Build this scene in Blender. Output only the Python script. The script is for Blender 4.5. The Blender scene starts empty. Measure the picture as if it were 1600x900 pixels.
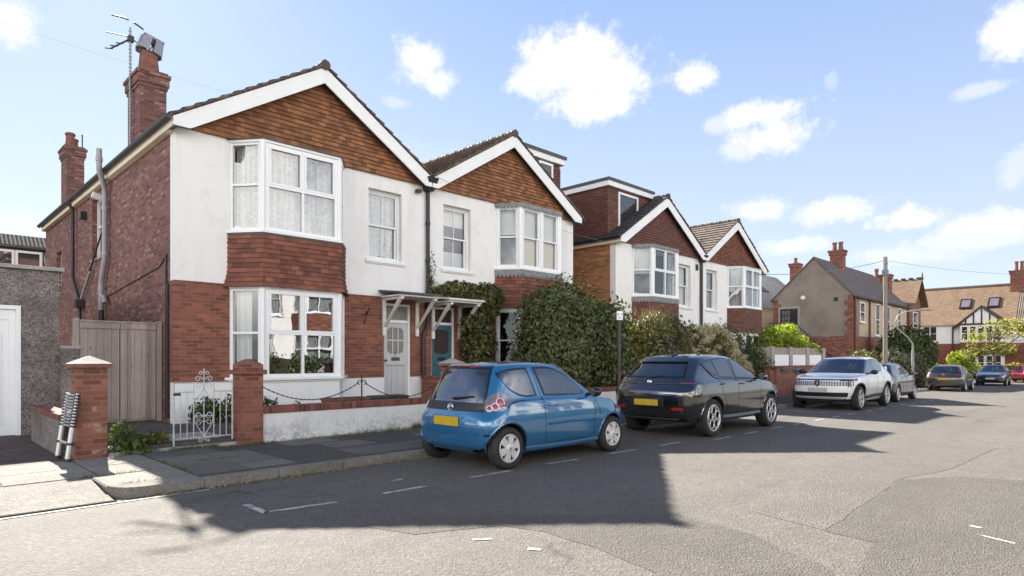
import bpy, bmesh, math, random
import numpy as np
from mathutils import Vector, Matrix
R = math.radians
random.seed(7)
scene = bpy.context.scene
col = scene.collection

# ------------------------------------------------------------------ ground profile
def sstep(a, b, x):
    t = min(1.0, max(0.0, (x - a) / (b - a)))
    return t * t * (3 - 2 * t)
def gz(x):
    return -0.45 * sstep(14, 60, x)
def kerb_y(x):
    return 7.65 + 0.9 * sstep(18, 60, x)

# ------------------------------------------------------------------ mesh builder
class MB:
    def __init__(s, xf=None):
        s.v = []; s.f = []; s.m = []; s.mi = 0; s.xf = xf
    def add(s, pts, faces):
        b = len(s.v)
        s.v += [tuple(p) for p in pts]
        for f in faces:
            s.f.append(tuple(b + i for i in f)); s.m.append(s.mi)
    def quad(s, a, b, c, d):
        s.add([a, b, c, d], [(0, 1, 2, 3)])
    def box(s, x0, x1, y0, y1, z0, z1):
        s.hexa([(x0, y0, z0), (x1, y0, z0), (x1, y1, z0), (x0, y1, z0)], [(x0, y0, z1), (x1, y0, z1), (x1, y1, z1), (x0, y1, z1)])
    def hexa(s, lo, hi):
        s.add(list(lo) + list(hi), [(3, 2, 1, 0), (4, 5, 6, 7), (0, 1, 5, 4), (1, 2, 6, 5), (2, 3, 7, 6), (3, 0, 4, 7)])
    def prism(s, poly, vec):
        n = len(poly); v = Vector(vec)
        top = [tuple(Vector(p) + v) for p in poly]
        s.add(list(poly) + top, [tuple(range(n - 1, -1, -1)), tuple(range(n, 2 * n))] + [(i, (i + 1) % n, n + (i + 1) % n, n + i) for i in range(n)])
    def tube(s, pts, r, n=8, caps=True):
        pts = [Vector(p) for p in pts]
        rr = r if isinstance(r, (list, tuple)) else [r] * len(pts)
        rings = []
        prev = None
        for i, p in enumerate(pts):
            if i == 0: d = pts[1] - pts[0]
            elif i == len(pts) - 1: d = pts[-1] - pts[-2]
            else: d = (pts[i + 1] - p).normalized() + (p - pts[i - 1]).normalized()
            if d.length < 1e-9: d = Vector((0, 0, 1))
            d.normalize()
            if prev is None:
                a = Vector((0, 0, 1)) if abs(d.z) < 0.9 else Vector((1, 0, 0))
            else: a = prev
            u = (a - d * a.dot(d)).normalized(); w = d.cross(u); prev = u
            rings.append([tuple(p + (u * math.cos(2 * math.pi * k / n) + w * math.sin(2 * math.pi * k / n)) * rr[i]) for k in range(n)])
        vs = [q for ring in rings for q in ring]
        fs = []
        for i in range(len(pts) - 1):
            for k in range(n):
                k2 = (k + 1) % n
                fs.append((i * n + k, i * n + k2, (i + 1) * n + k2, (i + 1) * n + k))
        if caps:
            fs.append(tuple(range(n - 1, -1, -1))); e = (len(pts) - 1) * n
            fs.append(tuple(range(e, e + n)))
        s.add(vs, fs)
    def lathe(s, prof, o=(0, 0, 0), axis='z', n=24, closed=False):
        """prof: list of (r, h)"""
        vs = []; L = len(prof)
        for k in range(n):
            a = 2 * math.pi * k / n; c, q = math.cos(a), math.sin(a)
            for r, h in prof:
                if axis == 'z': p = (o[0] + r * c, o[1] + r * q, o[2] + h)
                elif axis == 'y': p = (o[0] + r * c, o[1] + h, o[2] + r * q)
                else: p = (o[0] + h, o[1] + r * c, o[2] + r * q)
                vs.append(p)
        fs = []
        for k in range(n):
            k2 = (k + 1) % n
            for i in range(L if closed else L - 1):
                i2 = (i + 1) % L
                fs.append((k * L + i, k2 * L + i, k2 * L + i2, k * L + i2))
        s.add(vs, fs)
    def disc(s, c, r, axis='y', n=20):
        vs = []
        for k in range(n):
            a = 2 * math.pi * k / n
            if axis == 'y': vs.append((c[0] + r * math.cos(a), c[1], c[2] + r * math.sin(a)))
            elif axis == 'x': vs.append((c[0], c[1] + r * math.cos(a), c[2] + r * math.sin(a)))
            else: vs.append((c[0] + r * math.cos(a), c[1] + r * math.sin(a), c[2]))
        s.add(vs, [tuple(range(n))])
    def arr(s, V, F):
        b = len(s.v); s.v += [tuple(p) for p in V]
        s.f += [tuple(b + int(i) for i in f) for f in F]; s.m += [s.mi] * len(F)

def build(mb, name, mats, parent=None, loc=None, smooth=None, bevel=0, recalc=True, off=None, rotz=0):
    """one mesh object; off is subtracted from the vertices (world -> local); parent shares its thing's local frame"""
    me = bpy.data.meshes.new(name)
    vs = mb.v
    if mb.xf: vs = [mb.xf(p) for p in vs]
    if off is not None: vs = [(p[0] - off[0], p[1] - off[1], p[2] - off[2]) for p in vs]
    me.from_pydata(vs, [], mb.f)
    if not isinstance(mats, (list, tuple)): mats = [mats]
    for m in mats: me.materials.append(m)
    if len(mats) > 1: me.polygons.foreach_set('material_index', mb.m)
    if recalc or bevel:
        bm = bmesh.new(); bm.from_mesh(me)
        if recalc: bmesh.ops.recalc_face_normals(bm, faces=bm.faces)
        if bevel:
            es = [e for e in bm.edges if len(e.link_faces) == 2 and e.calc_face_angle(0) > 0.5]
            bmesh.ops.bevel(bm, geom=es, offset=bevel, segments=2, affect='EDGES', profile=0.6, clamp_overlap=True)
        bm.to_mesh(me); bm.free()
    if smooth is not None:
        me.polygons.foreach_set('use_smooth', [True] * len(me.polygons))
        if smooth < 179: me.set_sharp_from_angle(angle=R(smooth))
    me.update()
    o = bpy.data.objects.new(name, me); col.objects.link(o)
    if parent is not None: o.parent = parent
    elif loc is not None: o.location = loc; o.rotation_euler = (0, 0, rotz)
    return o

ROOT = {}
def thing(name, label, cat, loc=(0, 0, 0), rotz=0, group=None):
    o = bpy.data.objects.new(name, None); col.objects.link(o)
    o.empty_display_size = 0.2
    o.location = loc; o.rotation_euler = (0, 0, rotz); o['label'] = label; o['category'] = cat
    if group: o['group'] = group
    return o
def tag(o, label, cat, group=None):
    o['label'] = label; o['category'] = cat
    if group: o['group'] = group
    return o
def struct(name, mb, mat, **k):
    o = build(mb, name, mat, **k); o['kind'] = 'structure'; return o
def copy_tree(o, parent=None):
    c = o.copy(); col.objects.link(c)
    if parent is not None: c.parent = parent
    for ch in o.children: copy_tree(ch, c)
    return c

class Fr:
    """a plane frame: u along U, v up, d outward along N"""
    def __init__(s, o, U, N): s.o = Vector(o); s.U = Vector(U).normalized(); s.N = Vector(N).normalized(); s.Z = Vector((0, 0, 1))
    def p(s, u, v, d=0): return tuple(s.o + s.U * u + s.Z * v + s.N * d)
def fbox(mb, F, u0, u1, v0, v1, d0, d1):
    mb.hexa([F.p(u0, v0, d0), F.p(u1, v0, d0), F.p(u1, v0, d1), F.p(u0, v0, d1)], [F.p(u0, v1, d0), F.p(u1, v1, d0), F.p(u1, v1, d1), F.p(u0, v1, d1)])
def panel(mb, F, u0, u1, v0, v1, holes, d0, d1):
    """a wall sheet with rectangular holes (u0,u1,v0,v1)"""
    us = sorted({u0, u1, *[h[0] for h in holes], *[h[1] for h in holes]}); us = [u for u in us if u0 <= u <= u1]
    vs = sorted({v0, v1, *[h[2] for h in holes], *[h[3] for h in holes]}); vs = [v for v in vs if v0 <= v <= v1]
    for i in range(len(us) - 1):
        cu = (us[i] + us[i + 1]) / 2; run = None
        for j in range(len(vs)):
            solid = j < len(vs) - 1 and not any(h[0] < cu < h[1] and h[2] < (vs[j] + vs[j + 1]) / 2 < h[3] for h in holes)
            if solid and run is None: run = vs[j]
            if not solid and run is not None:
                fbox(mb, F, us[i], us[i + 1], run, vs[j], d0, d1); run = None

def text_mesh(mb, body, size, F, u, v, d, depth=0.003, shear=0.0):
    c = bpy.data.curves.new('lettering', 'FONT'); c.body = body; c.size = size; c.extrude = depth / 2; c.align_x = 'CENTER'; c.align_y = 'CENTER'; c.shear = shear
    o = bpy.data.objects.new('lettering', c); col.objects.link(o)
    dg = bpy.context.evaluated_depsgraph_get(); dg.update()
    me = bpy.data.meshes.new_from_object(o.evaluated_get(dg))
    mb.add([F.p(u + w.co.x, v + w.co.y, d + w.co.z) for w in me.vertices], [tuple(p.vertices) for p in me.polygons])
    bpy.data.objects.remove(o); bpy.data.meshes.remove(me); bpy.data.curves.remove(c)

# ------------------------------------------------------------------ materials
class NT:
    def __init__(s, name):
        s.mat = bpy.data.materials.new(name); s.mat.use_nodes = True
        s.t = s.mat.node_tree; s.t.nodes.clear()
        s.out = s.t.nodes.new('ShaderNodeOutputMaterial')
    def n(s, typ, ins=None, **props):
        x = s.t.nodes.new('ShaderNode' + typ)
        for k, v in props.items(): setattr(x, k, v)
        for k, v in (ins or {}).items(): s.set(x, k, v)
        return x
    def set(s, node, key, v):
        sock = node.inputs[key]
        if hasattr(v, 'is_output'): s.t.links.new(v, sock)
        elif hasattr(v, 'outputs'): s.t.links.new(v.outputs[0], sock)
        else:
            if isinstance(v, (tuple, list)) and len(v) == 3 and sock.type == 'RGBA': v = (*v, 1)
            if isinstance(v, (int, float)) and sock.type == 'RGBA': v = (v, v, v, 1)
            elif isinstance(v, (int, float)) and sock.type == 'VECTOR': v = (v, v, v)
            sock.default_value = v
    def math(s, op, a, b=0.0, c=0.0): return s.n('Math', {0: a, 1: b, 2: c}, operation=op).outputs[0]
    def mix(s, f, a, b, mode='MIX'):
        x = s.n('Mix', {0: f, 6: a, 7: b}, data_type='RGBA', blend_type=mode); return x.outputs[2]
    def ramp(s, f, stops, interp='LINEAR'):
        x = s.n('ValToRGB', {0: f}); e = x.color_ramp.elements; x.color_ramp.interpolation = interp
        while len(e) < len(stops): e.new(0.5)
        for i, (p, c) in enumerate(stops):
            e[i].position = p; e[i].color = (*c, 1) if isinstance(c, (tuple, list)) else (c, c, c, 1)
        return x.outputs[0]
    def noise(s, vec, scale, detail=4, rough=0.55, out=0):
        return s.n('TexNoise', {'Vector': vec, 'Scale': scale, 'Detail': detail, 'Roughness': rough}).outputs[out]
    def obj(s): return s.n('TexCoord').outputs['Object']
    def pos(s): return s.n('NewGeometry').outputs['Position']
    def bump(s, h, strength=0.4, dist=0.01, nrm=None):
        d = {'Height': h, 'Strength': strength, 'Distance': dist}
        if nrm is not None: d['Normal'] = nrm
        return s.n('Bump', d).outputs[0]
    def wallvec(s, zoff=0.0):
        """(along-the-wall, height) from the object coordinates and the face normal"""
        o = s.n('SeparateXYZ', {0: s.obj()}); nn = s.n('SeparateXYZ', {0: s.n('NewGeometry').outputs['True Normal']})
        g = s.math('GREATER_THAN', s.math('ABSOLUTE', nn.outputs[0]), s.math('ABSOLUTE', nn.outputs[1]))
        u = s.math('ADD', s.math('MULTIPLY', o.outputs[1], g), s.math('MULTIPLY', o.outputs[0], s.math('SUBTRACT', 1.0, g)))
        z = s.math('ADD', o.outputs[2], zoff)
        top = s.math('GREATER_THAN', s.math('ABSOLUTE', nn.outputs[2]), 0.85)
        z = s.math('ADD', s.math('MULTIPLY', z, s.math('SUBTRACT', 1.0, top)), s.math('MULTIPLY', o.outputs[1], top))
        u = s.math('ADD', s.math('MULTIPLY', u, s.math('SUBTRACT', 1.0, top)), s.math('MULTIPLY', o.outputs[0], top))
        return s.n('CombineXYZ', {0: u, 1: z, 2: 0.0}).outputs[0]
    def pbsdf(s, color, rough=0.6, normal=None, **k):
        d = {'Base Color': color, 'Roughness': rough}
        if normal is not None: d['Normal'] = normal
        d.update(k)
        x = s.n('BsdfPrincipled', d)
        s.t.links.new(x.outputs[0], s.out.inputs[0]); return s.mat

def paint(name, c, rough=0.5, metal=0.0, var=0.12, scale=3.0, bump=0.0, bscale=60, **k):
    s = NT(name); o = s.obj()
    f = s.noise(o, scale, 5, 0.6)
    cc = s.mix(s.ramp(f, [(0.3, 0.0), (0.7, 1.0)]), tuple(x * (1 - var) for x in c), tuple(min(1, x * (1 + var)) for x in c))
    nrm = s.bump(s.noise(o, bscale, 3), bump, 0.01) if bump else None
    return s.pbsdf(cc, rough, nrm, Metallic=metal, **k)

def render_mat(name, c, stain=(0.45, 0.43, 0.4), amt=0.35, low_stain=None):
    """painted render with faint rain streaks and a rough face"""
    s = NT(name); o = s.obj(); v = s.wallvec()
    st = s.n('Mapping', {'Vector': v, 'Scale': (2.2, 0.25, 1)})
    f1 = s.ramp(s.noise(st.outputs[0], 1.0, 6, 0.65), [(0.52, 0.0), (0.8, 1.0)])
    f2 = s.ramp(s.noise(o, 1.3, 8, 0.7), [(0.5, 0.0), (0.75, 1.0)])
    f = s.math('MULTIPLY', s.math('MAXIMUM', f1, f2), amt)
    cc = s.mix(f, c, stain)
    if low_stain:
        z = s.n('SeparateXYZ', {0: o}).outputs[2]
        h = s.math('ADD', z, s.math('MULTIPLY', s.noise(o, 3.0, 6, 0.75), low_stain[3]))
        g = s.ramp(h, [(low_stain[0], 1.0), (low_stain[1], 0.0)])
        patch = s.ramp(s.math('ADD', s.math('MULTIPLY', s.noise(o, 16.0, 8, 0.8), 0.7), s.math('MULTIPLY', s.noise(o, 2.2, 4, 0.6), 0.35)), [(0.50, 0.0), (0.60, 1.0)])
        cc = s.mix(s.math('MULTIPLY', s.math('MULTIPLY', g, patch), low_stain[2]), cc, (0.16, 0.15, 0.12))
    b = s.bump(s.noise(o, 22, 6, 0.7), 0.35, 0.012)
    return s.pbsdf(cc, 0.85, b)

def brick_mat(name, c1, c2, mortar, bw=0.225, bh=0.075, ms=0.009, zoff=0.0, var=(0.55, 1.35), bump=0.7, rough=0.85, stain=0.35, pale=0.0):
    s = NT(name); v = s.wallvec(zoff); o = s.obj()
    wob = s.n('VectorMath', {0: v, 1: s.n('VectorMath', {0: s.n('TexNoise', {'Vector': o, 'Scale': 9.0}).outputs[1], 1: (0.006, 0.004, 0)}, operation='MULTIPLY').outputs[0]}, operation='ADD').outputs[0]
    t = s.n('TexBrick', {'Vector': wob, 'Color1': c1, 'Color2': c2, 'Mortar': mortar, 'Scale': 1.0, 'Mortar Size': ms, 'Mortar Smooth': 0.2, 'Bias': 0.0, 'Brick Width': bw, 'Row Height': bh})
    # per-brick second randomness
    t2 = s.n('TexBrick', {'Vector': s.n('VectorMath', {0: wob, 1: (bw * 40, bh * 26, 0)}, operation='ADD').outputs[0], 'Color1': (0, 0, 0), 'Color2': (1, 1, 1), 'Mortar': (0.5, 0.5, 0.5), 'Scale': 1.0, 'Mortar Size': ms, 'Brick Width': bw, 'Row Height': bh})
    k = s.n('MapRange', {0: t2.outputs[0], 3: var[0], 4: var[1]}).outputs[0]
    kk = s.mix(t.outputs[1], k, 1.0)
    cc = s.mix(1.0, t.outputs[0], kk, 'MULTIPLY')
    if pale:
        pb = s.math('MULTIPLY', s.math('GREATER_THAN', t2.outputs[0], 0.93), s.ramp(s.noise(o, 14, 4), [(0.45, 0.0), (0.6, pale)]))
        cc = s.mix(pb, cc, (0.42, 0.33, 0.27))
    f = s.ramp(s.noise(o, 0.9, 7, 0.7), [(0.35, 0.0), (0.7, 1.0)])
    cc = s.mix(s.math('MULTIPLY', f, stain), cc, s.mix(1.0, cc, (0.55, 0.5, 0.5), 'MULTIPLY'))
    grain = s.noise(o, 70, 4, 0.7)
    cc = s.mix(0.35, cc, s.mix(1.0, cc, s.ramp(grain, [(0.3, 0.55), (0.7, 1.4)]), 'MULTIPLY'))
    h = s.math('ADD', s.math('MULTIPLY', s.math('SUBTRACT', 1.0, t.outputs[1]), 1.0), s.math('MULTIPLY', grain, 0.35))
    return s.pbsdf(cc, rough, s.bump(h, bump, 0.008))

def roof_mat(name, c1, c2, row, zoff, colw=0.3, lichen=0.3, ribs=True):
    s = NT(name); v = s.wallvec(zoff); o = s.obj()
    t = s.n('TexBrick', {'Vector': v, 'Color1': c1, 'Color2': c2, 'Mortar': tuple(x * 0.35 for x in c1), 'Scale': 1.0, 'Mortar Size': 0.006, 'Bias': 0.0, 'Brick Width': colw, 'Row Height': row}, offset=0.0 if ribs else 0.5)
    f = s.ramp(s.noise(o, 4.0, 8, 0.75), [(0.5, 0.0), (0.62, 1.0)])
    cc = s.mix(s.math('MULTIPLY', f, lichen), t.outputs[0], (0.30, 0.27, 0.20))
    cc = s.mix(s.ramp(s.noise(o, 1.1, 5), [(0.4, 0.0), (0.7, 0.5)]), cc, s.mix(1.0, cc, (0.6, 0.58, 0.55), 'MULTIPLY'))
    u = s.n('SeparateXYZ', {0: v}).outputs[0]
    h = s.noise(o, 45, 4)
    if ribs:
        w = s.math('SINE', s.math('MULTIPLY', u, 2 * math.pi / (colw / 2)))
        h = s.math('ADD', s.math('MULTIPLY', w, 1.2), s.math('MULTIPLY', h, 0.4))
    return s.pbsdf(cc, 0.85, s.bump(h, 0.8, 0.02))

def glass_mat(name, tint=(0.85, 0.87, 0.86), ior=1.75, base=0.06, wave=0.09):
    s = NT(name)
    tr = s.n('BsdfTransparent', {0: tint}); gl = s.n('BsdfGlossy', {'Roughness': 0.01, 'Color': (0.95, 0.97, 1.0)})
    f0 = ((ior - 1) / (ior + 1)) ** 2; gm = s.n('NewGeometry'); cs = s.math('ABSOLUTE', s.n('VectorMath', {0: gm.outputs['Normal'], 1: gm.outputs['Incoming']}, operation='DOT_PRODUCT').outputs['Value'])
    fr = s.math('ADD', s.math('ADD', s.math('MULTIPLY', s.math('POWER', s.math('SUBTRACT', 1.0, cs), 5.0), 1 - f0), f0), base)
    if wave: s.set(gl, 'Normal', s.bump(s.noise(s.obj(), 1.6, 2), wave, 0.02))
    m = s.n('MixShader', {0: s.math('MINIMUM', fr, 1.0), 1: tr, 2: gl})
    s.t.links.new(m.outputs[0], s.out.inputs[0]); return s.mat

def leaf_mat(name, cols, trans=0.25, rough=0.5):
    s = NT(name); g = s.n('NewGeometry')
    f = g.outputs['Random Per Island']
    st = [(i / max(1, len(cols) - 1), c) for i, c in enumerate(cols)]
    cc = s.ramp(f, st)
    p = s.n('BsdfPrincipled', {'Base Color': cc, 'Roughness': rough})
    t = s.n('BsdfTranslucent', {0: s.mix(1.0, cc, (1.3, 1.5, 0.6), 'MULTIPLY')})
    m = s.n('MixShader', {0: trans, 1: p, 2: t})
    s.t.links.new(m.outputs[0], s.out.inputs[0]); return s.mat

def car_paint(name, c, flake=0.15, rough=0.32, coat=1.75, dusty=1.0):
    s = NT(name); o = s.obj()
    f = s.noise(o, 2.0, 4)
    cc = s.mix(s.math('MULTIPLY', f, 0.18), c, tuple(x * 0.75 for x in c))
    dust = s.ramp(s.n('SeparateXYZ', {0: o}).outputs[2], [(0.2, 0.35 * dusty), (0.55, 0.0)])
    cc = s.mix(s.math('MULTIPLY', dust, s.noise(o, 6, 5)), cc, (0.12, 0.11, 0.1))
    return s.pbsdf(cc, rough, None, Metallic=flake, **{'Coat Weight': 1.0, 'Coat Roughness': 0.03, 'Coat IOR': coat})

M = {}
M['white_render'] = render_mat('white_render', (0.81, 0.795, 0.77), amt=0.36)
M['white_plinth'] = render_mat('white_plinth', (0.78, 0.78, 0.77), amt=0.3)
M['wall_paint'] = render_mat('peeling_wall_paint', (0.76, 0.75, 0.73), amt=0.35, low_stain=(0.10, 0.62, 0.75, 0.22))
M['brick_red'] = brick_mat('red_brick', (0.205, 0.070, 0.044), (0.295, 0.103, 0.060), (0.23, 0.165, 0.13), ms=0.006, var=(0.66, 1.25), stain=0.4)
M['brick_old'] = brick_mat('old_side_brick', (0.18, 0.070, 0.056), (0.265, 0.105, 0.080), (0.175, 0.125, 0.115), ms=0.010, var=(0.55, 1.4), pale=0.8, stain=0.5)
M['brick_yellow'] = brick_mat('yellow_brick', (0.46, 0.20, 0.08), (0.58, 0.28, 0.115), (0.24, 0.16, 0.10), ms=0.012, var=(0.55, 1.2))
M['brick_pillar'] = brick_mat('pillar_brick', (0.20, 0.066, 0.042), (0.31, 0.105, 0.06), (0.23, 0.165, 0.125), ms=0.008, var=(0.65, 1.3), pale=0.8, stain=0.5)
M['brick_coping'] = brick_mat('coping_brick', (0.17, 0.05, 0.036), (0.25, 0.075, 0.05), (0.16, 0.11, 0.09), bw=0.075, bh=0.5, ms=0.008)
M['tile_orange'] = brick_mat('orange_hung_tile', (0.21, 0.088, 0.041), (0.32, 0.138, 0.058), (0.12, 0.05, 0.028), bw=0.17, bh=0.1, ms=0.002, var=(0.62, 1.35), bump=0.3, stain=0.6)
M['tile_red'] = brick_mat('red_hung_tile', (0.15, 0.056, 0.037), (0.22, 0.083, 0.050), (0.08, 0.028, 0.021), bw=0.17, bh=0.1, ms=0.002, var=(0.7, 1.3), bump=0.3)
M['tile_brown'] = brick_mat('brown_hung_tile', (0.125, 0.052, 0.04), (0.165, 0.068, 0.05), (0.05, 0.02, 0.018), bw=0.17, bh=0.1, ms=0.004, var=(0.8, 1.2), bump=0.3)
M['upvc'] = paint('white_window_frame', (0.80, 0.80, 0.80), 0.35, var=0.02)
M['white_wood'] = paint('white_painted_wood', (0.80, 0.80, 0.79), 0.45, var=0.04, bump=0.08, bscale=30)
M['old_white_wood'] = paint('weathered_white_wood', (0.68, 0.65, 0.61), 0.6, var=0.15, scale=9, bump=0.2)
M['lead'] = paint('lead_flashing', (0.20, 0.20, 0.21), 0.55, var=0.3, scale=7)
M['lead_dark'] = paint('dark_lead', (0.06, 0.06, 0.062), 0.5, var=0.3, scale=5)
M['black_iron'] = paint('black_iron', (0.018, 0.017, 0.017), 0.5, var=0.3)
M['black_plastic'] = paint('black_plastic', (0.02, 0.02, 0.022), 0.45, var=0.2)
M['grey_pipe'] = paint('grey_pipe', (0.32, 0.31, 0.33), 0.45, var=0.12, scale=5)
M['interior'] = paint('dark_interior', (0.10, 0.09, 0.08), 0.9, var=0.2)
M['concrete'] = paint('concrete', (0.34, 0.32, 0.29), 0.9, var=0.22, scale=7, bump=0.4, bscale=120)
M['terracotta'] = paint('terracotta', (0.20, 0.085, 0.06), 0.85, var=0.35, scale=8, bump=0.2)
M['galv'] = paint('galvanised_metal', (0.26, 0.27, 0.29), 0.5, 0.5, var=0.15, scale=8)
M['alu'] = paint('aluminium', (0.55, 0.56, 0.57), 0.33, 0.75, var=0.08)
M['glass'] = glass_mat('window_glass')
M['glass_bay'] = glass_mat('reflective_bay_glass', (0.7, 0.72, 0.7), 1.9, 0.16)
ROW = 0.3 * math.sin(math.atan(0.62))
M['roof_brown'] = roof_mat('brown_roof_tile', (0.10, 0.075, 0.06), (0.15, 0.11, 0.085), ROW, -6.08, lichen=0.5)
M['roof_red'] = roof_mat('red_brown_roof_tile', (0.10, 0.072, 0.057), (0.135, 0.098, 0.077), ROW, -6.08, lichen=0.3)
M['roof_dark'] = roof_mat('dark_roof_tile', (0.065, 0.055, 0.058), (0.09, 0.075, 0.075), ROW, -6.08, lichen=0.15)
M['roof_slate'] = roof_mat('slate_roof', (0.33, 0.31, 0.29), (0.42, 0.40, 0.37), 0.14, 0, 0.3, 0.35, ribs=False)
M['roof_purple'] = roof_mat('purple_slate', (0.135, 0.105, 0.10), (0.17, 0.135, 0.125), 0.14, 0, 0.28, 0.05, ribs=False)
M['roof_tan'] = roof_mat('tan_roof_tile', (0.165, 0.098, 0.058), (0.235, 0.145, 0.085), 0.11, 0, 0.18, 0.25, ribs=False)

def net_mat(name, a, b, scale, thr):
    s = NT(name); o = s.obj()
    st = s.noise(s.n('Mapping', {'Vector': o, 'Scale': (22, 22, 0.5)}).outputs[0], 1.0, 4, 0.6)
    n = s.noise(s.n('VectorMath', {0: o, 1: s.n('VectorMath', {0: s.n('TexNoise', {'Vector': o, 'Scale': scale * 0.8}).outputs[1], 1: 0.25}, operation='MULTIPLY').outputs[0]}, operation='ADD').outputs[0], scale * 1.5, 8, 0.75)
    f = s.ramp(s.math('ADD', s.math('MULTIPLY', st, 0.5), s.math('MULTIPLY', n, 0.55)), [(thr - 0.09, 0.0), (thr + 0.12, 1.0)])
    cc = s.mix(f, a, b)
    return s.pbsdf(cc, 0.95)
M['lace'] = net_mat('lace_curtain', (0.20, 0.20, 0.215), (0.58, 0.58, 0.60), 8, 0.52)
M['drape'] = net_mat('patterned_drape', (0.55, 0.53, 0.48), (0.74, 0.72, 0.68), 16, 0.5)
M['blind'] = paint('pale_roller_blind', (0.72, 0.70, 0.66), 0.9, var=0.04)
M['blind_cream'] = paint('cream_roller_blind', (0.72, 0.62, 0.50), 0.9, var=0.04)

def obscure():
    s = NT('obscure_glass'); o = s.obj(); v = s.n('TexVoronoi', {'Vector': o, 'Scale': 45.0}).outputs[0]
    return s.pbsdf(s.mix(v, (0.10, 0.10, 0.09), (0.30, 0.29, 0.26)), 0.15, s.bump(v, 0.5, 0.01))
M['obscure'] = obscure()
M['obscure_dark'] = paint('dark_obscure_glass', (0.06, 0.045, 0.045), 0.12, var=0.5, scale=30)
M['door_grey'] = paint('pale_grey_door', (0.47, 0.49, 0.49), 0.4, var=0.03)
M['door_teal'] = paint('teal_door', (0.04, 0.13, 0.16), 0.35, var=0.06)

def wood_grey():
    s = NT('weathered_timber'); o = s.obj()
    m = s.n('Mapping', {'Vector': o, 'Scale': (14, 14, 0.9)}).outputs[0]
    g = s.noise(m, 2.0, 8, 0.75); big = s.noise(o, 1.4, 5)
    x = s.n('SeparateXYZ', {0: o}).outputs[0]
    bd = s.math('FLOOR', s.math('DIVIDE', x, 0.121)); rnd = s.n('TexWhiteNoise', {'W': bd}, noise_dimensions='1D').outputs[0]
    k = s.math('ADD', s.math('MULTIPLY', g, 0.6), s.math('ADD', s.math('MULTIPLY', rnd, 0.25), s.math('MULTIPLY', big, 0.3)))
    kn = s.ramp(s.n('TexVoronoi', {'Vector': s.n('Mapping', {'Vector': o, 'Scale': (9, 9, 3.5)}).outputs[0], 'Scale': 1.0}).outputs[0], [(0.05, 0.0), (0.12, 1.0)])
    cc = s.mix(s.ramp(k, [(0.3, 0.0), (0.85, 1.0)]), (0.17, 0.135, 0.12), (0.44, 0.37, 0.335))
    cc = s.mix(kn, (0.09, 0.065, 0.055), cc)
    return s.pbsdf(cc, 0.9, s.bump(g, 0.4, 0.006))
M['timber'] = wood_grey()

def pebbledash():
    s = NT('pebbledash'); o = s.obj()
    v = s.n('TexVoronoi', {'Vector': o, 'Scale': 48.0}); d = v.outputs[0]
    big = s.ramp(s.noise(o, 1.6, 6, 0.7), [(0.38, 0.0), (0.66, 1.0)])
    cc = s.mix(s.n('SeparateXYZ', {0: v.outputs[1]}).outputs[0], (0.13, 0.11, 0.10), (0.40, 0.355, 0.33))
    cc = s.mix(s.math('MULTIPLY', big, 0.8), cc, s.mix(1.0, cc, (0.42, 0.38, 0.38), 'MULTIPLY'))
    return s.pbsdf(cc, 0.9, s.bump(d, 1.0, 0.02))
M['pebble'] = pebbledash()
def pebbledash_brown():
    s = NT('brown_roughcast'); o = s.obj()
    f = s.noise(o, 0.7, 7, 0.7); g = s.noise(o, 30, 4)
    cc = s.mix(s.ramp(f, [(0.35, 0.0), (0.7, 1.0)]), (0.20, 0.165, 0.135), (0.31, 0.26, 0.215))
    return s.pbsdf(cc, 0.9, s.bump(g, 0.6, 0.02))
M['roughcast'] = pebbledash_brown()
M['cream'] = render_mat('cream_render', (0.72, 0.62, 0.50), amt=0.3)
M['tan_render'] = render_mat('tan_render', (0.50, 0.38, 0.26), amt=0.4)

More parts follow.
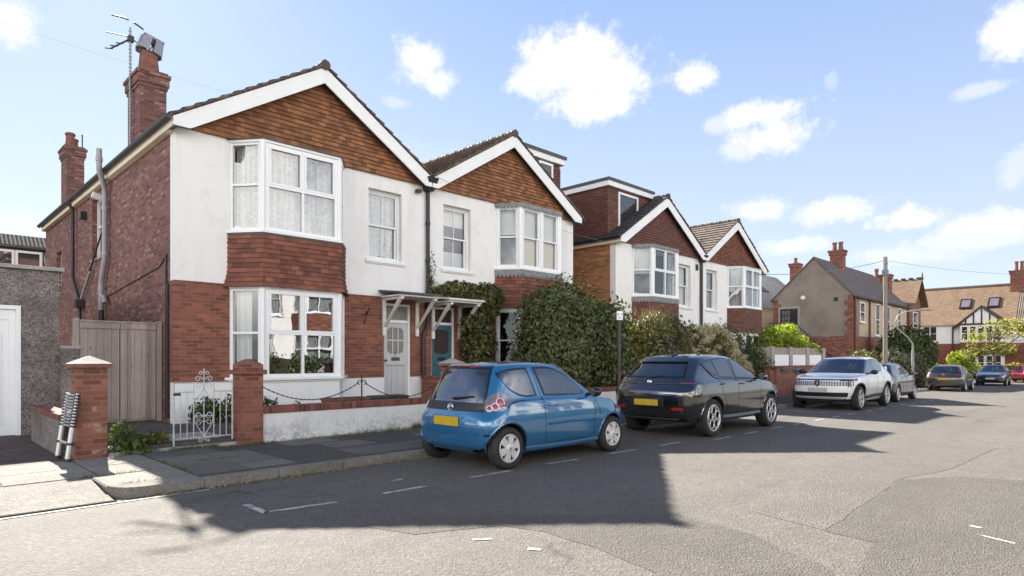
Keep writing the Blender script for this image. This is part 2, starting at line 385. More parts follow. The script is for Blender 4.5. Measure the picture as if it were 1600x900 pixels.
def asphalt():
    s = NT('asphalt'); p = s.pos()
    sp = s.n('TexVoronoi', {'Vector': p, 'Scale': 55.0}); r = s.n('SeparateXYZ', {0: sp.outputs[1]}).outputs[0]
    n1 = s.noise(p, 0.35, 6, 0.65); n2 = s.noise(p, 2.5, 8, 0.7); n3 = s.noise(p, 14, 5, 0.7)
    k = s.math('ADD', s.math('MULTIPLY', n1, 0.5), s.math('MULTIPLY', n2, 0.5))
    cc = s.ramp(k, [(0.3, (0.096, 0.085, 0.072)), (0.5, (0.122, 0.109, 0.093)), (0.72, (0.150, 0.135, 0.115))])
    cc = s.mix(0.6, cc, s.mix(1.0, cc, s.ramp(r, [(0.0, 0.6), (0.7, 1.05), (1.0, 1.7)]), 'MULTIPLY'))
    trk = s.noise(s.n('Mapping', {'Vector': p, 'Scale': (0.07, 0.9, 1)}).outputs[0], 1.0, 4, 0.6)
    cc = s.mix(s.ramp(trk, [(0.48, 0.0), (0.62, 0.5)]), cc, s.mix(1.0, cc, (0.74, 0.74, 0.75), 'MULTIPLY'))
    oil = s.ramp(s.noise(p, 1.7, 6, 0.7), [(0.64, 0.0), (0.74, 0.55)])
    cc = s.mix(oil, cc, (0.05, 0.047, 0.044))
    cc = s.mix(s.ramp(n3, [(0.62, 0.0), (0.8, 0.5)]), cc, (0.05, 0.047, 0.045))
    # old cracks
    cr = s.n('TexVoronoi', {'Vector': s.n('VectorMath', {0: p, 1: s.n('VectorMath', {0: s.n('TexNoise', {'Vector': p, 'Scale': 1.2, 'Detail': 5.0}).outputs[1], 1: (1.4, 1.4, 0)}, operation='MULTIPLY').outputs[0]}, operation='ADD').outputs[0], 'Scale': 0.22}, feature='DISTANCE_TO_EDGE').outputs[0]
    crk = s.math('MULTIPLY', s.ramp(cr, [(0.0, 1.0), (0.006, 0.0)]), s.ramp(s.noise(p, 0.5, 3), [(0.5, 0.0), (0.62, 0.8)]))
    cc = s.mix(crk, cc, (0.035, 0.033, 0.03))
    h = s.math('ADD', s.math('MULTIPLY', sp.outputs[0], 0.7), s.math('MULTIPLY', n3, 0.5))
    return s.pbsdf(cc, 0.85, s.bump(h, 0.9, 0.012))
M['asphalt'] = asphalt()
def asphalt_patch(name, a, b, sc=70.0):
    s = NT(name); p = s.pos()
    sp = s.n('TexVoronoi', {'Vector': p, 'Scale': sc}); r = s.n('SeparateXYZ', {0: sp.outputs[1]}).outputs[0]
    cc = s.mix(s.ramp(s.noise(p, 1.2, 8, 0.7), [(0.35, 0.0), (0.65, 1.0)]), a, b)
    cc = s.mix(0.55, cc, s.mix(1.0, cc, s.ramp(r, [(0.0, 0.6), (0.7, 1.05), (1.0, 1.7)]), 'MULTIPLY'))
    return s.pbsdf(cc, 0.9, s.bump(s.math('ADD', sp.outputs[0], s.noise(p, 12, 5)), 0.9, 0.014))
M['patch_dark'] = asphalt_patch('dark_asphalt_repair', (0.094, 0.085, 0.073), (0.118, 0.107, 0.092))
M['patch_mid'] = asphalt_patch('pale_asphalt_repair', (0.118, 0.107, 0.094), (0.138, 0.126, 0.110), 60.0)
M['pave_tar'] = asphalt_patch('dark_pavement', (0.066, 0.060, 0.056), (0.094, 0.086, 0.079), 110.0)
def slab():
    s = NT('paving_slab'); o = s.pos(); g = s.n('NewGeometry')
    r = g.outputs['Random Per Island']
    cc = s.mix(r, (0.095, 0.088, 0.08), (0.18, 0.165, 0.145))
    st = s.ramp(s.noise(o, 3.5, 8, 0.75), [(0.4, 0.0), (0.65, 1.0)])
    cc = s.mix(s.math('MULTIPLY', st, 0.5), cc, s.mix(1.0, cc, (0.6, 0.58, 0.55), 'MULTIPLY'))
    sp = s.n('TexVoronoi', {'Vector': o, 'Scale': 90.0}); q = s.n('SeparateXYZ', {0: sp.outputs[1]}).outputs[0]
    cc = s.mix(0.6, cc, s.mix(1.0, cc, s.ramp(q, [(0.0, 0.6), (0.7, 1.05), (1.0, 1.7)]), 'MULTIPLY'))
    return s.pbsdf(cc, 0.88, s.bump(s.noise(o, 60, 5), 0.4, 0.01))
M['slab'] = slab()
M['crossover'] = asphalt_patch('pale_concrete_crossover', (0.19, 0.175, 0.15), (0.27, 0.25, 0.215), 60.0)
M['kerb'] = asphalt_patch('kerb_stone', (0.17, 0.155, 0.135), (0.27, 0.25, 0.22), 80.0)
M['soil'] = asphalt_patch('soil', (0.05, 0.04, 0.03), (0.10, 0.08, 0.06), 30.0)
M['path_brown'] = asphalt_patch('worn_path', (0.07, 0.06, 0.058), (0.12, 0.10, 0.095), 60.0)
M['land'] = paint('land', (0.07, 0.075, 0.04), 0.95, var=0.3, scale=0.3)
M['pavers'] = brick_mat('block_paving', (0.075, 0.058, 0.055), (0.11, 0.085, 0.08), (0.04, 0.035, 0.03), bw=0.2, bh=0.1, ms=0.006)
def marking():
    s = NT('worn_road_paint'); p = s.pos()
    f = s.ramp(s.noise(p, 9, 8, 0.75), [(0.42, 0.0), (0.54, 1.0)])
    return s.pbsdf(s.mix(f, (0.17, 0.16, 0.145), (0.50, 0.49, 0.46)), 0.8)
M['marking'] = marking()
M['bark'] = paint('bark', (0.13, 0.10, 0.075), 0.9, var=0.35, scale=12, bump=0.6, bscale=40)
M['tyre'] = paint('tyre_rubber', (0.022, 0.021, 0.021), 0.8, var=0.3, scale=12)
M['alloy'] = paint('silver_wheel', (0.60, 0.60, 0.59), 0.35, 0.5, var=0.06)
M['alloy_pale'] = paint('pale_hubcap', (0.62, 0.61, 0.59), 0.4, 0.25, var=0.08)
M['chrome'] = paint('chrome', (0.62, 0.62, 0.63), 0.15, 1.0, var=0.02)
M['trim'] = paint('black_trim', (0.012, 0.012, 0.013), 0.3, var=0.1)
M['gap'] = paint('panel_gap', (0.004, 0.004, 0.004), 0.9, var=0.0)
M['well'] = paint('wheel_well', (0.008, 0.008, 0.008), 0.95, var=0.2)
M['seat'] = paint('dark_seat_cloth', (0.03, 0.03, 0.032), 0.9, var=0.2)
M['red_lens'] = paint('red_lens', (0.32, 0.012, 0.014), 0.08, var=0.15, **{'Coat Weight': 1.0})
M['clear_lens'] = paint('clear_lens', (0.27, 0.22, 0.24), 0.08, 0.4, var=0.2, **{'Coat Weight': 1.0})
M['dark_lens'] = paint('dark_lens', (0.05, 0.05, 0.055), 0.06, 0.3, var=0.2, **{'Coat Weight': 1.0})
M['pink_lens'] = paint('pink_lens', (0.33, 0.06, 0.10), 0.08, var=0.2, **{'Coat Weight': 1.0})
M['white_ring'] = paint('white_ring', (0.75, 0.72, 0.72), 0.3, var=0.05)
M['plate_yellow'] = paint('yellow_plate', (0.52, 0.36, 0.02), 0.4, var=0.12, scale=4)
M['plate_pale'] = paint('pale_plate', (0.42, 0.42, 0.43), 0.4, var=0.08)
M['car_glass'] = glass_mat('car_glass', (0.5, 0.53, 0.54), 1.6, 0.15, 0)
M['car_glass_dark'] = glass_mat('privacy_glass', (0.12, 0.125, 0.13), 1.6, 0.14, 0)
# ------------------------------------------------------------------ house kit
SL = 0.62; HW = 6.18; RX = HW / 2; ZR = 8.21; EO = 0.14; ZE = ZR - (RX + EO) * SL
def zroof(x): return ZR - abs(x - RX) * SL

def window(parent, F, u0, v0, w, h, cols=(1,), rows=(1,), pane='glass', curtain=None, fr=0.055, dep=0.07, sash=False, bars=False, mat='upvc',
           sill=None, xf=None, open_rows=(), cur_d=-0.16, cur_span=None, pane_name='pane'):
    mb = MB(xf); pb = MB(xf); u1, v1 = u0 + w, v0 + h
    fbox(mb, F, u0, u0 + fr, v0, v1, -dep, 0); fbox(mb, F, u1 - fr, u1, v0, v1, -dep, 0)
    fbox(mb, F, u0 + fr, u1 - fr, v0, v0 + fr, -dep, -0.002); fbox(mb, F, u0 + fr, u1 - fr, v1 - fr, v1, -dep, -0.002)
    iu0, iu1, iv0, iv1 = u0 + fr, u1 - fr, v0 + fr, v1 - fr
    if sash:
        vm = iv0 + (iv1 - iv0) * 0.5; s = 0.042
        for k, (a, b, d) in enumerate(((iv0, vm + 0.02, -0.065), (vm - 0.02, iv1, -0.025))):
            fbox(mb, F, iu0, iu0 + s, a, b, d - 0.035, d); fbox(mb, F, iu1 - s, iu1, a, b, d - 0.035, d)
            fbox(mb, F, iu0 + s, iu1 - s, a, a + s, d - 0.035, d + 0.001); fbox(mb, F, iu0 + s, iu1 - s, b - s, b, d - 0.035, d + 0.001)
            if bars:
                c = (iu0 + iu1) / 2; fbox(mb, F, c - 0.011, c + 0.011, a + s, b - s, d - 0.03, d - 0.004)
            pb.quad(F.p(iu0 + s, a + s, d - 0.02), F.p(iu1 - s, a + s, d - 0.02), F.p(iu1 - s, b - s, d - 0.02), F.p(iu0 + s, b - s, d - 0.02))
    else:
        tc, tr = sum(cols), sum(rows); m = fr * 0.85
        us = [iu0]; vs = [iv0]
        for c in cols: us.append(us[-1] + (iu1 - iu0) * c / tc)
        for r in rows: vs.append(vs[-1] + (iv1 - iv0) * r / tr)
        for u in us[1:-1]: fbox(mb, F, u - m / 2, u + m / 2, iv0, iv1, -dep, -0.004)
        for v in vs[1:-1]: fbox(mb, F, iu0, iu1, v - m / 2, v + m / 2, -dep, 0.006)
        for i in range(len(us) - 1):
            for j in range(len(vs) - 1):
                a0 = us[i] + (m / 2 if i else 0); a1 = us[i + 1] - (m / 2 if i < len(us) - 2 else 0)
                b0 = vs[j] + (m / 2 if j else 0); b1 = vs[j + 1] - (m / 2 if j < len(vs) - 2 else 0)
                if j in open_rows:
                    q = 0.042
                    fbox(mb, F, a0, a0 + q, b0, b1, -0.05, 0.014); fbox(mb, F, a1 - q, a1, b0, b1, -0.05, 0.014)
                    fbox(mb, F, a0 + q, a1 - q, b0, b0 + q, -0.05, 0.013); fbox(mb, F, a0 + q, a1 - q, b1 - q, b1, -0.05, 0.013)
                    a0 += q; a1 -= q; b0 += q; b1 -= q
                pb.quad(F.p(a0, b0, -0.035), F.p(a1, b0, -0.035), F.p(a1, b1, -0.035), F.p(a0, b1, -0.035))
    o = build(mb, 'window', M[mat], parent)
    build(pb, pane_name, M[pane], o)
    if curtain:
        kinds = curtain if isinstance(curtain, list) else [curtain]
        for kd in kinds:
            cb = MB(xf); mt = kd if isinstance(kd, str) else kd[0]
            ca, cbv = (0.0, 1.0) if isinstance(kd, str) else kd[1]
            h0, h1 = (0.0, 1.0) if isinstance(kd, str) or len(kd) < 3 else kd[2]
            n = max(8, int((iu1 - iu0) * 60)); pts = []
            flat = mt.startswith('blind')
            for k in range(n + 1):
                u = iu0 + (iu1 - iu0) * (ca + (cbv - ca) * k / n)
                d = cur_d + (0 if flat else 0.022 * math.sin(u * 47) + 0.012 * math.sin(u * 91 + 1))
                pts.append((F.p(u, iv0 + (iv1 - iv0) * h0, d), F.p(u, iv0 + (iv1 - iv0) * h1, d)))
            V = [p for q in pts for p in q]
            cb.add(V, [(2 * k, 2 * k + 2, 2 * k + 3, 2 * k + 1) for k in range(n)])
            build(cb, 'blind' if flat else 'curtain', M[mt], o, smooth=180, recalc=False)
    if sill:
        sb = MB(xf); a, t, e, mtl = sill
        fbox(sb, F, u0 - e, u1 + e, v0 - t, v0 - 0.001, -0.05, a)
        if t > 0.07: fbox(sb, F, u0 - e + 0.03, u1 + e - 0.03, v0 - t - 0.03, v0 - t, -0.05, a - 0.03)
        build(sb, 'sill', M[mtl], o, bevel=0.006)
    return o

def bay_poly(bx, e):
    """canted bay outline widened by e (splay direction dx .44, dy -.6)"""
    k = 0.44 / 0.6; L = math.hypot(0.44, 0.6)
    p0, p1, p2, p3 = 1.08 + bx, 1.52 + bx, 3.29 + bx, 3.73 + bx
    s = e * L / 0.6                      # splay line moved out by e shifts its x at y=0 by this
    return [(p0 - s, 0), (p1 - s + e * k, -0.6 - e), (p2 + s - e * k, -0.6 - e), (p3 + s, 0)]

def bay_ring(mb, bx, z0, z1, e0, e1):
    a = bay_poly(bx, e0); b = bay_poly(bx, e1)
    for i in range(3):
        mb.quad((*a[i], z0), (*a[i + 1], z0), (*b[i + 1], z1), (*b[i], z1))
def bay_slab(mb, bx, z0, z1, e):
    p = bay_poly(bx, e); mb.prism([(x, y, z0) for x, y in p], (0, 0, z1 - z0))

def tile_rows_bay(mb, bx, z0, n, g, flare):
    for i in range(n):
        z = z0 + i * g
        f = lambda q: 0.035 + flare * max(0.0, 1 - (q - z0) / 0.45) ** 2
        bay_ring(mb, bx, z, z + g + 0.004, f(z) + 0.022, f(z + g) + 0.004)
        bay_ring(mb, bx, z - 0.0005, z + 0.0005, f(z) - 0.02, f(z) + 0.022)

def scallop(mb, bx, ztop, h, e):
    p = bay_poly(bx, e)
    for i in range(3):
        a, b = Vector((*p[i], 0)), Vector((*p[i + 1], 0)); n = max(3, int((b - a).length / 0.105)); m = 6
        for k in range(n):
            for q in range(m):
                t0, t1 = q / m, (q + 1) / m
                d0 = h * (0.55 + 0.45 * math.sin(math.pi * t0)); d1 = h * (0.55 + 0.45 * math.sin(math.pi * t1))
                c0 = a.lerp(b, (k + t0) / n); c1 = a.lerp(b, (k + t1) / n)
                mb.quad((c0.x, c0.y, ztop - d0), (c1.x, c1.y, ztop - d1), (c1.x, c1.y, ztop), (c0.x, c0.y, ztop))

def roof_rows(mb, xa, za, xb, zb, y0, y1, n, th=0.05):
    """tile courses from the eave (xa,za) up to the ridge (xb,zb), each a wedge running along y"""
    d = Vector((xb - xa, 0, zb - za)); L = d.length; d /= L
    nn = Vector((-d.z, 0, d.x)); nn = nn if nn.z > 0 else -nn
    A = Vector((xa, 0, za))
    for i in range(n):
        p = A + d * (L * i / n - (0.02 if i else 0)); q = A + d * (L * (i + 1) / n)
        poly = [p, q, q + nn * (th * 0.35), p + nn * th]
        jit = 0.012 * math.sin(i * 5.1)
        mb.prism([(v.x, y0 + jit, v.z) for v in poly], (0, y1 - y0, 0))

def chimney(parent, cx0, cx1, cy0, cy1, zb, zt, mat, pots, xf=None):
    mb = MB(xf)
    mb.box(cx0, cx1, cy0, cy1, zb, zt - 0.42)
    for a, b, e in ((0.42, 0.34, 0.025), (0.34, 0.14, 0.055), (0.14, 0.06, 0.085), (0.06, 0.0, 0.03)):
        mb.box(cx0 - e, cx1 + e, cy0 - e, cy1 + e, zt - a, zt - b)
    c = build(mb, 'chimney', M[mat], parent)
    for (px, py, r, h) in pots:
        pb = MB(xf)
        pb.lathe([(r * 0.2, -0.02), (r * 1.25, -0.02), (r * 1.25, 0.05), (r * 1.02, 0.1), (r * 0.9, h * 0.8), (r * 1.12, h * 0.83), (r * 1.12, h * 0.93), (r * 0.95, h), (r * 0.7, h), (r * 0.7, h * 0.6)], (px, py, zt), n=14)
        build(pb, 'chimney_pot', M['terracotta'], c, smooth=40)
    return c

def house(label, x0, y0, zoff, st, rotz=0, group=None):
    mir = st.get('mirror', False); W = HW; D = st.get('depth', 14.0)
    xf = (lambda p: (W - p[0], p[1], p[2])) if mir else None
    t = thing('house', label, 'house', (x0, y0, zoff), rotz, group)
    bx = st.get('bay_x', 0.0); su = st.get('sash_u', 4.42); du = st.get('door_u', 4.88)
    F = Fr((0, 0, 0), (1, 0, 0), (0, -1, 0))
    P = bay_poly(bx, 0)
    ffh = (P[0][0] + 0.1, P[3][0] - 0.1, 4.3, 5.95); gfh = (P[0][0] + 0.1, P[3][0] - 0.1, 1.15, 2.9)
    sh = (su, su + 0.99, 3.98, 5.74); dh = (du, du + 0.85, 0.25, 2.91)
    # walls
    w = MB(xf); panel(w, F, 0, W, 3.06, 6.12, [ffh, sh], -0.25, 0); build(w, 'rendered_wall', M['white_render'], t)
    w = MB(xf); panel(w, F, 0.0, W, 1.02, 3.057, [gfh, dh], -0.25, -0.012); build(w, 'brick_wall', M[st.get('gf_wall', 'brick_red')], t)
    w = MB(xf); panel(w, F, 0, W, -0.7, 1.017, [(dh[0], dh[1], 0.25, 1.3)], -0.25, 0.012); build(w, 'plinth', M['white_plinth'], t)
    S = Fr((0, 0.0, 0), (0, 1, 0), (-1, 0, 0))
    w = MB(xf); sw = st.get('side_windows', [])
    panel(w, S, 0.252, D, -0.7, 6.1, sw, -0.25, 0); build(w, 'side_wall', M[st.get('side', 'brick_old')], t)
    if not sw:
        pass
    for (a, b, c, d) in sw:
        window(t, Fr((0.12, 0, 0), (0, 1, 0), (-1, 0, 0)), a, c, b - a, d - c, (1,), (1.2, 1), curtain='blind', xf=xf, sill=(0.16, 0.06, 0.05, 'concrete'))
    w = MB(xf); w.box(0.25, W, D - 0.25, D, -0.7, 6.1); w.box(W - 0.12, W - 0.003, 0.252, D - 0.25, -0.7, 6.1); build(w, 'rear_wall', M['brick_old'], t)
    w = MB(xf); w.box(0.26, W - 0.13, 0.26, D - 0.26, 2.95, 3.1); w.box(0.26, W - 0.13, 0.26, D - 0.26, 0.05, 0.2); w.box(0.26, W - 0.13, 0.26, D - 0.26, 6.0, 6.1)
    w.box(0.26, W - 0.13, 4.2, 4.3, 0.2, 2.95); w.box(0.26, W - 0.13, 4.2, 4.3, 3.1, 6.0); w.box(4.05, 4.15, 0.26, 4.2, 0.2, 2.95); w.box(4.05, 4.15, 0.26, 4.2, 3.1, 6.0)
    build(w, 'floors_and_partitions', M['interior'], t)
    w = MB(xf); w.prism([(0, 0.002, 6.121), (W, 0.002, 6.121), (W, 0.002, 6.2), (RX, 0.002, ZR - 0.12), (0, 0.002, zroof(0) - 0.12)], (0, 0.2, 0)); build(w, 'gable_wall', M['brick_red'], t)
    # hung tiles on the gable
    w = MB(xf); g = 0.1; i = 0
    while True:
        z = 6.1 + i * g; zt = z + g
        xl, xr = RX - (ZR - 0.25 - z) / SL, RX + (ZR - 0.25 - z) / SL
        xl2, xr2 = RX - (ZR - 0.25 - zt) / SL, RX + (ZR - 0.25 - zt) / SL
        if xr2 - xl2 < 0.05: break
        xl, xr = max(xl, 0.02), min(xr, W - 0.02); xl2, xr2 = max(xl2, 0.02), min(xr2, W - 0.02)
        wob = 0.004 * math.sin(i * 7.7)
        w.hexa([(xl, -0.085 + wob, z), (xr, -0.085 + wob, z), (xr, 0, z), (xl, 0, z)], [(xl2, -0.058, zt + 0.003), (xr2, -0.058, zt + 0.003), (xr2, 0, zt + 0.003), (xl2, 0, zt + 0.003)])
        i += 1
    build(w, 'hung_tiles', M[st['gable']], t)
    # roof
    w = MB(xf); yv = -0.33; yb = D + 0.15
    w.prism([(-EO, yv + 0.04, ZE - 0.03), (RX, yv + 0.04, ZR - 0.03), (RX, yv + 0.04, ZR), (-EO, yv + 0.04, ZE)], (0, yb - yv, 0))
    w.prism([(W + 0.0, yv + 0.04, zroof(W) - 0.03), (W, yv + 0.04, zroof(W)), (RX, yv + 0.04, ZR), (RX, yv + 0.04, ZR - 0.03)], (0, yb - yv, 0))
    roof_rows(w, -EO - 0.02, ZE - 0.012, RX, ZR, yv, yb, 13, 0.06)
    roof_rows(w, W, zroof(W), RX, ZR, yv, yb, 12, 0.06)
    # ridge tiles
    for k in range(int((yb - yv) / 0.45)):
        a = yv - 0.02 + k * 0.45
        w.tube([(RX, a, ZR + 0.015), (RX, a + 0.455, ZR + 0.005)], [0.115, 0.105], 10)
    roof = build(w, 'roof', M[st['roof']], t)
    # barge boards and soffit
    w = MB(xf); V = 0.36
    for sgn in (0, 1):
        xe = -EO + 0.03 if sgn == 0 else W - 0.015
        zt0 = zroof(xe) - 0.035
        lo = max(zt0 - V, 6.03); xk = RX - (ZR - 0.035 - V - lo) / SL if sgn == 0 else RX + (ZR - 0.035 - V - lo) / SL
        poly = [(xe, zt0), (RX, ZR - 0.035), (RX, ZR - 0.035 - V), (xk, lo), (xe, lo)]
        w.prism([(x, -0.30, z) for x, z in poly], (0, 0.035, 0))
    build(w, 'barge_board', M['white_wood'], t)
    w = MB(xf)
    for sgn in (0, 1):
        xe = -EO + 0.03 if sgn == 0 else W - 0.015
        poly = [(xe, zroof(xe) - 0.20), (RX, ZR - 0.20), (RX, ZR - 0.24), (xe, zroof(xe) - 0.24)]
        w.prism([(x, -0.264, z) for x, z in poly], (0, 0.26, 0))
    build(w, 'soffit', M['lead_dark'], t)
    w = MB(xf); w.box(-EO + 0.01, -EO + 0.035, -0.26, D, 6.0, ZE - 0.035); w.box(-EO + 0.036, -0.001, 0.0, D, 6.0, 6.02); build(w, 'fascia', M['cream'], t)
    w = MB(xf)
    n = 8; prof = [(-EO - 0.05 + 0.06 * math.cos(math.pi + math.pi * k / n), ZE - 0.03 + 0.06 * math.sin(math.pi + math.pi * k / n)) for k in range(n + 1)] + [(-EO + 0.005, ZE - 0.015), (-EO - 0.115, ZE - 0.015)]
    w.prism([(x, -0.34, z) for x, z in prof], (0, D + 0.4, 0))
    build(w, 'gutter', M['black_plastic'], t)
    # first-floor sash
    Fs = Fr((0, 0.13, 0), (1, 0, 0), (0, -1, 0))
    window(t, Fs, sh[0], sh[2], 0.99, 1.76, sash=True, bars=st.get('sash_bars', True), curtain=st.get('sash_cur', 'lace'), mat='white_wood', sill=(0.20, 0.085, 0.1, 'white_wood'), xf=xf)
    # bays
    for lvl, (z0, z1) in (('ff', (4.18, 6.02)), ('gf', (1.10, 2.97))):
        h = z1 - z0; style = st.get(lvl, 'casement')
        for i in range(3):
            a, b = Vector((*P[i], 0)), Vector((*P[i + 1], 0)); U = (b - a).normalized(); N = Vector((U.y, -U.x, 0))
            L = (b - a).length; Fb = Fr(a, U, N)
            cur = st.get(lvl + '_cur', ['lace'])[i % len(st.get(lvl + '_cur', ['lace']))] if isinstance(st.get(lvl + '_cur'), list) else st.get(lvl + '_cur')
            pn = st.get(lvl + '_glass', 'glass') if i == 1 else 'glass'
            m0 = 0.0 if i == 0 else 0.06; m1 = 0.0 if i == 2 else 0.06
            if style == 'casement':
                window(t, Fb, m0, z0, L - m0 - m1, h, (1, 1) if i == 1 else (1,), (1.08, 1) if lvl == 'ff' else (1, 1), pn, cur, xf=xf, open_rows=(1,) if i == 1 else (), fr=0.07 if i == 1 else 0.055)
            else:
                if i == 1:
                    half = (L - m0 - m1) / 2
                    window(t, Fb, m0, z0, half - 0.03, h, sash=True, curtain=cur, mat='white_wood', xf=xf, fr=0.065)
                    window(t, Fb, m0 + half + 0.03, z0, half - 0.03, h, sash=True, curtain=cur, mat='white_wood', xf=xf, fr=0.065)
                else:
                    window(t, Fb, m0, z0, L - m0 - m1, h, sash=True, curtain=cur, mat='white_wood', xf=xf, fr=0.065)
        w = MB(xf)
        for (px, py) in (P[1], P[2]):
            w.tube([(px, py + 0.035, z0), (px, py + 0.035, z1)], 0.075, 8)
        if style == 'sash':
            c = (P[1][0] + P[2][0]) / 2; w.box(c - 0.05, c + 0.05, -0.63, -0.52, z0, z1)
        w.box(P[0][0] - 0.01, P[0][0] + 0.05, -0.03, 0.05, z0, z1); w.box(P[3][0] - 0.05, P[3][0] + 0.01, -0.03, 0.05, z0, z1)
        bay_slab(w, bx, z1, z1 + 0.05, 0.03)
        build(w, 'bay_post', M['upvc'], t)
        w = MB(xf); bay_slab(w, bx, z0 - 0.055, z0 - 0.001, 0.075 if lvl == 'ff' else 0.09)
        if lvl == 'gf': bay_slab(w, bx, z0 - 0.10, z0 - 0.056, 0.03)
        build(w, 'bay_sill', M['white_wood'], t)
    w = MB(xf); bay_slab(w, bx, 6.071, 6.095, 0.06); build(w, 'bay_roof', M['lead_dark'] if not st.get('scallop') else M['lead'], t)
    w = MB(xf); bay_slab(w, bx, 4.085, 4.124, 0.055); build(w, 'bay_flashing', M['lead_dark'] if not st.get('scallop') else M['lead'], t)
    if st.get('scallop'):
        for zz, hh, ee in ((6.09, 0.15, 0.064), (4.12, 0.22, 0.066)):
            w = MB(xf); scallop(w, bx, zz, hh, ee); build(w, 'scalloped_lead', M['lead'], t)
    w = MB(xf); tile_rows_bay(w, bx, 3.0, 11, 0.1, 0.075); build(w, 'bay_hung_tiles', M[st['apron']], t)
    w = MB(xf); bay_slab(w, bx, 3.021, 4.084, 0.0); build(w, 'bay_core', M['interior'], t)
    w = MB(xf); bay_slab(w, bx, -0.5, 0.999, 0.0); build(w, 'bay_base', M['white_plinth'], t)
    w = MB(xf)
    p = bay_poly(bx, 0.0)
    # door
    Fd = Fr((0, 0.10, 0), (1, 0, 0), (0, -1, 0)); d0, d1 = du, du + 0.85
    w = MB(xf)
    fbox(w, Fd, d0, d0 + 0.06, 0.3, 2.91, -0.1, 0); fbox(w, Fd, d1 - 0.06, d1, 0.3, 2.91, -0.1, 0.02); fbox(w, Fd, d0 + 0.06, d1 - 0.06, 2.85, 2.91, -0.1, 0); fbox(w, Fd, d0 + 0.06, d1 - 0.06, 2.42, 2.49, -0.1, 0.004)
    fbox(w, Fd, d0, d1, 0.24, 0.30, -0.1, 0.2)
    dfm = build(w, 'door_frame', M['white_wood'], t)
    w = MB(xf); w.quad(Fd.p(d0 + 0.06, 2.49, -0.05), Fd.p(d1 - 0.06, 2.49, -0.05), Fd.p(d1 - 0.06, 2.85, -0.05), Fd.p(d0 + 0.06, 2.85, -0.05)); build(w, 'fanlight', M[st.get('fan', 'obscure')], dfm)
    a, b = d0 + 0.062, d1 - 0.062; c = (a + b) / 2; dm = M[st.get('door', 'door_grey')]
    w = MB(xf); fbox(w, Fd, a, b, 0.30, 2.42, -0.08, -0.05)
    fbox(w, Fd, a, a + 0.11, 0.30, 2.42, -0.05, -0.03); fbox(w, Fd, b - 0.11, b, 0.30, 2.42, -0.05, -0.03)
    fbox(w, Fd, a + 0.11, b - 0.11, 0.30, 0.52, -0.05, -0.031); fbox(w, Fd, a + 0.11, b - 0.11, 1.36, 1.62, -0.05, -0.031); fbox(w, Fd, a + 0.11, b - 0.11, 2.30, 2.42, -0.05, -0.031)
    for k in (1, 2):
        u = a + 0.11 + (b - a - 0.22) * k / 3; fbox(w, Fd, u - 0.035, u + 0.035, 0.52, 1.36, -0.05, -0.032)
    # moulded drip shelf and rounded corners of the glazed panel
    fbox(w, Fd, a + 0.05, b - 0.05, 1.33, 1.37, -0.03, -0.005)
    for cu, sg in ((a + 0.11, 1), (b - 0.11, -1)):
        for cv, sv in ((1.62, 1), (2.30, -1)):
            r = 0.15; pts = [F0 for F0 in [Fd.p(cu, cv, -0.05), Fd.p(cu + sg * r, cv, -0.05)] + [Fd.p(cu + sg * r * (1 - math.sin(q * math.pi / 10)), cv + sv * r * (1 - math.cos(q * math.pi / 10)) * 0.8, -0.05) for q in range(1, 5)] + [Fd.p(cu, cv + sv * r * 0.8, -0.05)]]
            w.prism(pts, (0, -0.018, 0))
    door = build(w, 'door', dm, t)
    w = MB(xf); w.quad(Fd.p(a + 0.1, 1.6, -0.046), Fd.p(b - 0.1, 1.6, -0.046), Fd.p(b - 0.1, 2.32, -0.046), Fd.p(a + 0.1, 2.32, -0.046)); build(w, 'pane', M[st.get('door_glass', 'obscure')], door)
    if st.get('door_bars', True):
        w = MB(xf)
        for k in (1, 2):
            u = a + 0.11 + (b - a - 0.22) * k / 3; fbox(w, Fd, u - 0.016, u + 0.016, 1.62, 2.30, -0.045, -0.028)
        fbox(w, Fd, a + 0.11, b - 0.11, 1.95, 1.985, -0.045, -0.029); build(w, 'glazing_bar', dm, door)
    w = MB(xf); fbox(w, Fd, c - 0.13, c + 0.13, 1.44, 1.53, -0.03, -0.018); build(w, 'letter_plate', M[st.get('letter', 'lead_dark')], door, bevel=0.004)
    w = MB(xf); w.lathe([(0.0, 0), (0.02, 0), (0.03, -0.02), (0.03, -0.045), (0.0, -0.055)], (a + 0.055, 0.10 + 0.03, 1.45), 'y', 10); build(w, 'handle', M['black_iron'], door, smooth=60)
    if st.get('number'):
        w = MB(); text_mesh(w, st['number'], 0.15, Fd, c, 1.585, -0.027); build(w, 'door_number', M['black_iron'], door)
    # canopy on two brackets
    can = st.get('canopy')
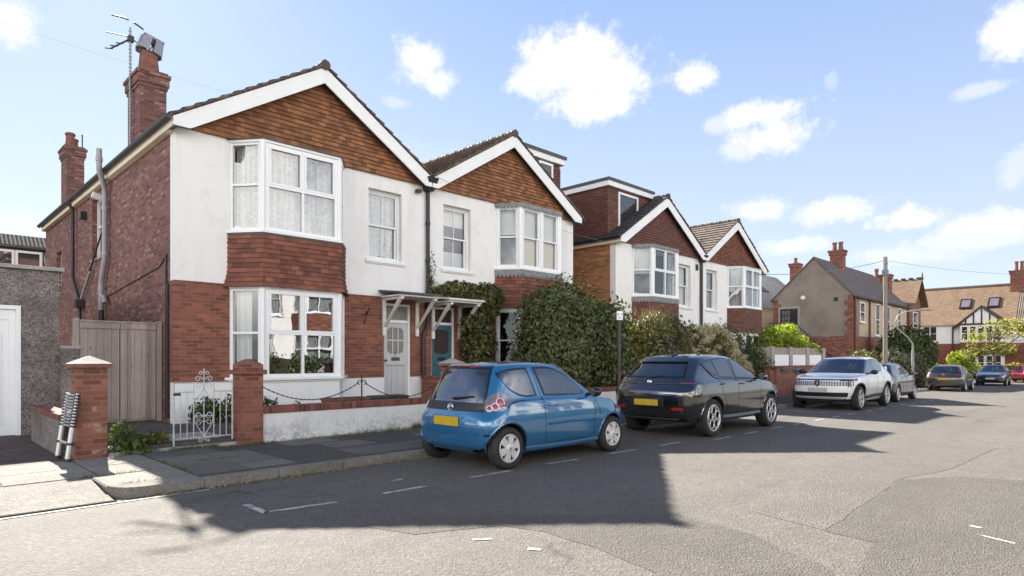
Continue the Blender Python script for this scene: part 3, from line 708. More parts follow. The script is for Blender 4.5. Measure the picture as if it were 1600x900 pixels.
    if can:
        c0, c1, cz, cm = can
        w = MB(xf); w.hexa([(c0, -0.92, cz - 0.01), (c1, -0.92, cz - 0.01), (c1, -0.001, cz + 0.09), (c0, -0.001, cz + 0.09)], [(c0, -0.92, cz + 0.045), (c1, -0.92, cz + 0.045), (c1, -0.001, cz + 0.145), (c0, -0.001, cz + 0.145)])
        co = build(w, 'canopy', M[cm], t, bevel=0.008)
        w = MB(xf); w.box(c0 + 0.05, c1 - 0.05, -0.86, -0.02, cz - 0.055, cz - 0.012); build(w, 'soffit_board', M['old_white_wood'], co)
        for u in (c0 + 0.1, c1 - 0.2):
            w = MB(xf); w.box(u, u + 0.09, -0.06, -0.002, cz - 1.0, cz - 0.06)
            w.hexa([(u + 0.005, -0.09, cz - 0.76), (u + 0.085, -0.09, cz - 0.76), (u + 0.085, -0.02, cz - 0.84), (u + 0.005, -0.02, cz - 0.84)], [(u + 0.005, -0.86, cz - 0.06), (u + 0.085, -0.86, cz - 0.06), (u + 0.085, -0.74, cz - 0.06), (u + 0.005, -0.74, cz - 0.06)])
            w.box(u, u + 0.09, -0.84, -0.06, cz - 0.12, cz - 0.056)
            build(w, 'bracket', M['old_white_wood'], co)
    return t, xf

# ------------------------------------------------------------------ the four houses of the row
st1 = dict(gable='tile_orange', apron='tile_red', roof='roof_brown', ff='casement', gf='casement', ff_cur='lace', gf_cur=[[('drape', (0.0, 0.62))], None, None], gf_glass='glass_bay',
           door='door_grey', number='7', canopy=(4.71, 6.03, 3.08, 'lead_dark'), side_windows=[(5.9, 6.95, 4.2, 5.85), (11.2, 12.0, 3.9, 5.0)])
H1, _ = house('white and red brick gabled house with pale grey door 7 and lace curtained bay', 4.05, 13.5, 0.0, st1, group='white gabled houses in the row')
# chimneys, pipes of the first house (local coordinates)
c1 = chimney(H1, 0.25, 0.83, 3.35, 4.4, 6.0, 8.46, 'brick_old', [])
w = MB(); w.hexa([(0.34, 3.55, 8.45), (0.74, 3.55, 8.45), (0.74, 3.95, 8.45), (0.34, 3.95, 8.45)], [(0.385, 3.6, 9.02), (0.695, 3.6, 9.02), (0.695, 3.9, 9.02), (0.385, 3.9, 9.02)])
build(w, 'chimney_pot', M['terracotta'], c1, bevel=0.015)
w = MB(); cx, cy = 0.54, 3.75
def cw(p):
    x, y, z = p[0] - cx, p[1] - cy, p[2] - 9.0; a = R(14); x, z = x * math.cos(a) + z * math.sin(a), -x * math.sin(a) + z * math.cos(a); return (x + cx, y + cy, z + 9.0)
w.xf = cw
for s0 in (-1, 1):
    prof = [(s0 * 0.05, -0.24), (s0 * 0.24, -0.20), (s0 * 0.30, -0.02), (s0 * 0.24, 0.2), (s0 * 0.05, 0.24)]
    for k in range(4):
        (xa, ya), (xb, yb) = prof[k], prof[k + 1]
        w.hexa([(cx + xa, cy + ya, 9.0), (cx + xb, cy + yb, 9.0), (cx + xb * 0.93, cy + yb * 0.93, 9.0), (cx + xa * 0.93, cy + ya * 0.93, 9.0)], [(cx + xa * 0.86, cy + ya * 0.9, 9.36), (cx + xb * 0.86, cy + yb * 0.9, 9.36), (cx + xb * 0.8, cy + yb * 0.8, 9.36), (cx + xa * 0.8, cy + ya * 0.8, 9.36)])
w.box(cx - 0.23, cx + 0.23, cy - 0.2, cy + 0.2, 9.34, 9.38)
w.box(cx - 0.03, cx + 0.03, cy - 0.2, cy + 0.2, 9.0, 9.1)
build(w, 'chimney_cowl', M['galv'], c1)
chimney(H1, 0.3, 0.83, 12.3, 13.1, 6.0, 8.78, 'brick_old', [(0.47, 12.55, 0.14, 0.48), (0.65, 12.9, 0.12, 0.4)])
w = MB(); w.tube([(0.78, 12.35, 8.7), (0.78, 12.35, 9.25)], 0.02, 6); w.tube([(0.7, 12.35, 9.2), (0.9, 12.3, 9.22)], 0.015, 6); build(w, 'aerial_stub', M['black_iron'], H1)
w = MB()
w.tube([(-0.32, 4.6, 6.66), (-0.32, 4.6, 6.25), (-0.31, 4.62, 6.12), (-0.13, 4.98, 5.85), (-0.11, 5.02, 5.7), (-0.11, 5.02, 4.12), (-0.11, 5.04, 4.0), (-0.11, 5.36, 3.55), (-0.11, 5.4, 3.4), (-0.11, 5.4, 2.75)], 0.064, 12)
for p in ((-0.32, 4.6, 6.4), (-0.11, 5.02, 5.3), (-0.11, 5.02, 4.15), (-0.11, 5.4, 3.3)):
    w.tube([(p[0], p[1], p[2] - 0.05), (p[0], p[1], p[2] + 0.05)], 0.078, 12)
w.tube([(-0.11, 5.4, 3.12), (-0.11, 5.1, 3.05), (-0.11, 5.02, 2.9)], 0.06, 10)
build(w, 'soil_pipe', M['grey_pipe'], H1, smooth=50)
w = MB(); w.tube([(-0.11, 5.4, 2.75), (-0.11, 5.35, 2.3), (-0.11, 5.35, 0.2)], 0.06, 10); build(w, 'soil_pipe', M['black_iron'], H1, smooth=50)
w = MB(); w.tube([(-0.2, 8.9, 6.08), (-0.1, 8.9, 5.9), (-0.1, 8.9, 3.9), (-0.1, 7.95, 3.1), (-0.1, 7.95, 0.2)], 0.045, 8); w.box(-0.22, -0.02, 7.8, 8.1, 2.95, 3.18); build(w, 'downpipe', M['black_plastic'], H1, smooth=50)
w = MB(); w.tube([(-0.02, 5.4, 4.75), (-0.09, 5.45, 4.75), (-0.09, 7.9, 3.15)], 0.025, 8); build(w, 'waste_pipe', M['black_plastic'], H1)
w = MB(); w.tube([(-0.05, 6.75, 3.9), (-0.09, 6.8, 3.85), (-0.09, 7.9, 3.15)], 0.035, 8); build(w, 'waste_pipe', M['grey_pipe'], H1)
w = MB(); w.tube([(-0.03, 0.42, 3.6), (-0.03, 0.42, 0.3)], 0.022, 6); w.tube([(-0.03, 0.32, 3.0), (-0.03, 0.32, 0.3)], 0.03, 6); w.tube([(-0.02, 0.42, 3.6), (-0.02, 0.9, 3.4), (-0.02, 5.1, 3.1)], 0.012, 5); build(w, 'wall_cable', M['black_plastic'], H1)
w = MB(); w.box(-0.16, 0, 7.55, 7.8, 5.45, 5.65); build(w, 'vent_hood', M['black_plastic'], H1)
w = MB(); w.tube([(-0.05, 5.7, 5.7), (-0.25, 5.7, 5.75)], 0.09, 10); build(w, 'extract_vent', M['white_wood'], H1)
# hopper and downpipe in the valley, small flood lamp
w = MB(); w.hexa([(6.1, -0.22, 5.95), (6.3, -0.22, 5.95), (6.3, -0.02, 5.95), (6.1, -0.02, 5.95)], [(6.02, -0.36, 6.28), (6.36, -0.36, 6.28), (6.36, -0.02, 6.28), (6.02, -0.02, 6.28)])
w.tube([(6.2, -0.08, 6.0), (6.2, -0.08, 2.4), (6.12, -0.08, 2.25), (6.05, -0.08, 2.1), (6.05, -0.08, 0.2)], 0.05, 10)
for z in (5.1, 4.1, 3.3, 1.5): w.tube([(6.2 if z > 2.3 else 6.05, -0.08, z - 0.04), (6.2 if z > 2.3 else 6.05, -0.08, z + 0.04)], 0.064, 10)
build(w, 'downpipe', M['black_iron'], H1, smooth=50)
w = MB(); w.box(5.82, 5.95, -0.16, -0.02, 5.86, 5.95); build(w, 'flood_lamp', M['black_plastic'], H1, bevel=0.01)
w = MB(); w.tube([(4.28, -0.0, 2.55), (4.28, -0.15, 2.62), (4.28, -0.28, 2.72)], 0.014, 6); w.tube([(4.28, -0.02, 2.35), (4.28, -0.2, 2.64)], 0.012, 6); build(w, 'basket_bracket', M['black_iron'], H1)

st2 = dict(mirror=True, gable='tile_orange', apron='tile_red', roof='roof_brown', ff='sash', gf='sash', scallop=True, bay_x=-0.16, sash_u=4.58, door_u=5.12,
           ff_cur=['blind', [('blind', (0, 1), (0.5, 1)), ('blind_cream', (0, 1), (0.0, 0.5))], [('blind', (0, 1), (0.55, 1.0))]], gf_cur=None, sash_cur=[('blind', (0, 1), (0.72, 1)), ('blind', (0, 1), (0.0, 0.28))],
           door='door_teal', door_bars=False, door_glass='obscure_dark', fan='obscure_dark', letter='black_iron', canopy=(4.87, 6.11, 3.03, 'old_white_wood'))
H2, xf2 = house('white gabled house with teal door, sash windows and scalloped lead around its bay', 10.23, 13.5, 0.0, st2, group='white gabled houses in the row')
def dormer(parent, xf, x0, x1, y0, y1, zt, mat, win, zb=5.9):
    w = MB(xf)
    w.box(x0, x1, y0, y1, zb, zt - 0.22); d = build(w, 'dormer', M[mat], parent)
    g = 0.1; tb = MB(xf)
    k0 = int(math.ceil(zb / g))
    for k in range(k0, int((zt - 0.22) / g)):
        z = k * g
        tb.hexa([(x0 - 0.028, y0 - 0.028, z), (x1, y0 - 0.028, z), (x1, y0, z), (x0 - 0.028, y0, z)], [(x0 - 0.01, y0 - 0.01, z + g), (x1, y0 - 0.01, z + g), (x1, y0, z + g), (x0 - 0.01, y0, z + g)])
        tb.hexa([(x0 - 0.028, y0 - 0.002, z), (x0 - 0.001, y0 - 0.002, z), (x0 - 0.001, y1, z), (x0 - 0.028, y1, z)], [(x0 - 0.01, y0 - 0.002, z + g), (x0 - 0.001, y0 - 0.002, z + g), (x0 - 0.001, y1, z + g), (x0 - 0.01, y1, z + g)])
    build(tb, 'dormer_tiles', M[mat], d)
    w = MB(xf); w.box(x0 - 0.12, x1, y0 - 0.14, y0 - 0.11, zt - 0.22, zt - 0.03); w.box(x0 - 0.12, x0 - 0.09, y0 - 0.11, y1, zt - 0.22, zt - 0.03); w.box(x0 - 0.09, x1, y0 - 0.11, y1, zt - 0.22, zt - 0.2)
    build(w, 'dormer_fascia', M['white_wood'], d)
    w = MB(xf); w.box(x0 - 0.17, x1, y0 - 0.19, y1, zt - 0.03, zt + 0.07); build(w, 'dormer_roof', M['lead_dark'], d)
    u0, u1, v0, v1 = win
    w = MB(xf); F = Fr((0, y0, 0), (1, 0, 0), (0, -1, 0))
    for a, b, c, e in ((u0, u0 + 0.08, v0, v1), (u1 - 0.08, u1, v0, v1), (u0 + 0.08, u1 - 0.08, v0, v0 + 0.08), (u0 + 0.08, u1 - 0.08, v1 - 0.08, v1)): fbox(w, F, a, b, c, e, 0.0, 0.06)
    o = build(w, 'dormer_window', M['upvc'], d)
    w = MB(xf); w.quad(F.p(u0 + 0.08, v0 + 0.08, 0.034), F.p(u1 - 0.08, v0 + 0.08, 0.034), F.p(u1 - 0.08, v1 - 0.08, 0.034), F.p(u0 + 0.08, v1 - 0.08, 0.034)); build(w, 'pane', M['dark_lens'], o)
dormer(H2, xf2, 0.05, 2.9, 0.55, 6.5, 8.32, 'tile_brown', (0.45, 1.15, 7.35, 8.05))
chimney(H2, 0.4, 0.95, 8.6, 9.3, 6.0, 9.0, 'brick_red', [(0.65, 8.95, 0.13, 0.4)], xf2)
# skylights on the slope towards house 1
w = MB()
for y in (3.0, 5.2):
    for w in (MB(),):
        pts = []
        for (s, yy) in ((0.9, y), (0.9, y + 1.1), (2.2, y + 1.1), (2.2, y)):
            x = s; z = zroof(HW - s) if False else ZR - (RX - s) * SL
            pts.append((x, yy, z + 0.07))
        w.prism(pts, (-0.03, 0, 0.05)); build(w, 'skylight', M['lead_dark'], H2)

st3 = dict(gable='tile_brown', apron='tile_brown', roof='roof_dark', side='brick_yellow', ff='casement', gf='casement', scallop=True, ff_cur=[[('blind', (0, 1), (0.45, 1))], [('lace', (0.8, 1.0))], None], gf_cur=None, sash_cur='blind', sash_bars=False)
H3, _ = house('white gabled house with yellow brick side and brown tiled box dormer', 18.85, 13.5, -0.3, st3, group='white gabled houses in the row')
dormer(H3, None, 0.12, 3.05, 0.45, 7.5, 8.42, 'tile_brown', (0.75, 2.05, 6.6, 8.1), zb=6.3)
w = MB(); w.tube([(6.2, -0.08, 6.1), (6.2, -0.08, 0.0)], 0.06, 10); w.hexa([(6.1, -0.22, 5.95), (6.3, -0.22, 5.95), (6.3, -0.02, 5.95), (6.1, -0.02, 5.95)], [(6.02, -0.34, 6.25), (6.36, -0.34, 6.25), (6.36, -0.02, 6.25), (6.02, -0.02, 6.25)]); build(w, 'downpipe', M['black_plastic'], H3, smooth=50)
w = MB(); w.hexa([(4.0, -0.10, 5.55), (4.16, -0.10, 5.55), (4.16, 0, 5.55), (4.0, 0, 5.55)], [(3.93, -0.12, 5.95), (4.2, -0.12, 5.95), (4.2, 0, 5.95), (3.93, 0, 5.95)]); build(w, 'burglar_alarm', paint('alarm_red', (0.4, 0.03, 0.05), 0.4), H3)
w = MB(); w.box(5.82, 5.98, -0.05, 0, 5.6, 5.85); build(w, 'vent_hood', M['black_plastic'], H3)
st4 = dict(mirror=True, gable='tile_red', apron='tile_brown', roof='roof_red', ff='casement', gf='casement', ff_cur='lace', gf_cur=None, sash_cur='lace', sash_bars=False, bay_x=-0.16, sash_u=4.6)
H4, _ = house('white gabled house with smooth red tiled gable, last of the white row', 25.03, 13.5, -0.3, st4, group='white gabled houses in the row')
w = MB(); w.tube([(1.8, 2.4, 7.4), (1.8, 2.4, 8.95)], 0.02, 6); w.tube([(1.0, 2.4, 8.3), (1.9, 2.3, 8.6)], 0.015, 6)
for k in range(4): w.tube([(1.05 + k * 0.2, 2.15, 8.32 + k * 0.065), (1.05 + k * 0.2, 2.65, 8.32 + k * 0.065)], 0.01, 5)
build(w, 'roof_aerial', M['black_iron'], H4)

# opposite side of the street, behind the camera: what the front windows and the car paint mirror
o1 = dict(gf_wall='white_render', gable='tile_red', apron='tile_red', roof='roof_brown', ff='casement', gf='casement', ff_cur='lace', gf_cur='lace')
for k, (xx, lab) in enumerate(((5.6, 'sunlit white gabled house across the street, mirrored in the ground floor bay of the house with the grey door'), (11.78, 'sunlit white gabled house across the street, mirrored in the window of the house with the teal door'), (26.6, 'sunlit white gabled house across the street, mirrored in the side of the black car'), (20.4, 'sunlit white gabled house across the street, mirrored in the tailgate of the blue car'))):
    lab = ' '.join(lab.split()[:16])
    if k == 0: OPP, _ = house(lab, xx, -8.6, 0.0, o1, math.pi, 'houses on the far side of the street')
    else:
        c = copy_tree(OPP); c.location = (xx, -8.6, 0.0); c['label'] = lab
# ------------------------------------------------------------------ setting: ground, road, pavements
CAMH, FPX, HOR = 1.5, 980.0, 560.0
def ground_pt(px, py, z=0.0):
    """where the line of sight through a photo pixel meets the road plane (used to survey the markings)"""
    a = (px - 800) / FPX; t = (CAMH - z) * FPX / (py - HOR)
    return (t * (1 + a) / math.sqrt(2), t * (1 - a) / math.sqrt(2))

def strip(name, mat, xs, ya, yb, dz, ny=1):
    m = MB(); n = len(xs)
    V = []
    for x in xs:
        a, b = ya(x), yb(x)
        for j in range(ny + 1):
            V.append((x, a + (b - a) * j / ny, gz(x) + dz))
    k = ny + 1
    m.add(V, [(i * k + j, (i + 1) * k + j, (i + 1) * k + j + 1, i * k + j + 1) for i in range(n - 1) for j in range(ny)])
    return struct(name, m, mat, smooth=180)
XS = [-60, -20, 0] + list(range(8, 64, 2)) + [66, 72, 90, 130]
m = MB(); xs = [-400] + XS + [400]
V = [(x, y, gz(x) - 0.06) for x in xs for y in (-400, 400)]
m.add(V, [(2 * i, 2 * i + 2, 2 * i + 3, 2 * i + 1) for i in range(len(xs) - 1)])
struct('ground', m, M['land'])
strip('road', M['asphalt'], [x for x in XS if x <= 72], lambda x: -2.0 if x < 62 else -45, lambda x: kerb_y(x) if x < 62 else 60, 0.0)
XP = [2.6, 5, 8] + list(range(10, 58, 2))
strip('pavement', M['pave_tar'], XP, lambda x: kerb_y(x) + 0.14, lambda x: 10.36, 0.10)
m = MB()
m.add([(-60, -2.0, 0.1), (62, -2.0, gz(62) + 0.1), (62, -4.6, gz(62) + 0.1), (-60, -4.6, 0.1)], [(0, 1, 2, 3)]); m.box(-60, 62, -2.14, -2.0, -0.5, 0.10)
struct('far_pavement', m, M['slab'])
m = MB(); m.box(-60, 62, -8.6, -4.6, -0.6, 0.08); struct('far_gardens', m, M['pave_tar'])
# kerb stones
m = MB(); x = 1.72; rr = random.Random(3)
while x < 60:
    L = 0.9; z = gz(x)
    a, b = kerb_y(x), kerb_y(x + L)
    d = rr.uniform(-0.006, 0.006)
    if x < 1.8:
        # rounded end stone of the dropped kerb
        pts = [(x + 0.30 - 0.30 * math.cos(q * math.pi / 10), a + 0.30 - 0.30 * math.sin(q * math.pi / 10)) for q in range(6)] + [(x + L - 0.006, a), (x + L - 0.006, a + 0.34), (x, a + 0.34)]
        m.prism([(p[0], p[1], -0.1) for p in pts], (0, 0, 0.212))
    else:
        m.hexa([(x, a + d, z - 0.1), (x + L - 0.006, b + d, z - 0.1), (x + L - 0.006, b + 0.14, z - 0.1), (x, a + 0.14, z - 0.1)], [(x, a + 0.014 + d, z + 0.11), (x + L - 0.006, b + 0.014 + d, z + 0.11), (x + L - 0.006, b + 0.14, z + 0.11), (x, a + 0.14, z + 0.11)])
    x += L
struct('kerb', m, M['kerb'], bevel=0.012)
# dropped crossing in front of the garage, slabs behind it
m = MB(); m.add([(-12, 7.62, 0.012), (1.70, 7.62, 0.012), (1.70, 8.72, 0.10), (-12, 8.72, 0.10)], [(0, 1, 2, 3)]); struct('crossover', m, M['crossover'])
m = MB(); m.box(-12, 1.72, 7.57, 7.60, -0.05, 0.014); struct('gutter_strip', m, M['pave_tar'])
m = MB(); m.add([(-12, 8.72, 0.0999), (2.62, 8.72, 0.0999), (2.62, 10.36, 0.0999), (-12, 10.36, 0.0999)], [(0, 1, 2, 3)]); m.add([(1.70, 7.95, 0.0999), (2.62, 7.79, 0.0999), (2.62, 8.73, 0.0999), (1.70, 8.73, 0.0999)], [(0, 1, 2, 3)]); struct('slab_bedding', m, M['soil'])
m = MB(); rr = random.Random(11)
for i, x in enumerate(np.arange(-9.0, 2.6, 0.9)):
    for (ya, yb) in ((8.74, 9.5), (9.52, 10.34)):
        d = rr.uniform(0, 0.006); m.box(x + 0.012, min(x + 0.888, 2.61), ya + 0.008, yb - 0.008, 0.0, 0.106 + d)
m.box(1.72, 2.3, 8.0, 8.70, 0.0, 0.107); m.box(2.32, 2.61, 7.99, 8.70, 0.0, 0.109)
struct('paving_slabs', m, M['crossover'], bevel=0.005)
m = MB(); rr = random.Random(5)
for (x0, y0, w_, h_) in ((2.66, 8.0, 0.62, 0.9), (2.66, 8.92, 0.62, 0.75), (3.3, 8.0, 0.6, 0.45), (3.3, 8.47, 0.6, 0.42), (3.3, 8.9, 0.6, 0.8), (2.66, 9.69, 0.9, 0.62), (4.9, 8.0, 0.9, 0.75), (5.82, 8.02, 0.9, 0.72), (5.0, 8.9, 0.75, 0.6), (6.9, 8.9, 0.9, 0.6), (7.82, 8.9, 0.9, 0.62), (4.6, 9.6, 0.9, 0.6), (8.9, 8.0, 0.9, 0.7)):
    d = rr.uniform(0, 0.004); m.box(x0, x0 + w_, y0, y0 + h_, 0.05, 0.105 + d)
struct('paving_slabs', m, M['slab'], bevel=0.005)
# driveway and front gardens
m = MB(); m.add([(-12, 10.36, 0.102), (1.86, 10.36, 0.102), (1.86, 14.4, 0.104), (-12, 14.4, 0.104)], [(0, 1, 2, 3)]); struct('driveway', m, M['pavers'])
m = MB(); m.box(1.95, 4.42, 10.42, 14.2, -0.2, 0.20); m.box(2.36, 4.05, 14.2, 30, -0.2, 0.22); m.box(4.42, 10.2, 10.5, 13.52, -0.2, 0.235); m.box(10.2, 16.5, 10.5, 13.52, -0.3, 0.237); m.box(16.5, 18.85, 10.5, 26, -0.4, 0.1)
struct('garden_path', m, M['path_brown'])
m = MB(); m.box(18.85, 34, 10.4, 13.52, -0.6, 0.05); m.box(34, 57, 10.4, 13.2, -1, -0.25); struct('front_gardens', m, M['soil'])
m = MB(); m.box(2.25, 4.05, 10.36, 10.52, 0.0, 0.15); struct('gate_threshold', m, M['concrete'], bevel=0.012)
m = MB(); m.box(3.0, 3.95, 10.75, 11.5, 0.15, 0.235); struct('concrete_step', m, M['concrete'], bevel=0.015)

# painted markings and repairs, surveyed on the photograph
def line(mb, p, q, w, dz=0.006):
    a, b = Vector(p), Vector(q); d = (b - a).normalized(); n = Vector((-d.y, d.x)) * w / 2
    k = max(1, int((b - a).length / 0.4))
    for i in range(k):
        c, e = a.lerp(b, i / k), a.lerp(b, (i + 1) / k)
        mb.quad((c.x - n.x, c.y - n.y, gz(c.x) + dz), (e.x - n.x, e.y - n.y, gz(e.x) + dz), (e.x + n.x, e.y + n.y, gz(e.x) + dz), (c.x + n.x, c.y + n.y, gz(c.x) + dz))
m = MB()
G = ground_pt
line(m, G(384, 789), G(416, 802), 0.075); line(m, G(413, 801.5), G(526, 785), 0.075)
for a, b in (((598, 772), (666, 760)), ((735, 746.5), (797, 736)), ((853, 725.5), (903, 718)), ((950, 709.5), (992, 703)), ((1030, 697), (1062, 691))):
    line(m, G(*a), G(*b), 0.07)
x = G(1062, 691)[0] + 0.75
while x < 19: line(m, (x, 5.52), (x + 0.62, 5.53), 0.07); x += 1.25
line(m, (18.5, 5.55), (18.5, 7.3), 0.07); line(m, (24.0, 5.7), (24.6, 5.72), 0.07)
x = 20.0
while x < 28: line(m, (x, 5.56), (x + 0.6, 5.58), 0.07); x += 1.3
line(m, (-2.5, 7.47), (2.62, 7.50), 0.05)
line(m, (34, 3.4), (38.5, 3.4), 0.1); line(m, (44, 3.4), (48, 3.4), 0.1)
line(m, G(738, 844), G(768, 842.5), 0.05); line(m, G(825, 858), G(846, 860), 0.05); line(m, G(1515, 822), G(1535, 826), 0.05); line(m, G(1528, 836), G(1586, 850), 0.03)
line(m, G(610, 752), G(628, 749), 0.08)
struct('road_marking', m, M['marking'])
def patch(name, pts, mat, dz):
    rr = random.Random(len(pts)); P = [Vector(G(*p)) for p in pts]; out = []
    for i, p in enumerate(P):
        q = P[(i + 1) % len(P)]; k = max(1, int((q - p).length / 0.25))
        for j in range(k):
            c = p.lerp(q, j / k); out.append((c.x + rr.uniform(-0.02, 0.02), c.y + rr.uniform(-0.02, 0.02), dz))
    m = MB(); m.add(out, [tuple(range(len(out)))])
    bm = bmesh.new(); vs = [bm.verts.new(p) for p in out]; bm.faces.new(vs); bmesh.ops.triangulate(bm, faces=bm.faces); me = bpy.data.meshes.new(name); bm.to_mesh(me); bm.free()
    me.materials.append(mat); o = bpy.data.objects.new(name, me); col.objects.link(o); o['kind'] = 'structure'
    for p in me.polygons:
        pass
    return o
patch('road_repair', [(1293, 831), (1409, 750), (1500, 745), (1900, 770), (2300, 1000), (1300, 1010), (1335, 900), (1364, 848)], M['patch_dark'], 0.003)
patch('road_repair', [(560, 822), (700, 806), (1057, 804), (1178, 837), (1290, 887), (1330, 930), (1060, 930), (1020, 895), (930, 856), (852, 831), (780, 822), (650, 835)], M['patch_dark'], 0.0032)
patch('road_repair', [(1180, 800), (1290, 730), (1420, 692), (1560, 700), (1480, 735), (1405, 749), (1290, 830)], M['patch_mid'], 0.003)

# ------------------------------------------------------------------ pillars, walls, gates
def brick_pillar(name, label, x0, x1, y0, y1, zb, zt, kind, mat='brick_pillar'):
    t = thing(name, label, 'gate pillar' if 'gate' in label else 'pillar', ((x0 + x1) / 2, (y0 + y1) / 2, zb), 0, 'brick pillars along the pavement'); off = t.location
    m = MB(); m.box(x0, x1, y0, y1, zb, zt)
    if kind == 'corbel': m.box(x0 - 0.045, x1 + 0.045, y0 - 0.045, y1 + 0.045, zt - 0.16, zt - 0.085)
    build(m, 'shaft', M[mat], t, off=off, bevel=0.008)
    m = MB(); cx, cy = (x0 + x1) / 2, (y0 + y1) / 2
    e = 0.055 if kind == 'pyramid' else 0.0
    if kind == 'pyramid':
        m.box(x0 - e, x1 + e, y0 - e, y1 + e, zt, zt + 0.055); build(m, 'cap_course', M['terracotta'], t, off=off, bevel=0.006); m = MB()
        b = zt + 0.056; m.add([(x0 - e, y0 - e, b), (x1 + e, y0 - e, b), (x1 + e, y1 + e, b), (x0 - e, y1 + e, b), (cx, cy, b + 0.115)], [(3, 2, 1, 0), (0, 1, 4), (1, 2, 4), (2, 3, 4), (3, 0, 4)])
        build(m, 'cap', M['concrete'], t, off=off)
    else:
        m.add([(x0 - e, y0 - e, zt), (x1 + e, y0 - e, zt), (x1 + e, y1 + e, zt), (x0 - e, y1 + e, zt), (cx - 0.04, cy - 0.04, zt + 0.09), (cx + 0.04, cy - 0.04, zt + 0.09), (cx + 0.04, cy + 0.04, zt + 0.09), (cx - 0.04, cy + 0.04, zt + 0.09)], [(3, 2, 1, 0), (0, 1, 5, 4), (1, 2, 6, 5), (2, 3, 7, 6), (3, 0, 4, 7), (4, 5, 6, 7)])
        build(m, 'cap', M['terracotta'], t, off=off)
    return t
brick_pillar('brick_pillar', 'orange brick gate pillar with pale stone pyramid cap, a ladder leaning on it', 1.86, 2.23, 10.33, 10.7, 0.08, 1.37, 'pyramid')
brick_pillar('brick_pillar', 'dark red brick gate pillar with corbelled top beside the white iron gate', 4.05, 4.41, 10.2, 10.56, 0.08, 1.40, 'corbel', 'brick_red')
brick_pillar('brick_pillar', 'brick pillar with weathered pointed cap behind the blue car', 8.42, 8.76, 10.24, 10.58, 0.08, 1.34, 'pyramid')

def low_wall(label, x0, x1, y0, y1, zt):
    t = thing('front_garden_wall', label, 'wall', ((x0 + x1) / 2, (y0 + y1) / 2, 0.08)); off = t.location
    m = MB(); m.box(x0, x1, y0 + 0.02, y1 - 0.02, 0.06, zt - 0.115); build(m, 'wall_face', M['wall_paint'], t, off=off)
    m = MB(); m.box(x0 + 0.002, x1 - 0.002, y0 - 0.015, y1 + 0.015, zt - 0.114, zt); build(m, 'brick_coping', M['brick_coping'], t, off=off, bevel=0.012)
    return t
low_wall('low white peeling front wall with red brick coping, before the house with the grey door', 4.412, 8.2, 10.24, 10.46, 0.70)
low_wall('low white front wall with brick coping under the big round bush', 9.4, 18.2, 10.24, 10.46, 0.72)
t = thing('path_wall', 'dark brick dividing wall between the grey and the teal door', 'wall', (10.13, 12.2, 0.2)); m = MB(); m.box(10.02, 10.24, 11.4, 13.38, 0.2, 0.98); build(m, 'wall_face', M['brick_red'], t, off=t.location); m = MB(); m.box(9.99, 10.27, 11.37, 13.4, 0.982, 1.04); build(m, 'wall_coping', M['brick_coping'], t, off=t.location, bevel=0.01)
t = thing('driveway_wall', 'low pebbledashed wall with brick coping beside the driveway', 'wall', (1.85, 11.9, 0.1)); m = MB(); m.box(1.76, 1.94, 10.73, 13.3, 0.08, 0.62); build(m, 'wall_face', M['pebble'], t, off=t.location); m = MB(); m.box(1.73, 1.97, 10.72, 13.3, 0.622, 0.71); build(m, 'wall_coping', M['brick_coping'], t, off=t.location, bevel=0.01)

# garage
t = thing('garage', 'grey pebbledashed flat roofed garage with white up and over door', 'garage', (-0.8, 14.4, 0.1)); off = t.location
F = Fr((0, 14.4, 0), (1, 0, 0), (0, -1, 0)); m = MB()
panel(m, F, -4.5, 2.33, 0.0, 3.13, [(-0.85, 1.75, 0.0, 2.46)], -0.25, 0); m.box(-4.5, -4.25, 14.651, 20, 0, 3.13); m.box(2.08, 2.33, 14.651, 20, 0, 3.13); m.box(-4.5, 2.33, 20, 20.25, 0, 3.13)
build(m, 'wall', M['pebble'], t, off=off)
m = MB(); m.box(-4.55, 2.40, 14.33, 20.3, 3.131, 3.20); build(m, 'flat_roof', M['concrete'], t, off=off, bevel=0.01)
m = MB(); 
for a, b, c, d in ((-0.85, -0.78, 0.1, 2.46), (1.68, 1.75, 0.1, 2.46), (-0.78, 1.68, 2.39, 2.46)): fbox(m, F, a, b, c, d, -0.1, 0.015)
build(m, 'door_frame', M['upvc'], t, off=off)
m = MB(); fbox(m, F, -0.78, 1.68, 0.11, 2.388, -0.09, -0.06)
for k in range(20):
    u = -0.66 + k * 0.113
    if u < 1.5: fbox(m, F, u + 0.004, u + 0.109, 0.28, 1.95 + 0.12 * math.sin(math.pi * ((u + 0.66) / 2.22)), -0.06, -0.045)
fbox(m, F, -0.78, -0.68, 0.11, 2.388, -0.06, -0.035); fbox(m, F, 1.58, 1.68, 0.11, 2.388, -0.06, -0.035); fbox(m, F, -0.68, 1.58, 2.2, 2.388, -0.06, -0.036); fbox(m, F, -0.68, 1.58, 0.11, 0.25, -0.06, -0.036)
gd = build(m, 'garage_door', M['upvc'], t, off=off)
m = MB(); fbox(m, F, 0.35, 0.5, 1.0, 1.06, -0.035, -0.0); build(m, 'handle', M['black_plastic'], gd, off=off)
t = thing('garden_pier', 'pebbledashed wall stub between the garage and the grey timber gate', 'wall', (2.48, 14.4, 0.1)); m = MB(); m.box(2.331, 2.60, 14.2, 14.55, 0.05, 1.68); build(m, 'wall_face', M['pebble'], t, off=t.location); m = MB(); m.box(2.331, 2.63, 14.18, 14.57, 1.682, 1.74); build(m, 'wall_coping', M['concrete'], t, off=t.location)

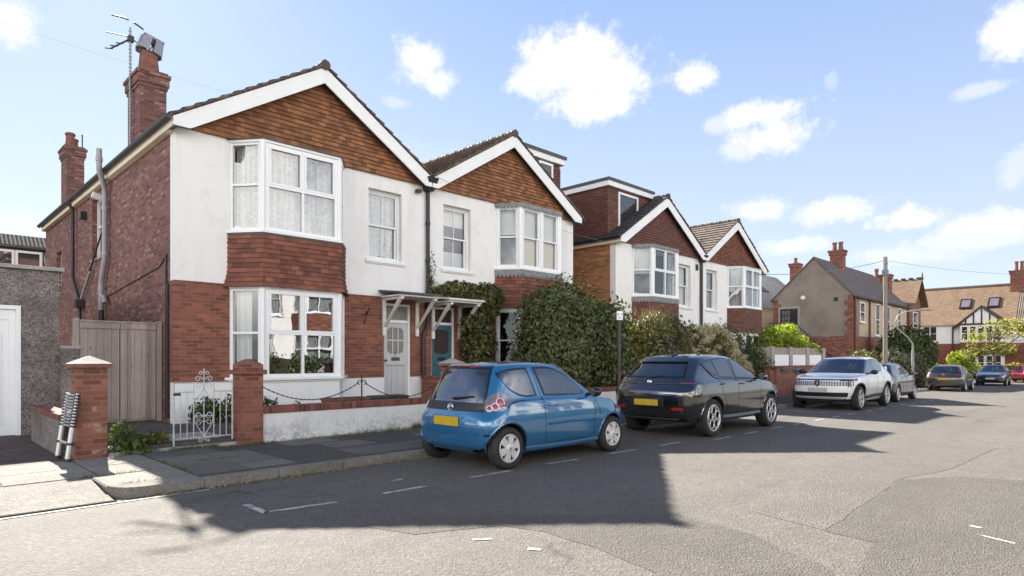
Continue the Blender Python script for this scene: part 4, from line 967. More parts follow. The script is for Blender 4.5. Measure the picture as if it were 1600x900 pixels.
# timber side gate
t = thing('timber_gate', 'tall weathered grey timber side gate of vertical boards between garage and house', 'gate', (3.25, 14.25, 0.22)); off = t.location
F = Fr((0, 14.25, 0), (1, 0, 0), (0, -1, 0)); m = MB(); rr = random.Random(2)
for (a, b, nm) in ((2.62, 3.28, 'fixed_panel'), (3.295, 3.93, 'gate_leaf')):
    m = MB(); n = int(round((b - a) / 0.121)); s = (b - a) / n
    for k in range(n): fbox(m, F, a + k * s + 0.002, a + (k + 1) * s - 0.003, 0.27 + rr.uniform(0, 0.02), 2.08, -0.02 + rr.uniform(-0.004, 0.004), 0.0 + rr.uniform(-0.004, 0.004))
    fbox(m, F, a, b, 2.081, 2.20, -0.03, 0.022); fbox(m, F, a, b, 0.24, 0.36, -0.05, -0.021); fbox(m, F, a, b, 1.1, 1.2, -0.05, -0.021)
    o = build(m, nm, M['timber'], t, off=off, bevel=0.003)
m = MB(); fbox(m, F, 2.56, 3.95, 2.201, 2.235, -0.05, 0.04); build(m, 'top_rail', M['timber'], t, off=off, bevel=0.005)
for a in (2.52, 3.945):
    m = MB(); fbox(m, F, a, a + 0.09, 0.1, 2.26, -0.1, 0.03); build(m, 'post', M['timber'], t, off=off, bevel=0.006)

# wrought-iron hand gate
t = thing('iron_gate', 'white wrought iron hand gate with scrolls beside the dark red pillar', 'gate', (3.98, 10.36, 0.15)); off = t.location
X0, X1, Y = 3.1, 3.97, 10.36; zb, zt = 0.27, 1.12; IM = paint('chalky_white_iron', (0.5, 0.5, 0.49), 0.6, var=0.3, scale=20)
m = MB()
m.tube([(X0, Y, 0.16), (X0, Y, zt)], 0.013, 6); m.tube([(X1, Y, 0.2), (X1, Y, zt)], 0.013, 6)
for z in (zb, zt - 0.14, zt): m.tube([(X0, Y, z), (X1, Y, z)] if z != zt - 0.14 else [(X0, Y, z), (X0 + 0.28, Y, z)], 0.009, 6)
m.tube([(X1 - 0.28, Y, zt - 0.14), (X1, Y, zt - 0.14)], 0.009, 6)
ca, cb = X0 + 0.285, X1 - 0.285
for x in (ca, (ca + cb) / 2, cb): m.tube([(x, Y, zb), (x, Y, zt + (0.0 if x != (ca + cb) / 2 else 0.22))], 0.008, 6)
for x in (X0 + 0.095, X0 + 0.19, X1 - 0.095, X1 - 0.19): m.tube([(x, Y, zb), (x, Y, zt - 0.14)], 0.007, 6)
build(m, 'frame', IM, t, off=off)
m = MB()
def scroll(cx, cz, r, sx, sz, turns=1.3):
    n = 26; pts = []
    for k in range(n + 1):
        q = k / n; a = q * turns * 2 * math.pi; rad = r * (1 - 0.75 * q)
        pts.append((cx + sx * (rad * math.cos(a)), Y, cz + sz * rad * math.sin(a)))
    m.tube(pts, 0.0055, 5)
cx = (ca + cb) / 2
for sx in (-1, 1):
    scroll(cx + sx * 0.075, zt - 0.05, 0.055, -sx, 1); scroll(cx + sx * 0.085, zt + 0.06, 0.05, -sx, 1); scroll(cx + sx * 0.075, 0.62, 0.06, -sx, -1); scroll(cx + sx * 0.07, 0.50, 0.05, -sx, 1)
    scroll(cx + sx * 0.045, zt + 0.15, 0.035, -sx, 1); scroll(cx + sx * 0.05, 0.22, 0.04, -sx, 1)
    m.tube([(cx, Y, zb), (cx + sx * 0.06, Y, 0.38), (cx + sx * 0.13, Y, 0.50), (cx + sx * 0.14, Y, 0.6)], 0.0065, 5)
    m.tube([(cx, Y, zt - 0.05), (cx + sx * 0.03, Y, zt - 0.14), (cx + sx * 0.10, Y, zt - 0.24), (cx + sx * 0.14, Y, zt - 0.30)], 0.0065, 5)
    m.tube([(cx + sx * 0.14, Y, 0.60), (cx + sx * 0.08, Y, 0.66), (cx, Y, 0.58)], 0.0065, 5)
m.tube([(cx - 0.14, Y + .001, 0.6), (cx + 0.14, Y + .001, 0.6)], 0.006, 5); m.tube([(cx - 0.05, Y - .001, zt + 0.07), (cx + 0.05, Y - .001, zt + 0.07)], 0.006, 5)
build(m, 'scrollwork', IM, t, off=off)
m = MB(); m.box(X0 - 0.01, X0 + 0.09, Y - 0.03, Y - 0.015, 0.93, 0.97); build(m, 'latch', M['black_iron'], t, off=off)

# chain on the wall
t = thing('chain_fence', 'black iron chain hung from a scrolled post on the low white wall', 'chain fence', (6.35, 10.35, 0.7)); off = t.location
m = MB(); m.tube([(6.35, 10.35, 0.69), (6.35, 10.35, 1.2)], 0.014, 7)
for s in (-1, 1):
    pts = [(6.35 + s * (0.055 + 0.04 * math.cos(a)), 10.35, 1.05 + 0.04 * math.sin(a)) for a in [math.pi - k * 0.45 for k in range(12)]]
    m.tube(pts, 0.008, 5)
build(m, 'post', M['black_iron'], t, off=off)
for (a, b) in (((4.42, 10.35, 1.05), (6.29, 10.35, 1.05)), ((6.41, 10.35, 1.05), (8.14, 10.35, 0.98))):
    m = MB(); n = 46; A, B = Vector(a), Vector(b); pts = []
    for k in range(n + 1):
        q = k / n; p = A.lerp(B, q); p.z -= 0.28 * (1 - (2 * q - 1) ** 2); pts.append(p)
    for k in range(n):
        p, q = pts[k], pts[k + 1]; d = (q - p) * 0.18
        m.tube([p - d, p + (q - p) * 0.5, q + d], [0.007, 0.013, 0.007] if k % 2 else [0.011, 0.006, 0.011], 5)
    build(m, 'chain', M['black_iron'], t, off=off)

# telescopic ladder
t = thing('telescopic_ladder', 'silver and black telescopic ladder leaning on the orange brick pillar', 'ladder', (1.74, 10.42, 0.1)); off = t.location
A0, B0 = Vector((1.70, 10.66, 0.107)), Vector((1.735, 10.2, 0.107)); lean = Vector((0.12, 0.0, 0.92))
def lp(base, q): return base + lean * q
for base in (A0, B0):
    m = MB(); m.tube([lp(base, 0.0), lp(base, 0.5)], 0.036, 12); s = build(m, 'stile', M['alu'], t, off=off, smooth=50)
    m = MB(); m.tube([lp(base, -0.0), lp(base, 0.045)], 0.044, 10); build(m, 'rubber_foot', M['black_plastic'], s, off=off)
    m = MB(); m.tube([lp(base, 0.24), lp(base, 0.275)], 0.041, 10); build(m, 'clamp', M['black_plastic'], s, off=off)
    m = MB()
    for k in range(11): m.tube([lp(base, 0.5 + k * 0.045 + 0.02), lp(base, 0.545 + k * 0.045)], 0.034 - k * 0.0012, 10)
    build(m, 'stile_sections', M['alu'], t, off=off, smooth=50)
    m = MB()
    for k in range(11): m.tube([lp(base, 0.5 + k * 0.045), lp(base, 0.528 + k * 0.045)], 0.043 - k * 0.0012, 10)
    build(m, 'collars', M['black_plastic'], t, off=off, smooth=50)
m = MB(); m.tube([lp(A0, 0.258), lp(B0, 0.258)], 0.022, 8); build(m, 'rung', M['alu'], t, off=off)
m = MB()
for k in range(11): m.tube([lp(A0, 0.513 + k * 0.045), lp(B0, 0.513 + k * 0.045)], 0.017, 8)
build(m, 'rung_stack', M['alu'], t, off=off)

# planters behind the wall
for (x, y, mat, lab) in ((6.35, 10.95, 'terracotta', 'brown oblong plant trough behind the low white wall'), (7.35, 11.0, 'pot_green', 'dark green oblong plant trough behind the low white wall')):
    if mat == 'pot_green': M['pot_green'] = paint('pot_green', (0.02, 0.05, 0.035), 0.5)
    t = thing('plant_trough', lab, 'planter', (x, y, 0.235), 0, 'plant troughs behind the wall'); m = MB(); m.hexa([(-0.36, -0.13, 0), (0.36, -0.13, 0), (0.36, 0.13, 0), (-0.36, 0.13, 0)], [(-0.42, -0.18, 0.46), (0.42, -0.18, 0.46), (0.42, 0.18, 0.46), (-0.42, 0.18, 0.46)]); m.box(-0.44, 0.44, -0.2, 0.2, 0.461, 0.49)
    build(m, 'trough', M[mat], t, bevel=0.01)
    m = MB(); m.box(-0.39, 0.39, -0.16, 0.16, 0.491, 0.505); build(m, 'soil', M['soil'], t)

# parking sign
t = thing('parking_sign', 'small white parking plate on a brown post between the blue and the black car', 'street sign', (13.99, 9.91, 0.1)); off = t.location
m = MB(); m.tube([(13.99, 9.91, 0.1), (13.99, 9.91, 2.75)], 0.05, 12); build(m, 'post', paint('brown_post', (0.055, 0.04, 0.035), 0.55), t, off=off, smooth=50)
Fp = Fr((13.95, 9.86, 2.53), (0.75, -0.66, 0), (-0.66, -0.75, 0)); m = MB(); fbox(m, Fp, -0.085, 0.085, 0.0, 0.24, 0.0, 0.012); pl = build(m, 'plate', M['upvc'], t, off=off, bevel=0.004)
m = MB(); 
for (u, v, w_, h_) in ((-0.06, 0.13, 0.035, 0.045), (0.03, 0.14, 0.03, 0.035), (-0.05, 0.07, 0.10, 0.012), (-0.05, 0.045, 0.09, 0.010)): fbox(m, Fp, u, u + w_, v, v + h_, 0.0125, 0.0135)
build(m, 'plate_marks', paint('sign_ink', (0.2, 0.18, 0.3), 0.5), pl, off=off)

# television aerial on the front chimney
t = thing('tv_aerial', 'tall lattice television aerial strapped to the front chimney', 'aerial', (4.2, 17.2, 7.0)); off = t.location
m = MB(); m.tube([(4.22, 17.35, 6.6), (4.22, 17.35, 9.55)], 0.022, 6); 
for k in range(31): m.tube([(4.22, 17.35, 6.8 + k * 0.088), (4.22, 17.35, 6.835 + k * 0.088)], 0.034, 6)
build(m, 'mast', M['galv'], t, off=off)
m = MB()
m.box(4.17, 4.29, 17.28, 17.42, 9.2, 9.33)
bd = Vector((-0.35, 0.45, -0.22))
m.tube([Vector((4.22, 17.35, 9.27)), Vector((4.22, 17.35, 9.27)) + bd * 0.9], 0.022, 6)
for k, L in ((0.35, 0.42), (0.6, 0.45), (0.85, 0.42)):
    c = Vector((4.22, 17.35, 9.24)) + bd * k; m.tube([c - Vector((0.26, 0.22, 0.13)) * L * 1.6, c + Vector((0.02, 0.05, 0.03))], 0.014, 5)
m.tube([(4.22, 17.35, 9.32), (3.83, 17.9, 9.5)], 0.014, 5); m.tube([(4.22, 17.35, 9.3), (4.62, 17.1, 8.97)], 0.014, 5)
build(m, 'aerial_head', M['black_iron'], t, off=off)
m = MB()
for (a, b) in ((-0.36, -0.02), (0.05, 0.26)):
    pts = []
    for k in range(8):
        q = a + (b - a) * k / 7; pts.append((4.22 + q * 1.0, 17.35 - q * 0.55, 9.71 - 0.5 * q - 0.8 * q * q))
    m.tube(pts, [0.008] + [0.021] * 6 + [0.008], 6)
build(m, 'reflector', M['black_iron'], t, off=off)

# telegraph pole, wires, street lamp
t = thing('telegraph_pole', 'tall pale wooden telegraph pole behind the white car', 'telegraph pole', (39.4, 10.0, -0.3)); off = t.location
m = MB(); m.tube([(39.4, 10.0, -0.5), (39.4, 10.0, 7.1)], [0.13, 0.10], 12); build(m, 'pole', paint('pole_timber', (0.24, 0.215, 0.185), 0.9, var=0.25, scale=8), t, off=off, smooth=50)
m = MB(); m.box(39.28, 39.52, 9.86, 10.14, 6.1, 6.42); m.tube([(39.4, 10.0, 6.43), (39.4, 10.0, 7.15)], 0.112, 8); build(m, 'junction_box', M['lead'], t, off=off)
def wire(label, a, b, sag, r=0.012):
    A, B = Vector(a), Vector(b); m = MB(); n = 18
    m.tube([A.lerp(B, k / n) - Vector((0, 0, sag * (1 - (2 * k / n - 1) ** 2))) for k in range(n + 1)], r, 4)
    return tag(build(m, 'overhead_wire', M['lead'], loc=(0, 0, 0)), label, 'overhead wire')
wire('pale overhead wire from the telegraph pole to the last white gabled house', (39.3, 9.95, 6.95), (28.6, 13.2, 5.5), 0.3, 0.013)
wire('short overhead wire running right from the telegraph pole', (39.5, 9.95, 6.95), (66, 4.5, 8.2), 0.3, 0.009)
wire('thin overhead wire crossing the sky to the first gable', (-6.0, 26.0, 13.2), (5.0, 13.1, 6.9), 0.25, 0.0016)
wire('thin overhead wire sagging across the bay of the scalloped lead house', (10.3, 13.1, 6.3), (18.7, 13.2, 5.6), 0.25, 0.006)
t = thing('street_lamp', 'slim pale street lamp with swan neck in front of the shrubs', 'street lamp', (42.0, 9.25, -0.35)); off = t.location
m = MB(); m.tube([(42, 9.25, -0.4), (42, 9.25, 2.0)], [0.075, 0.065], 10); m.tube([(42, 9.25, 2.0), (42, 9.25, 2.35), (41.75, 9.48, 2.75), (41.35, 9.8, 3.15), (41.2, 9.95, 3.55), (41.35, 9.85, 3.95), (41.75, 9.55, 4.2), (42.3, 9.1, 4.3)], 0.045, 8); build(m, 'column', paint('lamp_grey', (0.30, 0.30, 0.27), 0.6), t, off=off, smooth=60)
m = MB(); m.hexa([(42.2, 8.95, 4.24), (42.9, 8.45, 4.28), (43.0, 8.6, 4.28), (42.35, 9.2, 4.24)], [(42.2, 8.95, 4.33), (42.9, 8.45, 4.36), (43.0, 8.6, 4.36), (42.35, 9.2, 4.33)]); build(m, 'lamp_head', M['lead'], t, off=off)

# garden fence and wall further along
t = thing('front_garden_wall', 'red brick front wall with scooped top and pier behind the parked cars', 'wall', (27.0, 10.0, 0.0)); off = t.location
m = MB(); z0 = -0.3
n = 48; X0, X1 = 23.9, 31.5
V = []
for k in range(n + 1):
    x = X0 + (X1 - X0) * k / n; q = ((x - X0) % 1.9) / 1.9; z = 0.82 + 0.24 * (2 * q - 1) ** 2
    V += [(x, 9.95, z0), (x, 9.95, z), (x, 10.17, z), (x, 10.17, z0)]
m.add(V, [(4 * k + j, 4 * k + 4 + j, 4 * k + 4 + (j + 1) % 4, 4 * k + (j + 1) % 4) for k in range(n) for j in range(4)] + [(3, 2, 1, 0), (4 * n, 4 * n + 1, 4 * n + 2, 4 * n + 3)])
build(m, 'wall_face', M['brick_pillar'], t, off=off)
m = MB(); m.box(24.3, 24.75, 9.88, 10.25, z0, 1.12); m.box(24.26, 24.79, 9.84, 10.29, 1.12, 1.2); build(m, 'pier', M['brick_red'], t, off=off, bevel=0.01)
t = thing('panel_fence', 'grey fence on a brick base with white panels under yellow green ivy', 'fence', (29, 11.2, 0.0)); off = t.location
m = MB(); m.box(24.9, 33.6, 11.15, 11.4, -0.4, 1.17); build(m, 'brick_base', M['brick_coping'], t, off=off)
m = MB(); m.box(24.9, 33.6, 11.2, 11.28, 1.172, 1.98); build(m, 'backing_boards', M['timber'], t, off=off)
for x in (24.95, 26.85, 28.85, 30.85, 33.0):
    m = MB(); m.box(x, x + 0.3, 11.12, 11.2, 1.18, 2.02); build(m, 'post', M['concrete'], t, off=off)
for x in (27.15, 29.15, 31.2):
    m = MB(); m.box(x + 0.08, x + 1.6, 11.14, 11.198, 1.18, 1.66); build(m, 'white_panel', M['upvc'], t, off=off)
m = MB(); m.box(24.9, 33.6, 11.16, 11.36, 2.03, 2.08) if False else None
for (x, mat, lab) in ((26.1, (0.03, 0.03, 0.035), 'black wheelie bin behind the scooped brick wall'), (27.6, (0.10, 0.11, 0.10), 'grey wheelie bin behind the scooped brick wall')):
    t = thing('wheelie_bin', lab, 'bin', (x, 10.55, -0.05), 0, 'wheelie bins behind the wall'); pm = paint('bin_plastic', mat, 0.5)
    m = MB(); m.hexa([(-0.22, -0.25, 0.05), (0.22, -0.25, 0.05), (0.22, 0.25, 0.05), (-0.22, 0.25, 0.05)], [(-0.29, -0.33, 1.02), (0.29, -0.33, 1.02), (0.29, 0.33, 1.02), (-0.29, 0.33, 1.02)]); build(m, 'bin_body', pm, t, bevel=0.02)
    m = MB(); m.hexa([(-0.32, -0.37, 1.03), (0.32, -0.37, 1.03), (0.32, 0.36, 1.03), (-0.32, 0.36, 1.03)], [(-0.27, -0.3, 1.12), (0.27, -0.3, 1.12), (0.3, 0.36, 1.15), (-0.3, 0.36, 1.15)]); build(m, 'lid', pm, t, bevel=0.015)
    for s in (-1, 1):
        m = MB(); m.lathe([(0, -0.02), (0.1, -0.02), (0.1, 0.02), (0, 0.02)], (s * 0.24, 0.28, 0.1), 'x', 12); build(m, 'wheel', M['tyre'], t)

# ------------------------------------------------------------------ buildings further off
def win_simple(parent, F, u0, v0, w, h, off, mat='white_wood', pane='dark_lens', cols=1, rows=2, fr=0.07):
    m = MB(); u1, v1 = u0 + w, v0 + h
    for a, b, c, d in ((u0, u0 + fr, v0, v1), (u1 - fr, u1, v0, v1), (u0 + fr, u1 - fr, v0, v0 + fr), (u0 + fr, u1 - fr, v1 - fr, v1)): fbox(m, F, a, b, c, d, 0.004, 0.06)
    for k in range(1, cols): fbox(m, F, u0 + w * k / cols - fr / 2, u0 + w * k / cols + fr / 2, v0 + fr, v1 - fr, 0.004, 0.055)
    for k in range(1, rows): fbox(m, F, u0 + fr, u1 - fr, v0 + h * k / rows - fr / 3, v0 + h * k / rows + fr / 3, 0.004, 0.05)
    fbox(m, F, u0 - 0.08, u1 + 0.08, v0 - 0.08, v0 - 0.004, 0.004, 0.12)
    o = build(m, 'window', M[mat], parent, off=off)
    m = MB(); m.quad(F.p(u0 + fr, v0 + fr, 0.03), F.p(u1 - fr, v0 + fr, 0.03), F.p(u1 - fr, v1 - fr, 0.03), F.p(u0 + fr, v1 - fr, 0.03)); build(m, 'pane', M[pane], o, off=off)
    return o
def gable_block(mb, x0, x1, y0, y1, zb, ze, zr, ridge='x', apex=0.5):
    """walls with two gable ends; ridge runs along x or y"""
    if ridge == 'x':
        yr = y0 + (y1 - y0) * apex
        mb.prism([(x0, y0, zb), (x0, y0, ze), (x0, yr, zr), (x0, y1, ze), (x0, y1, zb)], (x1 - x0, 0, 0))
    else:
        xr = x0 + (x1 - x0) * apex
        mb.prism([(x0, y0, zb), (x0, y0, ze), (xr, y0, zr), (x1, y0, ze), (x1, y0, zb)], (0, y1 - y0, 0))
def gable_roof(mb, x0, x1, y0, y1, ze, zr, ridge='x', e=0.3, th=0.1, o=0.12, apex=0.5):
    if ridge == 'x':
        yr = y0 + (y1 - y0) * apex; s0 = (zr - ze) / (yr - y0); s1 = (zr - ze) / (y1 - yr)
        for (yy, s, sg) in ((y0, s0, -1), (y1, s1, 1)):
            mb.prism([(x0 - o, yy + sg * e, ze - s * e), (x0 - o, yr, zr), (x0 - o, yr, zr + th), (x0 - o, yy + sg * e, ze - s * e + th)], (x1 - x0 + 2 * o, 0, 0))
    else:
        xr = x0 + (x1 - x0) * apex; s0 = (zr - ze) / (xr - x0); s1 = (zr - ze) / (x1 - xr)
        for (xx, s, sg) in ((x0, s0, -1), (x1, s1, 1)):
            mb.prism([(xx + sg * e, y0 - o, ze - s * e), (xr, y0 - o, zr), (xr, y0 - o, zr + th), (xx + sg * e, y0 - o, ze - s * e + th)], (0, y1 - y0 + 2 * o, 0))
def stack(parent, cx, cy, w, d, zb, zt, off, pots=2, mat='brick_red', ph=0.6):
    m = MB(); m.box(cx - w / 2, cx + w / 2, cy - d / 2, cy + d / 2, zb, zt - 0.35); m.box(cx - w / 2 - 0.07, cx + w / 2 + 0.07, cy - d / 2 - 0.07, cy + d / 2 + 0.07, zt - 0.35, zt - 0.12); m.box(cx - w / 2 - 0.12, cx + w / 2 + 0.12, cy - d / 2 - 0.12, cy + d / 2 + 0.12, zt - 0.12, zt)
    c = build(m, 'chimney', M[mat], parent, off=off)
    for k in range(pots):
        m = MB(); yy = cy + (k - (pots - 1) / 2) * 0.42; m.lathe([(0.0, 0), (0.16, 0), (0.13, ph * 0.8), (0.17, ph * 0.85), (0.17, ph), (0.1, ph)], (cx, yy, zt), n=10); build(m, 'chimney_pot', M['terracotta'], c, off=off)
    return c

# house behind the garage
t = thing('house', 'dark tiled house with white framed dormer windows rising behind the garage', 'house', (0.0, 34.0, 0.1)); off = t.location
m = MB(); gable_block(m, -9, 7, 32, 40, 0, 3.9, 7.0, 'x'); build(m, 'wall', M['white_render'], t, off=off)
m = MB(); gable_roof(m, -9, 7, 32, 40, 3.9, 7.0, 'x'); build(m, 'roof', M['roof_dark'], t, off=off)
F = Fr((0, 31.95, 0), (1, 0, 0), (0, -1, 0)); m = MB(); m.box(-7, 4.65, 32.0, 34.5, 3.7, 5.95); build(m, 'dormer', M['lead_dark'], t, off=off)
m = MB(); m.box(-7.1, 4.78, 31.8, 34.6, 5.951, 6.05); build(m, 'dormer_roof', M['lead_dark'], t, off=off)
for u in (1.0, 1.9, 2.8, 3.7): win_simple(t, F, u, 4.2, 0.88, 1.65, off, 'upvc', 'glass', 1, 2, 0.09)

# cream house with slate roof
t = thing('house', 'cream rendered house with pale slate roof behind the brown gable', 'house', (48, 20, -0.4)); off = t.location
m = MB(); gable_block(m, 40, 57, 19.5, 27, -0.6, 5.4, 8.7, 'x'); build(m, 'wall', M['cream'], t, off=off)
m = MB(); gable_roof(m, 40, 57, 19.5, 27, 5.4, 8.7, 'x'); rf = build(m, 'roof', M['roof_slate'], t, off=off)
m = MB(); m.hexa([(48.5, 20.9, 6.7), (49.9, 20.9, 6.7), (49.9, 22.0, 7.65), (48.5, 22.0, 7.65)], [(48.5, 20.85, 6.8), (49.9, 20.85, 6.8), (49.9, 21.95, 7.75), (48.5, 21.95, 7.75)]); build(m, 'skylight', M['lead_dark'], rf, off=off)
stack(t, 56.2, 21.2, 0.8, 0.7, 7.0, 9.75, off, 1, ph=0.5)
win_simple(t, Fr((0, 19.5, 0), (1, 0, 0), (0, -1, 0)), 44.5, 3.6, 0.7, 0.7, off)

# brown roughcast gable house
t = thing('house', 'brown roughcast gabled house with brick base, purple slate roof and dark glazed door', 'house', (50, 15.5, -0.4)); off = t.location
X0, X1, Y0, Y1, AP = 44.0, 57.0, 13.0, 18.1, 0.47
m = MB(); gable_block(m, X0, X1, Y0, Y1, 2.95, 5.6, 8.2, 'x', AP); build(m, 'wall', M['roughcast'], t, off=off)
m = MB(); m.box(X0 - 0.01, X1 + 0.01, Y0 - 0.01, Y1 + 0.01, -1, 2.945); build(m, 'brick_base', M['brick_pillar'], t, off=off)
m = MB(); S_ = Fr((X0, 0, 0), (0, 1, 0), (-1, 0, 0)); Fq = Fr((0, Y0, 0), (1, 0, 0), (0, -1, 0))
for part in (0, 1):
    m = MB()
    for k in range(8):
        w_ = 0.32 if k % 2 else 0.5; za, zb_ = 2.96 + k * 0.33, 2.96 + k * 0.33 + 0.328
        if part: fbox(m, S_, Y1 - w_, Y1 + 0.02, za, zb_, 0.003, 0.03)
        else: fbox(m, S_, Y0 - 0.02, Y0 + w_, za, zb_, 0.003, 0.03); fbox(m, Fq, X0 - 0.03, X0 + w_, za, zb_, 0.003, 0.03)
    build(m, 'brick_quoins', M['brick_pillar'], t, off=off)
m = MB(); fbox(m, Fq, X0 + 1.2, X1, 2.95, 5.5, 0.003, 0.02); build(m, 'street_front', M['tan_render'], t, off=off)
m = MB(); gable_roof(m, X0, X1, Y0, Y1, 5.6, 8.2, 'x', 0.18, 0.12, 0.1, AP); build(m, 'roof', M['roof_purple'], t, off=off)
stack(t, 48.2, 15.25, 0.66, 0.85, 7.6, 9.2, off, 2, ph=0.6)
m = MB(); fbox(m, S_, 16.3, 17.75, 3.0, 5.05, 0.01, 0.05); build(m, 'door_surround', M['concrete'], t, off=off)
m = MB(); fbox(m, S_, 16.45, 17.6, 2.98, 4.9, 0.051, 0.09); dr = build(m, 'door', M['trim'], t, off=off)
m = MB()
for i in range(3):
    for j in range(3): fbox(m, S_, 16.95 + i * 0.19, 17.1 + i * 0.19, 3.75 + j * 0.36, 4.05 + j * 0.36, 0.091, 0.095)
build(m, 'pane', M['clear_lens'], dr, off=off)
m = MB(); Xs = X0 - 1.0
m.box(Xs, X0 - 0.02, 16.3, 18.0, 2.7, 2.95)
for k in range(9): m.box(Xs, X0 - 0.02, 16.3 - 0.3 * (k + 1), 16.3 - 0.3 * k, 2.5 - 0.3 * k, 2.7 - 0.3 * k)
st = build(m, 'outside_stair', M['concrete'], t, off=off)
m = MB(); m.tube([(Xs, 18.0, 3.9), (Xs, 16.3, 3.9), (Xs, 13.6, 1.2)], 0.03, 5)
for k in range(15):
    y = 18.0 - k * 0.3; zt = 3.9 if y > 16.3 else 3.9 - (16.3 - y); m.tube([(Xs, y, zt - 0.95), (Xs, y, zt)], 0.015, 4)
build(m, 'hand_rail', M['black_iron'], st, off=off)
m = MB(); fbox(m, S_, 13.9, 14.15, 5.25, 5.5, 0.005, 0.05); build(m, 'air_brick', M['black_plastic'], t, off=off)
m = MB(); m.lathe([(0, 0), (0.16, 0.0), (0.14, -0.12), (0, -0.16)], (X0, 16.1, 5.6), 'x', 10); build(m, 'wall_light', M['white_wood'], t, off=off)
for u, v, hh in ((45.2, 3.9, 1.3), (48.6, 3.1, 2.2), (51.2, 3.1, 2.2), (54.2, 3.4, 1.9)): win_simple(t, Fr((0, Y0 - 0.03, 0), (1, 0, 0), (0, -1, 0)), u, v, 1.0, hh, off)
for u in (45.6, 49.6): win_simple(t, Fr((0, Y0 - 0.03, 0), (1, 0, 0), (0, -1, 0)), u, 0.6, 1.0, 1.4, off)
RP = paint('rusty_pipe', (0.13, 0.035, 0.03), 0.6)
for (px_, za, zb_, rd) in ((X0 + 0.15, 5.4, -0.3, .06), (47.2, 5.4, -0.3, .06), (50.4, 5.3, 7.2, .09)):
    m = MB(); m.tube([(px_, Y0 - 0.1, za), (px_, Y0 - 0.1, zb_)], rd, 8); build(m, 'downpipe' if zb_ < za else 'vent_pipe', RP, t, off=off)
m = MB(); m.box(X0 + 0.05, X1, Y0 - 0.3, Y0 - 0.17, 5.42, 5.52); build(m, 'gutter', M['black_plastic'], t, off=off)

# red brick house with tan roof
t = thing('house', 'red brick house with small tan tiled gable and tall chimneys beyond the telegraph pole', 'house', (60, 15, -0.45)); off = t.location
m = MB(); gable_block(m, 58.0, 61.6, 13.0, 22, -1, 6.1, 7.9, 'y'); build(m, 'wall', M['brick_pillar'], t, off=off)
m = MB(); gable_roof(m, 58.0, 61.6, 13.0, 22, 6.1, 7.9, 'y', 0.35, 0.12, 0.5); build(m, 'roof', M['roof_tan'], t, off=off)
m = MB(); m.tube([(59.8, 12.5, 7.9), (59.8, 12.5, 8.5)], [0.1, 0.03], 8)
for k in range(16): m.box(59.7, 59.9, 12.6 + k * 0.55, 12.9 + k * 0.55, 8.0, 8.13)
build(m, 'ridge_finial', M['lead_dark'], t, off=off)
stack(t, 57.6, 14.6, 0.75, 0.75, 3.0, 8.3, off, 1, ph=1.0); stack(t, 60.4, 16.0, 0.7, 0.7, 7.3, 8.0, off, 1, 'brick_old', 1.2)
for y in (14.2, 17): win_simple(t, Fr((58.0, 0, 0), (0, 1, 0), (-1, 0, 0)), y, 3.4, 0.9, 1.9, off)
win_simple(t, Fr((0, 13.0, 0), (1, 0, 0), (0, -1, 0)), 59.0, 3.4, 1.5, 1.9, off)

